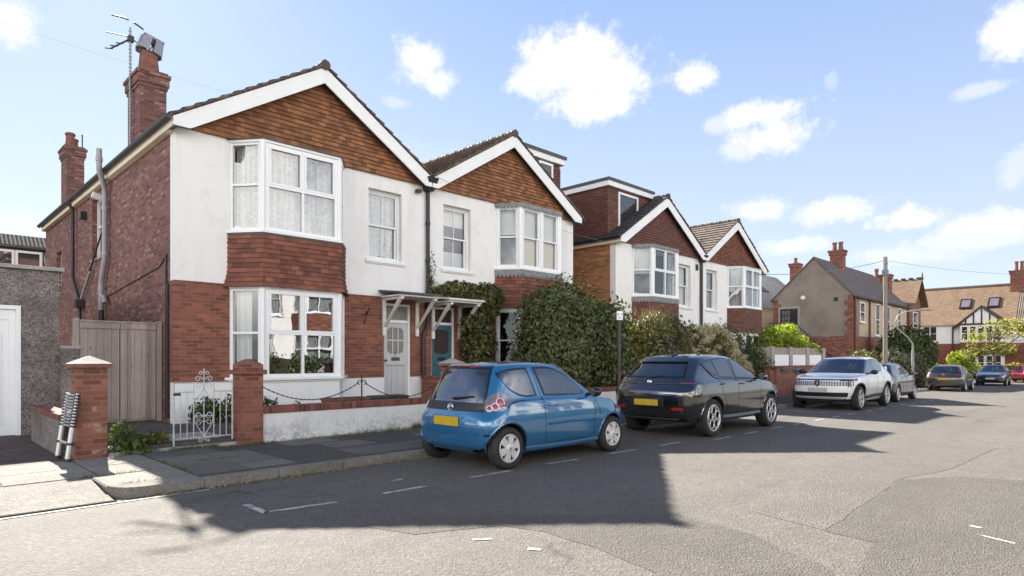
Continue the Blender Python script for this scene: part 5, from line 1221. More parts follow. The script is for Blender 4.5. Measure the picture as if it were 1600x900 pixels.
# the pair at the end of the street, facing back along it (local u runs to the right as seen from the street)
def end_house(label, y1, y0, roofm, withleft):
    XF = 74.0; t = thing('house', label, 'house', (XF, (y0 + y1) / 2, -0.45), 0, 'tan and brown roofed houses at the end of the street'); off = t.location
    F = Fr((XF, y1, 0), (0, -1, 0), (-1, 0, 0)); W = y1 - y0
    m = MB(); m.box(XF, XF + 8, y0, y1, 2.95, 5.0); build(m, 'rendered_wall', M['white_render'], t, off=off)
    m = MB(); m.box(XF + 0.02, XF + 8, y0, y1, -1, 2.945); build(m, 'brick_wall', M['brick_red'], t, off=off)
    m = MB(); zr = 8.75
    m.prism([(XF - 0.35, y0, 4.75), (XF + 4, y0, zr), (XF + 8.3, y0, 4.75)], (0, W, 0)); rf = build(m, 'roof', M[roofm], t, off=off)
    m = MB(); m.tube([(XF + 4, y0, zr), (XF + 4, y1, zr)], 0.14, 8); build(m, 'ridge', M['roof_purple'], t, off=off)
    # projecting half-timbered gable over a two-storey bay
    g0, g1 = (4.6, 8.3) if withleft else (1.0, 4.7); gc = (g0 + g1) / 2
    m = MB(); fbox(m, F, g0 + 0.15, g1 - 0.15, 3.0, 4.75, 0.0, 0.55); fbox(m, F, g0 + 0.15, g1 - 0.15, -0.5, 1.95, 0.0, 0.55); build(m, 'bay_wall', M['white_render'], t, off=off)
    m = MB(); fbox(m, F, g0 + 0.12, g1 - 0.12, 1.951, 2.998, 0.0, 0.6); build(m, 'hung_tiles', M['tile_red'], t, off=off)
    Fb = Fr(F.p(0, 0, 0.55), F.U, F.N)
    m = MB(); m.prism([Fb.p(g0 - 0.1, 4.75), Fb.p(gc, 6.35), Fb.p(g1 + 0.1, 4.75)], F.N * -4.0); gb = build(m, 'gable', M['white_render'], t, off=off)
    m = MB()
    for s in (-1, 1):
        e = gc + s * (g1 - g0 + 0.9) / 2
        m.prism([Fb.p(e, 4.45, 0.06), Fb.p(gc, 6.55, 0.06), Fb.p(gc, 6.30, 0.06), Fb.p(e, 4.22, 0.06)], F.N * 0.08)
        m.prism([Fb.p(e, 4.45, 0.05), Fb.p(gc, 6.55, 0.05), Fb.p(gc, 6.44, 0.05), Fb.p(e, 4.34, 0.05)], F.N * -4.0)
    fbox(m, Fb, g0, g1, 4.7, 4.85, 0.02, 0.1)
    for k in range(-2, 3):
        u = gc + k * 0.62; top = 6.3 - abs(k * 0.62) * 0.87
        if top > 4.95: fbox(m, Fb, u - 0.06, u + 0.06, 4.85, top, 0.003, 0.05)
    build(m, 'half_timbering', M['trim'], gb, off=off)
    n = 5
    for k in range(n):
        w_ = (g1 - g0 - 0.5) / n; u = g0 + 0.25 + k * w_
        win_simple(t, Fb, u, 3.15, w_ - 0.08, 1.45, off, cols=1, rows=2); win_simple(t, Fb, u, 0.4, w_ - 0.08, 1.4, off, cols=1, rows=2)
    if withleft:
        win_simple(t, F, 1.6, 3.2, 1.2, 1.5, off, cols=2); m = MB(); fbox(m, F, 0.2, 3.8, 1.0, 1.95, 0.0, 0.5); fbox(m, F, 0.2, 0.5, -0.5, 1.0, 0.0, 0.5); fbox(m, F, 3.4, 3.8, -0.5, 1.0, 0, 0.5); build(m, 'porch', M['brick_coping'], t, off=off)
        m = MB(); fbox(m, F, 1.4, 3.2, -0.3, 0.9, 0.02, 0.1); build(m, 'door', M['trim'], t, off=off)
        m = MB(); m.tube([F.p(4.1, 4.6, 0.1), F.p(4.1, -0.4, 0.1)], 0.07, 8); build(m, 'downpipe', M['black_plastic'], t, off=off)
        for u in (4.35, 6.6):
            # roof window lying on the slope
            s = (zr - 4.75) / 4.35; pts = []
            m = MB(); yA = y1 - u
            for (dx, yy) in ((1.75, yA), (1.75, yA - 0.95), (2.85, yA - 0.95), (2.85, yA)): pts.append((XF - 0.35 + dx, yy, 4.75 + dx * s + 0.02))
            m.prism(pts, (-0.05, 0, 0.07)); sk = build(m, 'skylight', M['trim'], rf, off=off)
            c = Vector((0, 0, 0)); 
            for p in pts: c += Vector(p) / 4
            m = MB(); m.add([tuple(c + (Vector(p) - c) * 0.74 + Vector((-0.055, 0, 0.077))) for p in pts], [(0, 1, 2, 3)]); build(m, 'pane', M['clear_lens'], sk, off=off)
        stack(t, XF + 3.6, y0 + 0.1, 0.9, 1.3, 7.6, 10.0, off, 2, 'brick_pillar', 0.9)
    return t
end_house('end house with orange tan roof, two skylights and half timbered gable', 17.0, 8.1, 'roof_tan', True)
end_house('end house with brown pantiled roof cut off by the picture edge', 8.098, -1.0, 'roof_brown', False)
t = thing('front_garden_wall', 'low brick wall with hedge before the end houses', 'wall', (71.6, 8, -0.4)); m = MB(); m.box(71.5, 71.75, -6, 17, -0.6, 0.35); build(m, 'wall_face', M['brick_red'], t, off=t.location)
m = MB(); m.box(70, 74, -45, 60, -0.6, -0.35); struct('far_end_pavement', m, M['slab'])
# ------------------------------------------------------------------ cars: one lofted shell per car
def _slopes(P, ghost0, ghost1):
    E = np.concatenate([ghost0[None], P, ghost1[None]]); d = E[1:] - E[:-1]; a, b = d[:-1], d[1:]
    avg = (a + b) / 2; lim = 3 * np.minimum(np.abs(a), np.abs(b))
    return np.where(a * b <= 0, 0, np.sign(avg) * np.minimum(np.abs(avg), lim))
def _herm(P, Mx, t):
    n = len(P) - 1; i = np.clip(np.floor(t).astype(int), 0, n - 1); f = (t - i)
    sh = (len(t),) + (1,) * (P.ndim - 1); f = f.reshape(sh)
    h00 = 2 * f**3 - 3 * f**2 + 1; h10 = f**3 - 2 * f**2 + f; h01 = -2 * f**3 + 3 * f**2; h11 = f**3 - f**2
    return h00 * P[i] + h10 * Mx[i] + h01 * P[i + 1] + h11 * Mx[i + 1]

class Loft:
    def __init__(s, net):
        s.P = np.array(net, float)               # levels x 12 x 3
        mir = np.array([1, -1, 1.0])
        s.Mu = np.stack([_slopes(L, L[1] * mir, L[-2] * mir) for L in s.P])
        s.J = len(s.P)
    def __call__(s, u, v):
        """arrays u, v of equal length, u may be negative or above 11 (mirrored side)"""
        u = np.atleast_1d(np.asarray(u, float)); v = np.atleast_1d(np.asarray(v, float))
        sg = np.ones(len(u)); uu = u.copy()
        m = uu < 0; uu[m] = -uu[m]; sg[m] = -1; m = uu > 11; uu[m] = 22 - uu[m]; sg[m] = -1
        Q = np.stack([_herm(s.P[j], s.Mu[j], uu) for j in range(s.J)])      # J x n x 3
        d = Q[1:] - Q[:-1]; Mv = np.zeros_like(Q); a, b = d[:-1], d[1:]
        avg = (a + b) / 2; lim = 3 * np.minimum(np.abs(a), np.abs(b)); Mv[1:-1] = np.where(a * b <= 0, 0, np.sign(avg) * np.minimum(np.abs(avg), lim)); Mv[0] = d[0]; Mv[-1] = d[-1]
        i = np.clip(np.floor(v).astype(int), 0, s.J - 2); f = (v - i)[:, None]; k = np.arange(len(u))
        h00 = 2 * f**3 - 3 * f**2 + 1; h10 = f**3 - 2 * f**2 + f; h01 = -2 * f**3 + 3 * f**2; h11 = f**3 - f**2
        R_ = h00 * Q[i, k] + h10 * Mv[i, k] + h01 * Q[i + 1, k] + h11 * Mv[i + 1, k]
        R_[:, 1] *= sg
        return R_
    def normal(s, u, v):
        e = 0.02; v = np.asarray(v, float)
        a = s(np.asarray(u) + e, v) - s(np.asarray(u) - e, v); b = s(u, np.minimum(v + e, s.J - 1)) - s(u, np.maximum(v - e, 0))
        n = np.cross(a, b); n /= np.maximum(np.linalg.norm(n, axis=1), 1e-9)[:, None]
        p = s(u, v); c = np.array([p[:, 0] * 0 + s.cx, p[:, 1] * 0, p[:, 2] * 0 + 0.7]).T
        # outward test
        flip = np.sign(np.sum(n * (p - c) * np.array([0.3, 1, 1]), axis=1)); flip[flip == 0] = 1
        return n * flip[:, None]
    def grid_inv(s):
        u = np.linspace(0, 11, 221); v = np.linspace(0.2, 5.6, 109)
        U, V = np.meshgrid(u, v); s.gu, s.gv = U.ravel(), V.ravel(); s.gp = s(s.gu, s.gv)
    def inv(s, x, z):
        """(u,v) on the flank at side-view position x,z"""
        y = s.gp[:, 1]; ok = (s.gu > 2.2) & (s.gu < 8.6)
        d = (s.gp[:, 0] - x)**2 + (s.gp[:, 2] - z)**2 + np.where(ok, 0, 9)
        k = int(np.argmin(d)); u, v = s.gu[k], s.gv[k]
        for _ in range(6):
            p = s([u, u + 1e-3, u], [v, v, v + 1e-3]); r = np.array([x - p[0, 0], z - p[0, 2]])
            Jm = np.array([[(p[1, 0] - p[0, 0]) / 1e-3, (p[2, 0] - p[0, 0]) / 1e-3], [(p[1, 2] - p[0, 2]) / 1e-3, (p[2, 2] - p[0, 2]) / 1e-3]])
            try: st = np.linalg.solve(Jm, r)
            except Exception: break
            st = np.clip(st, -0.2, 0.2); u = float(np.clip(u + st[0], 2.0, 9.0)); v = float(np.clip(v + st[1], 0.05, 5.9))
        return u, v

def poly_at(pl, t):
    """point at fraction t along a polyline (by index-length)"""
    P = [np.array(p, float) for p in pl]; L = [0]
    for a, b in zip(P, P[1:]): L.append(L[-1] + np.linalg.norm(b - a))
    q = t * L[-1]
    for i in range(len(P) - 1):
        if q <= L[i + 1] + 1e-9:
            f = (q - L[i]) / max(1e-9, L[i + 1] - L[i]); return P[i] * (1 - f) + P[i + 1] * f
    return P[-1]
def smooth_poly(pl, n=24):
    P = np.array(pl, float); M_ = np.zeros_like(P)
    if len(P) > 2: M_[1:-1] = (P[2:] - P[:-2]) / 2
    M_[0] = P[1] - P[0]; M_[-1] = P[-1] - P[-2]
    return [tuple(p) for p in _herm(P, M_, np.linspace(0, len(P) - 1, n))]

def car(name, label, loc, rotz, sp, group='cars parked along the kerb'):
    t = thing(name, label, 'car', loc, rotz, group)
    L, W, H = sp['L'], sp['W'], sp['H']; ra, fa, wr, tw = sp['ra'], sp['fa'], sp['wr'], sp.get('tw', 0.2); hw = W / 2
    def outline(xr, xf, w, zr, zs, zf, cr, cf, zm=None):
        zm = zs if zm is None else zm; ab = sp['ab']
        return [(xr, 0, zr), (xr + 0.08 * cr, .5 * w, zr), (xr + 0.38 * cr, .86 * w, zr), (xr + cr + 0.06, .985 * w, zr * .4 + zs * .6), (max(ra + 0.08, xr + cr + 0.2), w, zs), ((ra + fa) / 2, w, zm), (min(ab, fa - 0.25), w, zm),
                (fa, .99 * w, zf * .45 + zm * .55), (xf - cf - 0.06, .955 * w, zf * .8 + zm * .2), (xf - .5 * cf, .84 * w, zf), (xf - .12 * cf, .5 * w, zf), (xf, 0, zf)]
    def ring(rb, ab, cc, w, zr, zm, zf, cr):
        P = [(rb, 0, zr), (rb + .06 * cr, .5 * w, zr), (rb + .38 * cr, .87 * w, zr), (rb + cr + .08, .975 * w, zr * .4 + zm * .6)]
        x3 = P[-1][0]
        P += [(x3 + (ab - x3) * .34, w, zm), (x3 + (ab - x3) * .68, w, zm * .6 + zf * .4), (ab, w * .985, zf)]
        for q in (.2, .42, .66, .84): th = q * math.pi / 2; P.append((ab + (cc - ab) * math.sin(th), w * .985 * math.cos(th) ** 0.85, zf + 0.012 * q))
        P.append((cc, 0, zf + 0.014)); return P
    net = [outline(*a) for a in sp['low']]
    B = ring(*sp['base']); T = ring(*sp['top'])
    xm = (sp['top'][0] + sp['top'][2]) / 2; hl = (sp['top'][2] - sp['top'][0]) / 2
    net += [B, T]
    dr = sp.get('droop', 0.05)
    zt = lambda x, k: H - k - dr * ((x - xm) / hl) ** 2
    net.append([(x + (xm - x) * .16, y * .62, zt(x + (xm - x) * .16, 0.018)) for x, y, z in T])
    net.append([(x + (xm - x) * .34, 0.0, zt(x + (xm - x) * .34, 0.0)) for x, y, z in T])
    S = Loft(net); S.cx = L / 2; S.grid_inv()
    # sample the shell
    us = []
    for i in range(11):
        ln = max(np.linalg.norm(S.P[j][i + 1] - S.P[j][i]) for j in (2, 4, 5)); k = max(4, int(ln / sp.get('step', 0.026)))
        us += list(i + np.arange(k) / k)
    us.append(11.0); us = np.array(us)
    vs = []
    for j, k in enumerate((5, 8, 8, 5, 20, 6, 6)): vs += list(j + np.arange(k) / k)
    vs.append(7.0); vs = np.array(vs); nu, nv = len(us), len(vs)
    V2, U2 = np.meshgrid(vs, us, indexing='ij'); PT = S(U2.ravel(), V2.ravel()).reshape(nv, nu, 3); NM = S.normal(U2.ravel(), V2.ravel()).reshape(nv, nu, 3)
    ins = np.zeros((nv, nu), bool)                       # vertices inside a window
    def in_poly(poly, x, z):
        c = np.zeros(x.shape, bool); n = len(poly)
        for i in range(n):
            (x0, z0), (x1, z1) = poly[i], poly[(i + 1) % n]
            k = ((z0 > z) != (z1 > z)) & (x < (x1 - x0) * (z - z0) / (z1 - z0 + 1e-12) + x0); c ^= k
        return c
    side_ok = (U2 > 2.3) & (U2 < 7.2)
    wins = [(smooth_poly(a), smooth_poly(b), m) for a, b, m in sp['windows']]
    for top, bot, _ in wins: ins |= in_poly(list(top) + list(bot)[::-1], PT[..., 0], PT[..., 2]) & side_ok & (V2 > 3.5)
    ru, rv0, rv1 = sp['rear_glass']; fu, fv0, fv1 = sp['windscreen']
    ins |= (U2 < ru) & (V2 > max(rv0, 4.02)) & (V2 < rv1); ins |= (U2 > fu) & (V2 > fv0) & (V2 < fv1)
    Ra = wr + sp.get('arch', 0.045); archc = [(ra, wr), (fa, wr)]
    for (ax, az) in archc:
        dd = np.hypot(PT[..., 0] - ax, PT[..., 2] - az); k = (dd < Ra) & (np.abs(PT[..., 1]) > hw * .5) & (V2 < 4)
        if 'cut' not in locals(): cut = np.zeros((nv, nu), bool)
        cut |= k
    keep = []
    PN = PT.copy()
    for j in range(nv - 1):
        for i in range(nu - 1):
            q = [(j, i), (j, i + 1), (j + 1, i + 1), (j + 1, i)]
            if all(ins[a] for a in q): continue
            c = sum(cut[a] for a in q)
            if c >= 2: continue
            keep.append(q)
    usd = {a for q in keep for a in q}
    dead = np.zeros((nv, nu), bool)
    for j in range(nv - 1):
        for i in range(nu - 1):
            q = [(j, i), (j, i + 1), (j + 1, i + 1), (j + 1, i)]
            if sum(cut[a] for a in q) >= 2:
                for a in q: dead[a] = True
    for a in usd:
        if dead[a] or cut[a]:
            x, y, z = PT[a]
            for (ax, az) in archc:
                d = math.hypot(x - ax, z - az)
                if d < Ra + 0.09 and d > 1e-6: PN[a] = (ax + (x - ax) * Ra / d, y, max(az + (z - az) * Ra / d, PT[0, a[1], 2]))
    def shell(off, pts):
        idx = {}; V = []; F = []
        for sg in (1, -1):
            idx = {}
            for q in keep:
                f = []
                for a in q:
                    if a not in idx: idx[a] = len(V); p = pts[a] + NM[a] * off; V.append((p[0], sg * p[1], p[2]))
                    f.append(idx[a])
                F.append(f if sg == 1 else f[::-1])
        m = MB(); m.arr(V, F); return m
    pm = sp['paint']
    m = shell(0, PN); body = build(m, 'body', pm, t, recalc=False)
    me = body.data; bm = bmesh.new(); bm.from_mesh(me); bmesh.ops.remove_doubles(bm, verts=bm.verts, dist=0.0006); bmesh.ops.recalc_face_normals(bm, faces=bm.faces); bm.to_mesh(me); bm.free(); me.polygons.foreach_set('use_smooth', [True] * len(me.polygons))
    m = shell(-0.02, PN); build(m, 'interior_lining', M['seat'], t, recalc=False)
    # patches lying on the shell
    def upatch(mb, ulist, vlo, vhi, off, nv_=6, sides=(1, -1)):
        n = len(ulist); lo = [vlo(q) if callable(vlo) else vlo for q in ulist]; hi = [vhi(q) if callable(vhi) else vhi for q in ulist]
        A = []; Bv = []
        for k, u in enumerate(ulist):
            for r in range(nv_ + 1): A.append(u); Bv.append(lo[k] + (hi[k] - lo[k]) * r / nv_)
        p = S(A, Bv) + S.normal(A, Bv) * off
        for sg in sides:
            mb.arr([(x, y * sg, z) for x, y, z in p], [(k * (nv_ + 1) + r, (k + 1) * (nv_ + 1) + r, (k + 1) * (nv_ + 1) + r + 1, k * (nv_ + 1) + r + 1) for k in range(n - 1) for r in range(nv_)])
    def ringpatch(glass, seal, ulist, v0, v1, off, bu, bv, sides=(1,)):
        ul = list(ulist); a, b = ul[0], ul[-1]
        upatch(glass, [a + bu + (b - a - 2 * bu) * k / 24 for k in range(25)], v0 + bv, v1 - bv, off, 8, sides)
        upatch(seal, [a + (b - a) * k / 24 for k in range(25)], v0, v0 + bv, off, 1, sides); upatch(seal, [a + (b - a) * k / 24 for k in range(25)], v1 - bv, v1, off, 2, sides)
        upatch(seal, [a + bu * k / 2 for k in range(3)], v0 + bv, v1 - bv, off, 8, sides); upatch(seal, [b - bu + bu * k / 2 for k in range(3)], v0 + bv, v1 - bv, off, 8, sides)
    g = MB(); s_ = MB(); ringpatch(g, s_, [-ru, ru], rv0, rv1, 0.004, 0.13, 0.09)
    o = build(g, 'rear_window', M[sp.get('rear_mat', 'car_glass')], t, smooth=180); build(s_, 'window_seal', M['trim'], o, smooth=180)
    g = MB(); s_ = MB(); ringpatch(g, s_, [fu, 22 - fu], fv0, fv1, 0.004, 0.10, 0.07)
    o = build(g, 'windscreen', M['car_glass'], t, smooth=180); build(s_, 'window_seal', M['trim'], o, smooth=180)
    for sg in (1, -1):
        for top, bot, mt in wins:
            nC, nR = 26, 9; uv = []; e = 0.045; ev = 0.065
            ts = [0, e] + [e + (1 - 2 * e) * k / (nC - 1) for k in range(1, nC)] + [1]; rs = [0, ev] + [ev + (1 - 2 * ev) * k / (nR - 1) for k in range(1, nR)] + [1]
            A = []; Bv = []
            for q in ts:
                a, b = poly_at(bot, q), poly_at(top, q)
                for r in rs:
                    p = a + (b - a) * r; u, v = S.inv(p[0], p[1]); A.append(u); Bv.append(v)
            p = S(A, Bv) + S.normal(A, Bv) * 0.004; p[:, 1] *= sg; nr = len(rs)
            g, s_ = MB(), MB(); fg, fs = [], []
            for k in range(len(ts) - 1):
                for r in range(nr - 1):
                    f = (k * nr + r, (k + 1) * nr + r, (k + 1) * nr + r + 1, k * nr + r + 1)
                    (fs if k in (0, len(ts) - 2) or r in (0, nr - 2) else fg).append(f)
            g.arr(p, fg); s_.arr(p, fs)
            o = build(g, 'side_window', M[mt], t, smooth=180); build(s_, 'window_seal', M['trim'], o, smooth=180)
    # sill, underbody, wells, floor
    m = MB(); zb = sp['low'][0][3]; m.box(sp['low'][0][0] + 0.12, sp['low'][0][1] - 0.12, -hw * .72, hw * .72, zb - 0.02, zb + 0.12); build(m, 'underbody', M['well'], t)
    for (ax, az) in archc:
        for sg in (1, -1):
            m = MB(); n = 20; P = []
            for k in range(n + 1):
                a = math.radians(2 + 176 * k / n); rr_ = Ra + 0.004
                xx, zz = ax + rr_ * math.cos(a), az + rr_ * math.sin(a); uu_, vv_ = S.inv(xx, max(zz, zb + .06)); ys = abs(S([uu_], [vv_])[0][1]) - 0.02
                for yy in (min(hw - 0.035, ys), hw - 0.30): P.append((xx, sg * yy, zz))
            m.add(P, [(2 * k, 2 * k + 2, 2 * k + 3, 2 * k + 1) for k in range(n)])
            m.add([(ax + Ra * math.cos(math.pi * k / 14), sg * (hw - 0.30), az + Ra * math.sin(math.pi * k / 14)) for k in range(15)], [tuple(range(15))])
            build(m, 'wheel_well', M['well'], t, recalc=False)
    # door gaps and mouldings, drawn on the flank
    def flank(pts, off=0.0):
        A, Bv = zip(*[S.inv(x, z) for x, z in pts]); p = S(A, Bv) + S.normal(A, Bv) * off; return p
    def flank_tube(mb, pts, r, off, n=20, sides=(1, -1)):
        p = flank(smooth_poly(pts, n), off)
        for sg in sides: mb.tube([(x, y * sg, z) for x, y, z in p], r, 5)
    m = MB()
    for pl in sp['gaps']:
        for a, b in zip(pl, pl[1:]): flank_tube(m, [a, b], 0.0045, -0.001, 9)
    gp = build(m, 'door_seam', M['gap'], t)
    for (x, z) in sp['handles']:
        for sg in (1, -1):
            p = flank([(x - 0.09, z), (x, z + 0.004), (x + 0.09, z)], 0.018); m = MB(); m.tube([(a, b * sg, c) for a, b, c in p], [0.011, 0.015, 0.011], 7); build(m, 'door_handle', M[sp.get('handle_mat', 'trim')] if sp.get('handle_mat', 'trim') != 'paint' else pm, t)
    for pl, r, mt in sp.get('mould', []):
        for sg in (1, -1):
            m = MB(); flank_tube(m, pl, r, 0.004, 24, (sg,)); build(m, 'side_moulding', pm if mt == 'paint' else M[mt], t)
    if sp.get('arch_trim'):
        for (ax, az) in archc:
            pts = [(ax + (Ra + 0.02) * math.cos(math.radians(a)), az + (Ra + 0.02) * math.sin(math.radians(a))) for a in np.linspace(-14, 194, 26)]
            pts = [p for p in pts if p[1] > zb + 0.03]; p = flank(pts, 0.0)
            for sg in (1, -1):
                m = MB(); m.tube([(x, y * sg, z) for x, y, z in p], sp['arch_trim'][1], 6); build(m, 'arch_trim', pm if sp['arch_trim'][0] == 'paint' else M[sp['arch_trim'][0]], t)
    # mirrors
    mx, mz = sp['mirror']
    for sg in (1, -1):
        y = hw - 0.02; m = MB(); m.lathe([(0.0, -0.07), (0.055, -0.06), (0.085, -0.02), (0.09, 0.02), (0.07, 0.05), (0.0, 0.06)], (0, 0, 0), 'x', 14)
        m.v = [(mx + p[0] * -1.1, sg * (y + 0.13 + p[1] * 1.15), mz + 0.02 + p[2] * 0.82) for p in m.v]
        o = build(m, 'door_mirror', M['trim'] if sp.get('mirror_mat') == 'trim' else pm, t, smooth=60)
        m = MB(); m.tube([(mx + 0.03, sg * (y - 0.09), mz - 0.03), (mx, sg * (y + 0.06), mz - 0.01)], 0.025, 6); build(m, 'mirror_arm', M['trim'], o)
        m = MB(); m.disc((mx - 0.072, sg * (y + 0.13), mz + 0.02), 0.055, 'x', 14); build(m, 'mirror_glass', M['dark_lens'], o)
    # seats
    for (x, yy) in [(sp['seat'][0], .36), (sp['seat'][0], -.36), (sp['seat'][1], .36), (sp['seat'][1], -.36)]:
        z = sp['seat'][2]; m = MB()
        m.hexa([(x - 0.02, yy - .22, z), (x + 0.12, yy - .22, z), (x + 0.12, yy + .22, z), (x - 0.02, yy + .22, z)], [(x - 0.20, yy - .19, z + .58), (x - 0.10, yy - .19, z + .58), (x - 0.10, yy + .19, z + .58), (x - 0.20, yy + .19, z + .58)])
        m.box(x, x + .5, yy - .22, yy + .22, z - .12, z + .03)
        m.hexa([(x - 0.23, yy - .11, z + .62), (x - 0.13, yy - .11, z + .62), (x - 0.13, yy + .11, z + .62), (x - 0.23, yy + .11, z + .62)], [(x - 0.25, yy - .10, z + .80), (x - 0.17, yy - .10, z + .80), (x - 0.17, yy + .10, z + .80), (x - 0.25, yy + .10, z + .80)])
        build(m, 'seat', M['seat'], t, bevel=0.03)
    ab = sp['ab']; m = MB(); m.box(ab - 0.25, ab + 0.25, -hw * .8, hw * .8, 0.6, sp['base'][6] - 0.06); build(m, 'dashboard', M['seat'], t, bevel=0.03)
    m = MB(); n = 20; c = Vector((ab - 0.42, -.36, sp['base'][6] - 0.02)); ax = Vector((-.85, 0, .5)).normalized(); e1 = Vector((0, 1, 0)); e2 = ax.cross(e1)
    m.tube([c + (e1 * math.cos(k * 2 * math.pi / n) + e2 * math.sin(k * 2 * math.pi / n)) * 0.18 for k in range(n + 1)], 0.016, 6); build(m, 'steering_wheel', M['trim'], t)
    # wheels
    for ax in (ra, fa):
        for sg in (1, -1):
            wheel(t, (ax, sg * (hw - 0.012), wr), sg, wr, tw, sp['wheel'], sp.get('rim_r', 0.68))
    sp['extra'](t, S, upatch, flank, flank_tube, pm, sp)
    return t

def wheel(t, c, sg, r, tw, style, rf):
    """outer face at y=c.y looking outward (sg)"""
    Y = lambda d: c[1] + sg * d
    m = MB(); ri = r * rf
    prof = [(ri, -0.012), (ri + 0.01, 0.0), (r * .80 + ri * .1, 0.006), (r - 0.028, 0.0), (r - 0.006, -0.022), (r, -0.045), (r, -tw + 0.045), (r - 0.006, -tw + 0.022), (r - 0.03, -tw), (ri, -tw)]
    m.lathe([(a, sg * b) for a, b in prof], (c[0], c[1], c[2]), 'y', 40)
    for q in (0.3, 0.5, 0.7):
        pass
    w = build(m, 'wheel', M['tyre'], t, smooth=50)
    m = MB(); m.lathe([(0.0, sg * -0.07), (ri * .9, sg * -0.06), (ri + 0.003, sg * -0.015)], c, 'y', 32); build(m, 'wheel_back', M['well'], w, smooth=50)
    m = MB(); mat = M['alloy']
    lip = [(ri * .90, sg * -0.03), (ri * .91, sg * -0.008), (ri * .97, sg * 0.003), (ri + 0.004, sg * -0.004), (ri + 0.004, sg * -0.03)]
    m.lathe(lip, c, 'y', 40)
    def spoke(a, w0, w1, r0, r1, d0, d1):
        u = Vector((math.cos(a), 0, math.sin(a))); n = Vector((-math.sin(a), 0, math.cos(a))); C = Vector(c)
        P = []
        for d in (-0.035, 0.0):
            for (rr_, ww, dd) in ((r0, w0, d0), (r1, w1, d1)):
                for s in (-1, 1): P.append(tuple(C + u * rr_ + n * ww * s + Vector((0, sg * (dd + d), 0))))
        m.add(P, [(0, 1, 3, 2), (4, 6, 7, 5), (0, 4, 5, 1), (2, 3, 7, 6), (0, 2, 6, 4), (1, 5, 7, 3)])
    if style == 'hub6':
        mat = M['alloy_pale']
        for k in range(6):
            a = k * math.pi / 3 + 0.3; spoke(a, ri * .17, ri * .30, ri * .15, ri * .93, -0.002, -0.006)
        m.lathe([(0, sg * 0.012), (ri * .2, sg * 0.010), (ri * .34, sg * -0.002), (ri * .36, sg * -0.03)], c, 'y', 24)
    elif style == 'ring5':
        for k in range(5):
            a = k * 2 * math.pi / 5 + 0.35; q = ri * .555; C = Vector((c[0] + q * math.cos(a), c[1] - sg * 0.008, c[2] + q * math.sin(a))); n = 18; R_ = ri * .315
            m.tube([C + Vector((R_ * math.cos(b * 2 * math.pi / n), 0, R_ * math.sin(b * 2 * math.pi / n))) for b in range(n + 1)], ri * .055, 6)
        m.lathe([(0, sg * 0.0), (ri * .16, sg * -0.002), (ri * .2, sg * -0.03)], c, 'y', 20)
    else:
        for k in range(5):
            a = k * 2 * math.pi / 5 + 0.2
            for e in (-.17, .17): spoke(a + e, ri * .07, ri * .075, ri * .15, ri * .93, -0.016, -0.006)
        m.lathe([(0, sg * 0.0), (ri * .18, sg * -0.004), (ri * .22, sg * -0.04)], c, 'y', 20)
    build(m, 'hubcap' if style == 'hub6' else 'alloy_rim', mat, w, smooth=40)
    m = MB(); m.lathe([(0, sg * 0.016), (ri * .09, sg * 0.014), (ri * .11, sg * 0.0)], c, 'y', 14); build(m, 'hub_cap_badge', M['lead'], w)

def plate(t, x, z, w, h, mat, face=-1, name='number_plate', y=0.0):
    m = MB(); m.box(x, x + 0.012, y - w / 2, y + w / 2, z - h / 2, z + h / 2); return build(m, name, M[mat], t, bevel=0.003)
def ring_on(mb, c, n, r, tr, seg=18):
    n = Vector(n).normalized(); a = Vector((0, 0, 1)); e1 = (a - n * a.dot(n)).normalized(); e2 = n.cross(e1); c = Vector(c)
    mb.tube([c + (e1 * math.cos(k * 2 * math.pi / seg) + e2 * math.sin(k * 2 * math.pi / seg)) * r for k in range(seg + 1)], tr, 6)
def disc_on(mb, c, n, r, seg=18):
    n = Vector(n).normalized(); a = Vector((0, 0, 1)); e1 = (a - n * a.dot(n)).normalized(); e2 = n.cross(e1); c = Vector(c)
    P = [tuple(c + (e1 * math.cos(k * 2 * math.pi / seg) + e2 * math.sin(k * 2 * math.pi / seg)) * r) for k in range(seg)] + [tuple(c + n * r * 0.25)]
    mb.add(P, [(k, (k + 1) % seg, seg) for k in range(seg)])
def lin(a, b, n): return [a + (b - a) * k / n for k in range(n + 1)]

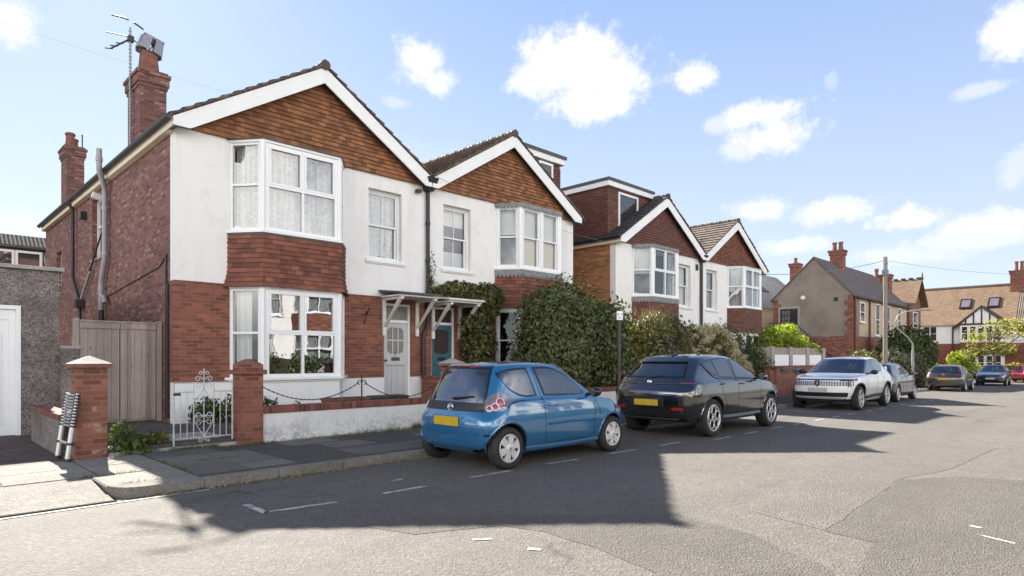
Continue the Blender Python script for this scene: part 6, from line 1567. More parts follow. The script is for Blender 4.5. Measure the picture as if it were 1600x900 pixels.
# ---- blue three-door hatchback
def blue_extra(t, S, upatch, flank, flank_tube, pm, sp):
    # glossy black lower part of the all-glass tailgate
    m = MB(); upatch(m, lin(-1.72, 1.72, 24), 2.86, 4.02, 0.0035, 8, (1,)); gl = build(m, 'tailgate_glass', M['trim'], t, smooth=180)
    for sg in (1, -1):
        m = MB()
        ul = lin(1.72, 3.25, 18); upatch(m, ul, lambda u: 3.0 + 0.55 * max(0, abs(u - 2.42) - .35) ** 1.5, lambda u: 4.28 - 0.55 * max(0, abs(u - 2.42) - .2) ** 1.6, 0.012, 8, (sg,))
        tl = build(m, 'tail_light', M['clear_lens'], t, smooth=180)
        m = MB(); upatch(m, lin(1.85, 2.9, 10), lambda u: 3.03 + 0.3 * max(0, u - 2.3) ** 1.3, lambda u: 3.22 + 0.22 * max(0, u - 2.3), 0.013, 3, (sg,)); build(m, 'red_strip', M['red_lens'], tl, smooth=180)
        for k, (u, v, r) in enumerate(((1.98, 3.28, 0.042), (2.27, 3.64, 0.052), (2.62, 3.95, 0.062))):
            p = S([u], [v])[0]; n = S.normal([u], [v])[0]; p = p + n * 0.013; c = (p[0], p[1] * sg, p[2]); n = (n[0], n[1] * sg, n[2])
            m = MB(); disc_on(m, c, n, r); o = build(m, 'lamp', M['pink_lens'], tl, smooth=180)
            m = MB(); ring_on(m, c, n, r, 0.0065); build(m, 'lamp_ring', M['white_ring'], o, smooth=180)
    x = S([0], [1.9])[0][0]
    m = MB(); m.box(x - 0.006, x + 0.03, -.30, .30, .565, .715); o = build(m, 'plate_recess', pm, t, bevel=0.01)
    plate(t, x - 0.022, .64, .52, .125, 'plate_yellow')
    m = MB(); upatch(m, lin(-1.55, 1.55, 20), 1.58, 1.66, 0.018, 3, (1,)); upatch(m, lin(-1.3, 1.3, 20), 0.55, 0.72, 0.012, 3, (1,)); build(m, 'bumper_ridge', pm, t, smooth=180)
    Fp = Fr((0, 0, 0), (0, -1, 0), (-1, 0, 0))
    xb = S([0], [3.45])[0]
    m = MB(); ring_on(m, (xb[0] - 0.012, 0, xb[2]), (-1, 0, 0.2), 0.052, 0.008, 22); ring_on(m, (xb[0] - 0.012, 0, xb[2] + 0.012), (-1, 0, .2), 0.028, 0.006, 16); m.tube([(xb[0] - 0.012, 0, xb[2] + 0.04), (xb[0] - 0.012, 0, xb[2] - 0.045)], 0.0065, 5); build(m, 'badge', M['chrome'], gl)
    Ft = Fr((xb[0] - 0.0, 0, 0), (0, -1, 0), (-1, 0, 0)); m = MB(); text_mesh(m, 'Blue', 0.075, Ft, 0.37, xb[2] - 0.035, -0.005, shear=0.3); build(m, 'script_lettering', M['chrome'], gl)
    m = MB(); upatch(m, lin(-0.9, 0.9, 14), 4.90, 4.99, 0.012, 2, (1,)); build(m, 'brake_light', M['red_lens'], t, smooth=180)
    m = MB(); upatch(m, lin(-1.9, 1.9, 24), 4.96, 5.3, 0.02, 4, (1,)); build(m, 'roof_spoiler', pm, t, smooth=180)
    p = S([0, 0.6, 1.1], [4.12, 4.16, 4.2]); m = MB(); m.tube([(a - 0.02, -b, c) for a, b, c in p], [0.018, 0.013, 0.008], 6); build(m, 'rear_wiper', M['trim'], t)
    for sg in (1, -1):
        m = MB(); upatch(m, lin(1.9, 2.9, 8), 1.52, 1.6, 0.006, 2, (sg,)); upatch(m, lin(1.9, 2.9, 8), 1.15, 1.19, 0.004, 1, (sg,)); build(m, 'bumper_seam', M['gap'], t, smooth=180)
        m = MB(); upatch(m, lin(8.1, 9.6, 10), lambda u: 2.5 + 0.1 * (9.6 - u), lambda u: 3.0 - 0.15 * max(0, 8.8 - u), 0.006, 6, (sg,)); build(m, 'headlight', M['clear_lens'], t, smooth=180)
    m = MB(); m.tube([(1.35, 0, 1.45), (1.2, 0, 1.62)], [0.012, 0.004], 6); 
    build(m, 'roof_aerial', M['trim'], t)
blue = dict(L=3.405, W=1.63, H=1.465, ra=.44, fa=2.78, wr=.288, tw=.17, arch=.05, ab=2.28, step=.024, paint=car_paint('blue_car_paint', (0.013, 0.145, 0.32), 0.3, .3, 1.9, .6),
    low=[(.12, 3.28, .71, .22, .19, .20, .18, .45), (.03, 3.385, .785, .33, .33, .34, .20, .55), (.0, 3.405, .815, .60, .60, .56, .22, .46), (.07, 3.24, .785, .80, .88, .735, .30, .32)],
    base=(.115, 2.28, 2.50, .745, .90, .94, .945, .27), top=(.38, 1.58, 1.86, .575, 1.385, 1.395, 1.385, .22),
    windows=[([(1.07, 1.372), (1.42, 1.372), (1.72, 1.28), (1.93, 1.14), (2.10, 1.0)], [(1.19, .965), (1.5, .955), (1.8, .955), (2.10, .962)], 'car_glass'),
             ([(.40, 1.30), (.62, 1.35), (.95, 1.372)], [(.40, 1.26), (.56, 1.06), (.78, .965), (1.05, .965)], 'car_glass')],
    rear_glass=(1.78, 3.9, 4.92), windscreen=(6.35, 4.08, 4.93), rear_mat='car_glass',
    gaps=[[(1.04, 1.40), (1.14, .9), (1.16, .45), (1.2, .30), (2.2, .29), (2.30, .36), (2.30, .9)], [(2.32, .88), (2.42, .72), (2.44, .62)]], handles=[(1.32, .83)], handle_mat='paint',
    mould=[([(1.22, .565), (1.7, .575), (2.27, .565)], .02, 'paint'), ([(.78, .25), (1.6, .235), (2.42, .25)], .03, 'paint')], arch_trim=('paint', .014), mirror=(2.16, .97), mirror_mat='trim', seat=(1.25, .55, .52), wheel='hub6', rim_r=.66, extra=blue_extra)
car('parked_car', 'bright blue three door hatchback parked in front of the white front wall', (5.51, 6.79, 0), 0, blue)

# ---- black SUV
def black_extra(t, S, upatch, flank, flank_tube, pm, sp):
    m = MB(); upatch(m, lin(-2.3, 2.3, 30), 3.12, 3.5, 0.006, 4, (1,)); build(m, 'tail_light_bar', M['dark_lens'], t, smooth=180)
    for sg in (1, -1):
        m = MB(); upatch(m, lin(1.45, 3.0, 14), lambda u: 3.08, lambda u: 3.62 - 0.2 * max(0, u - 2), 0.010, 5, (sg,)); tl = build(m, 'tail_light', M['dark_lens'], t, smooth=180)
        m = MB(); upatch(m, lin(1.5, 2.5, 12), 3.35, 3.55, 0.014, 2, (sg,)); build(m, 'lamp_strip', M['pink_lens'], tl, smooth=180)
        m = MB(); upatch(m, lin(1.15, 1.75, 8), 1.25, 1.38, 0.008, 2, (sg,)); build(m, 'rear_reflector', M['red_lens'], t, smooth=180)
        m = MB(); upatch(m, lin(8.0, 9.7, 10), 2.7, 2.98, 0.006, 4, (sg,)); build(m, 'headlight', M['clear_lens'], t, smooth=180)
    x = S([0], [1.75])[0][0]
    m = MB(); m.box(x - 0.004, x + 0.04, -.36, .36, .57, .77); build(m, 'plate_recess', M['trim'], t, bevel=0.02)
    plate(t, x - 0.02, .67, .52, .115, 'plate_yellow')
    m = MB(); upatch(m, lin(-1.5, 1.5, 20), 0.35, 0.62, 0.012, 3, (1,)); build(m, 'skid_plate', M['galv'], t, smooth=180)
    m = MB(); upatch(m, lin(-2.0, 2.0, 20), 0.0, 0.35, 0.010, 3, (1,)); build(m, 'lower_bumper', M['trim'], t, smooth=180)
    m = MB(); upatch(m, lin(-1.75, 1.75, 24), 4.80, 5.25, 0.03, 4, (1,)); build(m, 'roof_spoiler', pm, t, smooth=180)
    xb = S([0], [3.75])[0]; m = MB(); ring_on(m, (xb[0] - 0.012, 0, xb[2]), (-1, 0, .2), .04, .008); disc_on(m, (xb[0] - 0.012, 0, xb[2]), (-1, 0, .2), .036); build(m, 'badge', M['chrome'], t)
    p = S([0, 0.5, 1.0], [4.12, 4.2, 4.25]); m = MB(); m.tube([(a - 0.02, -b + .1, c) for a, b, c in p], [0.02, 0.014, 0.008], 6); build(m, 'rear_wiper', M['trim'], t)
    m = MB(); m.hexa([(.95, -.03, 1.585), (1.15, -.03, 1.6), (1.15, .03, 1.6), (.95, .03, 1.585)], [(.93, -.008, 1.66), (.98, -.008, 1.66), (.98, .008, 1.66), (.93, .008, 1.66)]); build(m, 'roof_fin', M['trim'], t)
    m = MB(); flank_tube(m, [(.80, 1.40), (.95, 1.24), (1.2, 1.115), (2.0, 1.085), (3.1, 1.065)], .008, 0.006, 30); build(m, 'window_trim', M['chrome'] if False else M['trim'], t)
black = dict(L=4.53, W=1.84, H=1.60, ra=.94, fa=3.575, wr=.365, tw=.235, arch=.05, ab=2.98, step=.03, paint=car_paint('black_car_paint', (0.008, 0.008, 0.009), 0.0, .2, 2.1, 0.1),
    low=[(.22, 4.36, .80, .32, .27, .28, .3, .5), (.06, 4.49, .875, .46, .44, .45, .32, .6), (.0, 4.53, .92, .82, .74, .68, .36, .7), (.10, 4.40, .895, 1.00, 1.02, .90, .38, .60)],
    base=(.17, 2.98, 3.28, .845, 1.10, 1.08, 1.07, .34), top=(.62, 2.12, 2.48, .63, 1.47, 1.52, 1.50, .28), droop=.07,
    windows=[([(2.02, 1.50), (2.3, 1.46), (2.6, 1.32), (2.96, 1.12)], [(1.98, 1.10), (2.4, 1.095), (2.96, 1.085)], 'car_glass'),
             ([(1.22, 1.485), (1.6, 1.51), (1.94, 1.505)], [(1.30, 1.135), (1.6, 1.115), (1.90, 1.105)], 'car_glass_dark'),
             ([(.86, 1.42), (1.0, 1.455), (1.16, 1.48)], [(.88, 1.38), (1.02, 1.22), (1.24, 1.145)], 'car_glass_dark')],
    rear_glass=(1.75, 4.1, 4.80), windscreen=(6.35, 4.08, 4.93), rear_mat='car_glass_dark',
    gaps=[[(1.95, 1.50), (1.96, 1.05), (1.98, .5), (2.0, .38)], [(1.22, 1.1), (1.30, .85), (1.48, .6), (1.52, .40), (3.0, .40), (3.02, .95)]], handles=[(1.30, 1.0), (2.12, .985)],
    mould=[([(1.42, .36), (2.2, .35), (3.08, .36)], .03, 'galv')], arch_trim=('paint', .018), mirror=(2.86, 1.10), seat=(1.95, .95, .62), wheel='ring5', rim_r=.70, extra=black_extra)
car('parked_car', 'glossy black sport utility car with five ring alloy wheels behind the blue car', (10.25, 6.64, 0), 0, black)

# ---- white SUV facing us
def grille():
    s = NT('slatted_grille'); o = s.n('SeparateXYZ', {0: s.obj()}); w_ = s.math('SINE', s.math('MULTIPLY', o.outputs[1], 95.0))
    w2 = s.math('SINE', s.math('MULTIPLY', o.outputs[2], 130.0)); f = s.math('GREATER_THAN', s.math('ADD', w_, s.math('MULTIPLY', w2, 0.4)), 0.25)
    return s.pbsdf(s.mix(f, (0.10, 0.10, 0.105), (0.50, 0.50, 0.51)), 0.3)
M['grille'] = grille()
def white_extra(t, S, upatch, flank, flank_tube, pm, sp):
    m = MB(); upatch(m, lin(9.05, 12.95, 36), lambda u: 2.05 + .0 * u, lambda u: 2.62, 0.006, 8, (1,)); build(m, 'grille', M['grille'], t, smooth=180)
    m = MB(); upatch(m, lin(8.35, 13.65, 40), 2.80, 2.96, 0.008, 3, (1,)); build(m, 'bonnet_gap', M['trim'], t, smooth=180)
    for sg in (1, -1):
        m = MB(); upatch(m, lin(8.15, 9.75, 12), lambda u: 2.70, lambda u: 2.98, 0.011, 4, (sg,)); hl = build(m, 'headlight', M['dark_lens'], t, smooth=180)
        for k in range(3):
            u = 8.75 + k * 0.2; m = MB(); upatch(m, [u, u + 0.07], 1.9 + 0.15 * (k == 0), 2.75, 0.013, 4, (sg,)); build(m, 'light_claw', M['trim'], hl, smooth=180)
        m = MB(); upatch(m, lin(8.15, 8.5, 5), lambda u: 1.35, lambda u: 1.35 + 0.75 * (8.55 - u) / .4, 0.008, 3, (sg,)); build(m, 'air_slot', M['trim'], t, smooth=180)
    m = MB(); upatch(m, lin(9.05, 12.95, 36), 0.8, 1.33, 0.007, 5, (1,)); build(m, 'lower_grille', M['trim'], t, smooth=180)
    m = MB(); upatch(m, lin(8.3, 13.7, 36), 0.0, 0.5, 0.012, 4, (1,)); build(m, 'lower_bumper', M['well'], t, smooth=180)
    m = MB(); upatch(m, lin(9.4, 12.6, 30), 0.62, 0.73, 0.02, 2, (1,)); build(m, 'skid_strip', M['galv'], t, smooth=180)
    p = S([11], [1.62])[0]; m = MB(); m.box(p[0] - 0.01, p[0] + 0.02, -.26, .26, p[2] - .055, p[2] + .055); build(m, 'number_plate', M['plate_pale'], t, bevel=0.003)
    p = S([11], [2.35])[0]; m = MB(); m.prism([(p[0] + 0.012, -.07, p[2] + .09), (p[0] + 0.012, .07, p[2] + .09), (p[0] + 0.012, .075, p[2] - .01), (p[0] + 0.012, 0, p[2] - .1), (p[0] + 0.012, -.075, p[2] - .01)], (0.012, 0, 0)); bd = build(m, 'badge', M['trim'], t)
    m = MB(); m.prism([(p[0] + 0.025, -.03, p[2] + .05), (p[0] + 0.025, .035, p[2] + .06), (p[0] + 0.025, .02, p[2] - .02), (p[0] + 0.025, -.015, p[2] - .05)], (0.003, 0, 0)); build(m, 'badge_head', M['galv'], bd)
    for sg in (1, -1):
        m = MB(); upatch(m, lin(1.3, 3.0, 12), 3.0, 3.5, 0.01, 4, (sg,)); build(m, 'tail_light', M['red_lens'], t, smooth=180)
white = dict(L=4.54, W=1.88, H=1.60, ra=.98, fa=3.66, wr=.36, tw=.225, arch=.055, ab=3.02, step=.035, paint=car_paint('pearl_white_car_paint', (0.80, 0.80, 0.80), 0.0, .3, 1.5),
    low=[(.2, 4.40, .80, .32, .26, .26, .3, .45), (.06, 4.51, .885, .46, .44, .46, .32, .55), (.0, 4.54, .94, .80, .76, .72, .36, .72), (.10, 4.38, .905, 1.00, 1.02, .925, .38, .54)],
    base=(.20, 3.02, 3.42, .85, 1.10, 1.07, 1.06, .34), top=(.78, 2.2, 2.5, .64, 1.47, 1.53, 1.51, .28), droop=.06,
    windows=[([(2.08, 1.50), (2.4, 1.46), (2.7, 1.31), (3.0, 1.12)], [(2.05, 1.09), (2.4, 1.085), (3.0, 1.08)], 'car_glass'),
             ([(1.10, 1.43), (1.5, 1.50), (2.0, 1.51)], [(1.12, 1.22), (1.35, 1.12), (1.97, 1.095)], 'car_glass')],
    rear_glass=(1.75, 4.1, 4.80), windscreen=(6.3, 4.06, 4.93),
    gaps=[[(2.03, 1.48), (2.03, 1.05), (2.05, .42)], [(1.3, 1.1), (1.4, .8), (1.55, .55), (1.6, .42), (3.05, .42), (3.08, .95)]], handles=[(1.42, .97), (2.2, .96)], handle_mat='paint',
    mould=[([(1.42, .40), (2.2, .42), (3.15, .38)], .05, 'trim')], arch_trim=('trim', .028), mirror=(2.86, 1.10), mirror_mat='trim', seat=(2.0, 1.1, .62), wheel='spoke', rim_r=.72, extra=white_extra)
car('parked_car', 'white sport utility car with slatted grille facing the camera', (19.35 + 4.54, 6.68, gz(21.5)), math.pi, white)

# ---- ordinary hatchbacks further along
def hatch_extra(t, S, upatch, flank, flank_tube, pm, sp):
    for sg in (1, -1):
        m = MB(); upatch(m, lin(1.3, 2.9, 12), 3.05, 3.75, 0.008, 4, (sg,)); build(m, 'tail_light', M['red_lens'], t, smooth=180)
        m = MB(); upatch(m, lin(8.2, 9.8, 10), 2.55, 2.97, 0.008, 4, (sg,)); build(m, 'headlight', M['clear_lens'], t, smooth=180)
        m = MB(); upatch(m, lin(8.9, 9.9, 8), 1.05, 1.5, 0.010, 4, (sg,)); build(m, 'fog_lamp_surround', M['chrome'] if sp.get('chrome_fog') else M['trim'], t, smooth=180)
    m = MB(); upatch(m, lin(9.6, 12.4, 24), 2.1, 2.5, 0.007, 4, (1,)); build(m, 'grille', M['trim'], t, smooth=180)
    m = MB(); upatch(m, lin(9.3, 12.7, 24), 0.7, 1.3, 0.007, 4, (1,)); build(m, 'lower_grille', M['trim'], t, smooth=180)
    p = S([11], [1.75])[0]; m = MB(); m.box(p[0] - 0.01, p[0] + 0.018, -.26, .26, p[2] - .055, p[2] + .055); build(m, 'number_plate', M['plate_pale'], t)
    x = S([0], [2.05])[0]; plate(t, x[0] - 0.02, x[2], .52, .11, sp.get('rear_plate', 'plate_yellow'))
    m = MB(); upatch(m, lin(-1.8, 1.8, 20), 0.0, 0.5, 0.01, 3, (1,)); build(m, 'lower_bumper', M['trim'], t, smooth=180)
    m = MB(); upatch(m, lin(-1.9, 1.9, 20), 1.85, 1.95, 0.014, 2, (1,)); build(m, 'bumper_ridge', pm, t, smooth=180)
    xb = S([0], [3.5])[0]; m = MB(); ring_on(m, (xb[0] - 0.012, 0, xb[2]), (-1, 0, .2), .05, .008); build(m, 'badge', M['chrome'], t)
    if sp.get('sticker'):
        m = MB(); upatch(m, lin(-1.72, -1.45, 4), 4.25, 4.75, 0.008, 3, (1,)); build(m, 'window_sticker', M['upvc'], t)
def hatch(paintm, L=4.26, W=1.79, H=1.46, **k):
    f = L / 4.26; d = dict(L=L, W=W, H=H, ra=.80 * f, fa=3.42 * f, wr=.315, tw=.2, arch=.045, ab=2.92 * f, step=.045, paint=paintm,
    low=[(.16, L - .16, .77, .25, .20, .21, .28, .45), (.04, L - .03, .85, .38, .36, .37, .3, .55), (.0, L, W / 2, .68, .66, .58, .34, .65), (.08, L - .16, W / 2 - .025, .90, .93, .78, .34, .46)],
    base=(.14, 2.92 * f, 3.2 * f, W / 2 - .07, .99, .985, .975, .3), top=(.62, 2.0 * f, 2.36 * f, W / 2 - .28, 1.36, 1.385, 1.375, .26),
    windows=[([(2.0 * f, 1.365), (2.3 * f, 1.32), (2.6 * f, 1.18), (2.9 * f, 1.02)], [(1.98 * f, 1.0), (2.4 * f, .995), (2.9 * f, .99)], 'car_glass'),
             ([(.98, 1.30), (1.4, 1.365), (1.94 * f, 1.37)], [(1.02, 1.13), (1.25, 1.01), (1.9 * f, 1.0)], 'car_glass')],
    rear_glass=(1.75, 4.08, 4.88), windscreen=(6.3, 4.06, 4.93),
    gaps=[[(1.96 * f, 1.38), (1.97 * f, .9), (1.98 * f, .32)], [(1.2, 1.0), (1.35, .7), (1.42, .33), (2.9 * f, .33), (2.95 * f, .9)]], handles=[(1.35, .88), (2.1 * f, .87)], handle_mat='paint',
    mirror=(2.78 * f, 1.0), seat=(1.95, 1.0, .52), wheel='spoke', rim_r=.70, extra=hatch_extra); d.update(k); return d
car('parked_car', 'dark plum hatchback with a pale sticker in its rear window behind the white car', (25.0, 6.95, gz(27)), R(1), hatch(car_paint('plum_car_paint', (0.035, 0.028, 0.055), 0.4), L=4.1, W=1.72, H=1.44, sticker=True))
car('parked_car', 'dark grey brown hatchback seen from behind at the street lamp', (40.15, 7.42, gz(42)), R(2), hatch(car_paint('graphite_car_paint', (0.055, 0.045, 0.045), 0.4)))
car('parked_car', 'dark navy car facing the camera before the end houses', (54.8 + 4.2, 7.55, gz(57)), math.pi + R(2), hatch(car_paint('navy_car_paint', (0.012, 0.03, 0.06), 0.3), L=4.2, H=1.5, chrome_fog=True))
car('parked_car', 'red car half hidden behind the navy car at the picture edge', (64.3, 7.4, gz(66)), R(-12), hatch(car_paint('red_car_paint', (0.28, 0.008, 0.03), 0.2), H=1.45))
# ------------------------------------------------------------------ planting
LM = {}
LM['dark'] = leaf_mat('glossy_dark_leaf', [(0.045, 0.058, 0.018), (0.075, 0.092, 0.026), (0.105, 0.122, 0.036), (0.13, 0.14, 0.05), (0.16, 0.16, 0.075)], 0.28, 0.42)
LM['olive'] = leaf_mat('olive_leaf', [(0.06, 0.066, 0.018), (0.11, 0.112, 0.026), (0.17, 0.155, 0.04), (0.21, 0.18, 0.055)], 0.3)
LM['ivy'] = leaf_mat('climber_leaf', [(0.045, 0.05, 0.015), (0.075, 0.08, 0.022), (0.12, 0.12, 0.032), (0.14, 0.11, 0.04)], 0.3)
LM['straw'] = leaf_mat('straw_hedge_leaf', [(0.055, 0.06, 0.02), (0.09, 0.095, 0.03), (0.14, 0.13, 0.045), (0.22, 0.18, 0.08)], 0.25)
LM['cream'] = leaf_mat('cream_flower', [(0.34, 0.29, 0.20), (0.48, 0.42, 0.31), (0.58, 0.52, 0.40), (0.42, 0.31, 0.20)], 0.3, 0.8)
LM['green'] = leaf_mat('mid_green_leaf', [(0.035, 0.05, 0.012), (0.065, 0.085, 0.02), (0.10, 0.125, 0.03)], 0.3)
LM['lime'] = leaf_mat('lime_leaf', [(0.13, 0.18, 0.02), (0.26, 0.30, 0.035), (0.36, 0.38, 0.06), (0.12, 0.16, 0.02)], 0.5)
LM['yellow'] = leaf_mat('yellow_spring_leaf', [(0.22, 0.21, 0.05), (0.32, 0.29, 0.07), (0.40, 0.36, 0.11), (0.20, 0.22, 0.05)], 0.4)
LM['grey'] = leaf_mat('grey_green_leaf', [(0.07, 0.075, 0.045), (0.12, 0.125, 0.08), (0.18, 0.18, 0.12)], 0.25, 0.7)
LM['dry'] = leaf_mat('dry_grass_blade', [(0.25, 0.20, 0.11), (0.38, 0.31, 0.17), (0.15, 0.13, 0.06)], 0.3, 0.8)
LM['weed'] = leaf_mat('weed_leaf', [(0.05, 0.08, 0.02), (0.09, 0.13, 0.03), (0.15, 0.19, 0.05)], 0.35)

def lump(p, seed, s=1.4):
    x, y, z = p[:, 0] * s + seed, p[:, 1] * s + seed * 1.7, p[:, 2] * s - seed
    return (np.sin(x * 2.1 + np.sin(y * 1.7)) + np.sin(y * 2.7 + np.sin(z * 2.3)) + np.sin(z * 3.1 + np.sin(x * 1.9)) + 0.6 * np.sin(5.3 * x + 4.1 * y) * np.sin(4.7 * z)) / 3.6

def leaves(blobs, n, size, seed, lumpy=0.18, depth=0.25, thin=1.0, droop=0.0, box=False):
    """leaf blades through the outer shell of lumpy ellipsoids; returns verts, quads"""
    rg = np.random.default_rng(seed); vol = np.array([(b[3] * b[4] + b[4] * b[5] + b[3] * b[5]) for b in blobs]); vol = vol / vol.sum()
    Vs = []; N = 0
    for b, f in zip(blobs, vol):
        k = int(n * f); c = np.array(b[:3]); r = np.array(b[3:6])
        d = rg.normal(size=(k, 3)); d /= np.linalg.norm(d, axis=1)[:, None]
        if box: d = np.sign(d) * np.abs(d) ** 0.62; d /= np.maximum(np.linalg.norm(d, axis=1), 1e-6)[:, None] ** 0.35
        rad = 1 - depth * rg.random(k) ** 1.6; rad = np.where(rg.random(k) < .07, 1 + .13 * rg.random(k), rad)
        p = c + d * r * rad[:, None]
        lf = 1 + lumpy * lump(p, seed * 0.37)
        p = c + d * r * (rad * lf)[:, None]
        nrm = d / r; nrm /= np.linalg.norm(nrm, axis=1)[:, None]
        nrm = nrm + rg.normal(size=(k, 3)) * 0.65; nrm /= np.linalg.norm(nrm, axis=1)[:, None]
        a = rg.normal(size=(k, 3)); a[:, 2] -= droop; a -= nrm * np.sum(a * nrm, axis=1)[:, None]; a /= np.maximum(np.linalg.norm(a, axis=1), 1e-6)[:, None]
        bb = np.cross(nrm, a); s = size * (0.45 + 1.0 * rg.random(k) ** 1.5)[:, None]
        q = np.stack([p - a * s, p + bb * s * 0.55 * thin + nrm * s * 0.12, p + a * s, p - bb * s * 0.55 * thin + nrm * s * 0.12], axis=1)
        q = q[q[:, :, 2].min(axis=1) > b[6] if len(b) > 6 else slice(None)]
        Vs.append(q.reshape(-1, 3)); N += len(q)
    V = np.concatenate(Vs); F = np.arange(4 * N).reshape(N, 4); return V, F

def core(blobs, k=0.72, seed=0):
    V = []; F = []
    for b in blobs:
        nu, nv = 18, 10; o = len(V)
        P = []
        for j in range(nv + 1):
            ph = math.pi * j / nv
            for i in range(nu):
                th = 2 * math.pi * i / nu; P.append((math.sin(ph) * math.cos(th), math.sin(ph) * math.sin(th), math.cos(ph)))
        P = np.array(P); p = np.array(b[:3]) + P * np.array(b[3:6]) * k
        p = np.array(b[:3]) + P * np.array(b[3:6]) * k * (1 + 0.15 * lump(p, seed * 0.37))[:, None]
        if len(b) > 6: p[:, 2] = np.maximum(p[:, 2], b[6] - 0.02)
        V += [tuple(q) for q in p]
        F += [(o + j * nu + i, o + j * nu + (i + 1) % nu, o + (j + 1) * nu + (i + 1) % nu, o + (j + 1) * nu + i) for j in range(nv) for i in range(nu)]
    return V, F
M['core'] = paint('dark_core', (0.03, 0.028, 0.016), 0.95, var=0.4, scale=6)  # dark solid filler inside the leaves, stops see-through gaps

def shrub(name, label, cat, base, blobs, n, size, mat, seed, k=0.74, lumpy=0.2, group=None, **kw):
    t = thing(name, label, cat, base, 0, group)
    V, F = leaves(blobs, n, size, seed, lumpy, **kw); m = MB(); m.arr(V, F)
    build(m, 'foliage', LM[mat], t, off=base, recalc=False)
    cv, cf = core(blobs, k, seed); m = MB(); m.arr(cv, cf); build(m, 'inner_core', M['core'], t, off=base, recalc=False, smooth=180)
    return t

Z = 0.24
# the big round bush and its neighbours along the front walls
shrub('bush', 'huge rounded dark green bush in front of the scalloped lead house', 'bush', (13.6, 11.5, Z), [(13.75, 11.6, 1.8, 1.6, 1.2, 1.95, 0.3), (14.9, 11.4, 1.45, 1.2, 1.1, 1.6, 0.3), (12.95, 11.4, 1.3, .95, .95, 1.5, 0.3)], 48000, 0.054, 'dark', 3, lumpy=0.2, k=.7, depth=.35, thin=1.25)
shrub('bush', 'yellow green loose bush just right of the parking sign', 'bush', (15.9, 11.2, Z), [(15.75, 11.2, 1.3, 1.0, .8, 1.75, 0.3), (16.6, 11.1, 1.0, .9, .7, 1.45, 0.3)], 11000, 0.07, 'olive', 5, lumpy=0.3, k=.62, depth=.45)
t = shrub('hedge', 'clipped brownish hedge topped with dry grass beside the yellow green bush', 'hedge', (17.7, 11.0, 0.2), [(17.6, 10.95, 1.35, 1.2, .75, 1.65, 0.2), (18.7, 10.9, 1.2, .95, .7, 1.42, 0.2)], 16000, 0.055, 'straw', 7, box=True, lumpy=0.1)
rg = np.random.default_rng(4); V = []; F = []
for k in range(420):
    x = rg.uniform(16.6, 19.2); y = 10.95 + rg.uniform(-.5, .5); z = 2.88 - 0.35 * max(0, x - 17.8) + rg.uniform(-.15, .02); h = rg.uniform(.12, .38); dx, dy = rg.uniform(-.12, .12, 2)
    o = len(V); V += [(x - .006, y, z), (x + .006, y + .004, z), (x + dx, y + dy, z + h)]; F.append((o, o + 1, o + 2))
m = MB(); m.arr(V, F); build(m, 'dry_grass', LM['dry'], t, off=(17.7, 11.0, 0.2), recalc=False)
# flowering shrub: leaves plus rounded flower heads
t = shrub('flowering_shrub', 'shrub covered in cream flower heads above the roof of the black car', 'flowering shrub', (20.6, 11.2, 0.05), [(19.4, 10.9, 1.1, 1.1, .9, 1.4, 0.1), (20.8, 10.9, 1.2, 1.3, .9, 1.4, 0.1), (22.0, 10.8, .85, .9, .8, 1.0, 0.1)], 9000, 0.06, 'olive', 9, lumpy=0.2)
rg = np.random.default_rng(8); B = [(19.4, 10.9, 1.1, 1.1, .9, 1.4), (20.8, 10.9, 1.2, 1.3, .9, 1.4), (22.0, 10.8, .85, .9, .8, 1.0)]; hs = []
for k in range(260):
    b = B[k % 3]; d = rg.normal(size=3); d /= np.linalg.norm(d); d[1] = -abs(d[1]) if rg.random() < .7 else d[1]; d[2] = abs(d[2]) if rg.random() < .6 else d[2]
    p = np.array(b[:3]) + d * np.array(b[3:6]) * rg.uniform(.98, 1.12); r = rg.uniform(.08, .15); hs.append((*p, r, r, r * .8))
V, F = leaves(hs, 22000, 0.03, 12, 0.1, depth=0.35); m = MB(); m.arr(V, F); build(m, 'flower_heads', LM['cream'], t, off=(20.6, 11.2, 0.05), recalc=False)
shrub('bush', 'dark upright green shrub at the end of the white houses', 'bush', (24.0, 11.3, 0), [(23.3, 11.6, 1.35, .9, .8, 1.45, 0.0), (24.4, 11.0, 1.05, .85, .8, 1.35, 0.0)], 10000, 0.075, 'green', 13, thin=0.5, lumpy=0.35, k=.6, depth=.5)
shrub('ivy', 'bright lime ivy spilling over the panelled fence', 'climber', (32.5, 12.8, 1.6), [(30.5, 12.7, 2.25, 1.3, .5, .72, 1.3), (32.4, 12.9, 2.4, 1.4, .7, .85, 1.3), (34.0, 12.9, 2.2, 1.1, .7, .55, 1.3), (32.4, 11.5, 1.95, .9, .4, .3, 1.6)], 7500, 0.1, 'lime', 15, lumpy=0.45, k=.5, depth=.6)
shrub('climber', 'leafy climber around the teal door and over its canopy', 'climber', (12.0, 13.1, Z), [(11.85, 13.2, 1.7, .5, .42, 1.55, 0.25), (12.0, 13.15, 2.95, .60, .42, .55, 0.25), (11.2, 13.25, 3.32, .75, .3, .25, 0.25), (12.2, 13.15, 3.3, .45, .4, .32, .25)], 14000, 0.062, 'ivy', 17, lumpy=0.45, k=.55, depth=.55)
shrub('climber', 'thin creeper on the downpipe between the first two houses', 'climber', (10.3, 13.35, 2.5), [(10.32, 13.36, 3.6, .12, .1, .55), (10.4, 13.36, 3.3, .2, .1, .25)], 500, 0.035, 'ivy', 19, k=0.1, lumpy=0.4, depth=0.9)
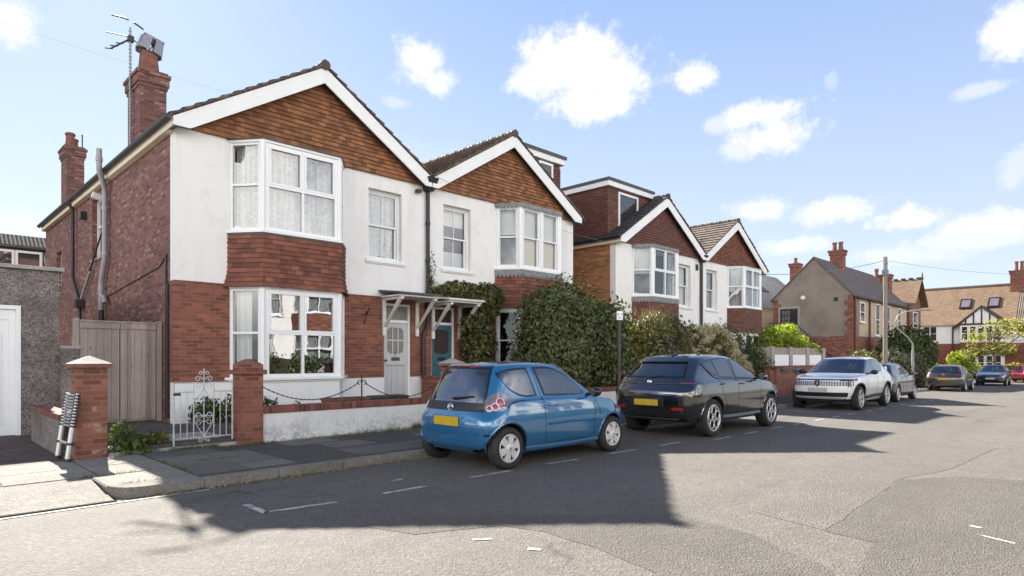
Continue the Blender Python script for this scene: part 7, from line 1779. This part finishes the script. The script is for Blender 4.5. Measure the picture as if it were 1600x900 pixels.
# low plants
shrub('weed_clump', 'weedy green plant at the foot of the orange pillar', 'weeds', (2.42, 10.4, .1), [(2.42, 10.42, .32, .2, .18, .34, .09), (2.62, 10.4, .2, .28, .16, .2, .09)], 650, 0.04, 'weed', 21, k=0.3, lumpy=0.4, depth=0.7)
t = bpy.data.objects['weed_clump']; rg = np.random.default_rng(31); m = MB()
for k in range(12):
    a = rg.uniform(0, 6.28); h = rg.uniform(.3, .62); m.tube([(2.45, 10.42, .1), (2.45 + .1 * math.cos(a), 10.4 + .08 * math.sin(a), .1 + h * .6), (2.45 + .3 * math.cos(a), 10.4 + .2 * math.sin(a), .1 + h)], [.006, .005, .003], 5)
build(m, 'stems', LM['weed'], t, off=(2.42, 10.4, .1))
shrub('weed_clump', 'dull green tuft inside the gateway beside the weedy plant', 'weeds', (2.85, 10.6, .2), [(2.85, 10.62, .26, .28, .2, .14, .2)], 600, 0.035, 'olive', 23, k=0.5, depth=0.6)
shrub('garden_plant', 'row of leafy plants against the white plinth behind the iron gate', 'plants', (5.0, 12.9, .2), [(4.5, 12.95, .42, .35, .22, .32, .22), (5.05, 12.8, .46, .4, .25, .4, .22), (5.5, 12.5, .40, .3, .25, .3, .22)], 1900, 0.05, 'green', 25, k=0.5, lumpy=0.35, depth=0.6)
shrub('garden_plant', 'small sprig behind the low wall under the bay', 'plants', (5.3, 10.75, .24), [(5.3, 10.75, .58, .14, .1, .2), (5.15, 10.8, .5, .15, .1, .2)], 260, 0.03, 'olive', 27, k=0.2, depth=0.8)
def tuft(cx, cy, rx, ry, n, h, z=0.1):
    V = []; F = []
    for k in range(n):
        x, y = cx + rx * (rg.random() * 2 - 1), cy + ry * (rg.random() * 2 - 1); hh = h * rg.uniform(.4, 1); dx, dy = rg.uniform(-.05, .05, 2); o = len(V)
        V += [(x - .004, y, z), (x + .004, y, z), (x + dx, y + dy, z + hh)]; F.append((o, o + 1, o + 2))
    return V, F
m = MB()
for a in ((3.4, 10.34, .35, .05, 260, .09), (4.3, 10.16, .3, .04, 120, .07), (3.25, 9.0, .3, .02, 90, .05), (2.66, 8.9, .02, .5, 90, .05), (1.9, 8.72, .3, .02, 80, .05), (6.8, 10.2, .8, .03, 260, .09), (7.55, 10.2, .15, .05, 160, .16), (5.4, 10.2, .6, .03, 140, .06), (2.1, 7.95, .25, .03, 60, .05), (2.9, 10.33, .3, .05, 120, .06)): m.arr(*tuft(*a))
o = build(m, 'pavement_weeds', LM['weed'], recalc=False); o['kind'] = 'stuff'
m = MB()
V, F = leaves([(8 + k * 0.35, 10.17, .105, .4, .05, .02) for k in range(-11, 0)] + [(2.2 + k * .5, 7.58 + .002 * k, .012, .4, .07, .012) for k in range(16)], 2400, 0.018, 3, 0.5, depth=0.9); m.arr(V, F)
o = build(m, 'fallen_leaves', LM['dry'], recalc=False); o['kind'] = 'stuff'

def tree(label, x, y, z, H_, crown, n, size, mat, seed, tr=.12, lumpy=.3, depth=.9, nb=9, k=0.0):
    t = thing('tree', label, 'tree', (x, y, z)); rg = np.random.default_rng(seed); m = MB()
    m.tube([(x, y, z - .2), (x + .05, y, z + H_ * .25), (x + .02, y + .05, z + H_ * .5), (x, y, z + H_ * .85)], [tr, tr * .8, tr * .6, tr * .15], 8)
    tips = []
    for q in range(nb):
        a = rg.uniform(0, 6.28); h0 = H_ * rg.uniform(.3, .6); b = crown[q % len(crown)]
        e = np.array(b[:3]) + rg.normal(size=3) * np.array(b[3:6]) * .35; s0 = np.array((x, y, z + h0)); mid = (s0 + e) / 2 + rg.normal(size=3) * .15
        m.tube([s0, mid, e], [tr * .4, tr * .25, tr * .06], 6)
        for w_ in range(3):
            e2 = e + rg.normal(size=3) * np.array(b[3:6]) * .4; m.tube([mid, (mid + e2) / 2 + rg.normal(size=3) * .1, e2], [tr * .2, tr * .12, tr * .04], 5)
    build(m, 'trunk', M['bark'], t, off=(x, y, z), smooth=60)
    V, F = leaves(crown, n, size, seed, lumpy, depth=depth); m = MB(); m.arr(V, F)
    if k: m.arr(*core(crown, k, seed))
    build(m, 'crown', LM[mat], t, off=(x, y, z), recalc=False)
    return t
tree('dark green tree behind the street lamp', 47.5, 10.6, -.4, 3.6, [(47.5, 10.8, 2.2, 1.4, 1.3, 1.5), (48.0, 10.0, 1.8, 1.1, .9, 1.0), (46.6, 11.4, 1.6, 1.1, 1.0, 1.2)], 9000, .11, 'green', 41, depth=.35, k=.6)
shrub('bush', 'grey green shrub below the dark tree beside the street lamp', 'bush', (43.5, 10.4, -.4), [(43.2, 10.3, .7, 1.5, .9, 1.35, -.4), (45.0, 10.0, .6, 1.3, .9, 1.1, -.4)], 7000, .09, 'grey', 43, lumpy=.3)
shrub('bush', 'brown grey shrub under the brown gabled house beside the telegraph pole', 'bush', (39.8, 10.9, -.3), [(39.4, 11.2, .7, 1.6, .9, 1.2, -.3)], 4000, .09, 'straw', 44, lumpy=.3)
tree('sparse tree with yellow spring leaves before the half timbered gable', 66.0, 8.6, -.45, 5.0, [(66, 9.6, 3.3, 1.0, 1.3, .9), (66, 8.0, 4.1, 1.1, 1.4, 1.0), (66, 6.9, 3.9, 1.0, 1.3, 1.1), (66, 8.2, 2.4, .9, 1.3, .6), (66, 10.4, 2.0, .8, .8, .5)], 1500, .12, 'yellow', 47, tr=.14, depth=1.0, nb=12)
tree('small yellow green sapling before the end house porch', 68.0, 11.6, -.4, 2.4, [(68, 11.6, 1.4, .7, .8, .8), (68, 10.8, .9, .6, .7, .7)], 1200, .12, 'lime', 49, tr=.06, nb=5)
shrub('hedge', 'lime hedge along the wall of the end houses', 'hedge', (71.2, 9, -.4), [(71.1, 14.5, .3, .6, 1.8, .75, -.4), (71.1, 11.0, .25, .6, 1.8, .7, -.4), (71.1, 7.6, .3, .6, 1.8, .7, -.4), (71.1, 4.0, .4, .6, 1.9, .85, -.4)], 6000, .11, 'lime', 51)
shrub('climber', 'golden climber across the tiled bay of the end house', 'climber', (73.2, 10.5, 1.6), [(73.25, 11.2, 2.1, .25, 1.4, .4), (73.25, 8.9, 2.2, .25, 1.2, .45)], 1500, .12, 'yellow', 53, k=.05, depth=.8)
shrub('bush', 'yellow shrub poking above the garage roof', 'bush', (.9, 24, 2.5), [(.75, 25, 4.55, .55, .5, .8), (1.55, 25, 4.6, .45, .4, .75)], 1500, .09, 'yellow', 55, k=.3, depth=.7)
shrub('hedge', 'clipped hedge across the street, mirrored low in the ground floor bay', 'hedge', (17, -5.2, .1), [(14.5 + q * 2.4, -5.3, .6, 1.5, .6, 1.1, .1) for q in range(5)], 6000, .1, 'green', 61, box=True, k=.85)
SUN_E = 5.0; SKY_S = 0.066; EXPO = 1.68; NISH = 0.2
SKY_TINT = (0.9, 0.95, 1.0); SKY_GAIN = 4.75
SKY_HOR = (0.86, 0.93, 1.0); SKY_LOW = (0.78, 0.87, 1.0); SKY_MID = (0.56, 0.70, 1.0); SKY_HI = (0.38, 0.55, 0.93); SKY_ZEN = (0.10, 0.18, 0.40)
CLOUD_C = (5.2, 5.2, 5.2); FILL_CLOUD_C = (21, 20.3, 19.3); FILL_CLOUD_AMT = 1.0
# ------------------------------------------------------------------ camera, sun, sky
cam = bpy.data.cameras.new('camera'); co = bpy.data.objects.new('camera', cam); col.objects.link(co); scene.camera = co
cam.sensor_width = 36; cam.lens = 36 * FPX / 1600; cam.shift_y = (HOR - 450) / 1600; cam.clip_end = 1500; cam.clip_start = 0.05
co.location = (0, 0, CAMH); co.rotation_euler = (R(90), 0, R(-45))
SUN = Vector((2.1, 10.4, 8.4)).normalized()
el = math.asin(SUN.z); az = math.atan2(SUN.x, SUN.y)
sd = bpy.data.lights.new('sun', 'SUN'); sd.energy = SUN_E; sd.angle = R(0.55); sd.color = (1.0, 0.95, 0.86)
so = bpy.data.objects.new('sun', sd); col.objects.link(so); so.rotation_euler = SUN.to_track_quat('Z', 'Y').to_euler()
wd = bpy.data.worlds.new('World'); scene.world = wd; wd.use_nodes = True; nt = wd.node_tree; nt.nodes.clear()
class WT(NT):
    def __init__(s): s.t = nt; s.out = nt.nodes.new('ShaderNodeOutputWorld')
s = WT()
sky = s.n('TexSky', sky_type='NISHITA', sun_disc=False, sun_elevation=el, sun_rotation=az, altitude=50.0, air_density=1.0, dust_density=0.6, ozone_density=1.4)
dirv = s.n('VectorMath', {0: s.n('NewGeometry').outputs['Incoming'], 1: (-1, -1, -1)}, operation='MULTIPLY').outputs[0] if False else s.n('TexCoord').outputs['Generated']
sep = s.n('SeparateXYZ', {0: dirv})
n1 = s.n('TexNoise', {'Vector': dirv, 'Scale': 9.0, 'Detail': 9.0, 'Roughness': 0.6}).outputs[0]
n2 = s.n('TexNoise', {'Vector': dirv, 'Scale': 26.0, 'Detail': 8.0, 'Roughness': 0.6}).outputs[0]
n3 = s.n('TexNoise', {'Vector': dirv, 'Scale': 75.0, 'Detail': 8.0, 'Roughness': 0.65}).outputs[0]
nn = s.math('ADD', s.math('ADD', s.math('MULTIPLY', s.math('SUBTRACT', n1, 0.5), 1.4), s.math('MULTIPLY', s.math('SUBTRACT', n2, 0.5), 1.4)), s.math('MULTIPLY', s.math('SUBTRACT', n3, 0.5), 0.8))
def pdir(px, py):
    a = (px - 800) / FPX; b = (HOR - py) / FPX; v = Vector(((1 + a) / math.sqrt(2), (1 - a) / math.sqrt(2), b)); return v.normalized(), v.length
tot = None
CL = [(905, 95, 78, 50, 1.0), (965, 125, 75, 50, 1.0), (860, 120, 55, 28, 1.0), (925, 160, 60, 30, 1.0), (655, 100, 42, 38, .95), (680, 128, 28, 26, .8), (1083, 118, 34, 28, .95), (1190, 178, 60, 20, .85), (1215, 215, 68, 30, .9), (1160, 235, 35, 18, .6), (1298, 125, 8, 10, .25),
      (1580, 50, 45, 45, .95), (1530, 140, 40, 12, .45), (20, 35, 40, 38, .8), (1190, 325, 45, 16, .7), (1300, 330, 55, 20, .75), (1420, 345, 50, 18, .85), (1550, 348, 80, 22, .85), (1240, 385, 50, 14, .7), (620, 160, 25, 10, .35), (1120, 195, 25, 14, .5), (1590, 260, 25, 30, .4), (1500, 375, 90, 18, .6), (1400, 400, 90, 16, .5), (60, 380, 90, 40, .4), (620, 240, 140, 30, .12)]
for (px, py, rx, ry, amt) in CL:
    rx *= 0.9; ry *= 0.88
    d, ln = pdir(px, py); rt = Vector((d.y, -d.x, 0)).normalized(); up = rt.cross(d).normalized()
    df = s.n('VectorMath', {0: dirv, 1: tuple(d)}, operation='SUBTRACT').outputs[0]
    kx, ky = FPX * ln / rx, FPX * ln / ry
    u = s.math('MULTIPLY', s.n('VectorMath', {0: df, 1: tuple(rt)}, operation='DOT_PRODUCT').outputs['Value'], kx)
    v = s.math('MULTIPLY', s.n('VectorMath', {0: df, 1: tuple(up)}, operation='DOT_PRODUCT').outputs['Value'], ky)
    w_ = s.math('MULTIPLY', s.n('VectorMath', {0: df, 1: tuple(d)}, operation='DOT_PRODUCT').outputs['Value'], min(kx, ky))
    r2 = s.math('ADD', s.math('ADD', s.math('MULTIPLY', u, u), s.math('MULTIPLY', v, v)), s.math('MULTIPLY', w_, w_))
    rr_ = s.math('SUBTRACT', s.math('SQRT', r2), s.math('MULTIPLY', nn, 1.5))
    f = s.n('MapRange', {0: rr_, 1: 1.42, 2: 0.45, 3: 0.0, 4: amt}, interpolation_type='SMOOTHSTEP').outputs[0]
    tot = f if tot is None else s.math('MAXIMUM', tot, f)
# unseen bright cloud behind the camera, added to light the shaded house fronts
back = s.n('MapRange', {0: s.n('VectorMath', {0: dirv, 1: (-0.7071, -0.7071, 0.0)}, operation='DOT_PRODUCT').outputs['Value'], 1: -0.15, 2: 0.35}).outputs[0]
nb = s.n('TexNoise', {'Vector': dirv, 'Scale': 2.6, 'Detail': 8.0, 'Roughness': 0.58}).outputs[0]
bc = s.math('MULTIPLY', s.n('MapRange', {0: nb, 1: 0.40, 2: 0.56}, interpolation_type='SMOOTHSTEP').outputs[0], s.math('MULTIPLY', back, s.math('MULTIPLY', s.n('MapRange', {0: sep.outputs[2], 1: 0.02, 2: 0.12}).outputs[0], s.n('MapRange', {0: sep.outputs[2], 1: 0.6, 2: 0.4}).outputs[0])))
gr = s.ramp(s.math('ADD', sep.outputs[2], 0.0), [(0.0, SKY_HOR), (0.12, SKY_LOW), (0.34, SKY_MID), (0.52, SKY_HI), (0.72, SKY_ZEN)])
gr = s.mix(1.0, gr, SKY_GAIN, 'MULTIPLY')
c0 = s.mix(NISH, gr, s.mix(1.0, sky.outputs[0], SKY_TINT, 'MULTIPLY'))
c1_ = s.mix(tot, c0, CLOUD_C); c2_ = s.mix(s.math('MULTIPLY', bc, FILL_CLOUD_AMT), c1_, FILL_CLOUD_C)
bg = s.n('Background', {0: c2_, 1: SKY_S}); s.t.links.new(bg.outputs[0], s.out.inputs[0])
scene.view_settings.view_transform = 'Standard'; scene.view_settings.look = 'None'; scene.view_settings.gamma = 1; scene.view_settings.use_curve_mapping = False
scene.view_settings.exposure = EXPO
scene.cycles.max_bounces = 8; scene.cycles.transparent_max_bounces = 24; scene.cycles.diffuse_bounces = 4; scene.cycles.glossy_bounces = 4; scene.cycles.sample_clamp_indirect = 8.0; scene.cycles.caustics_reflective = False; scene.cycles.caustics_refractive = False
scene.cycles.use_denoising = True
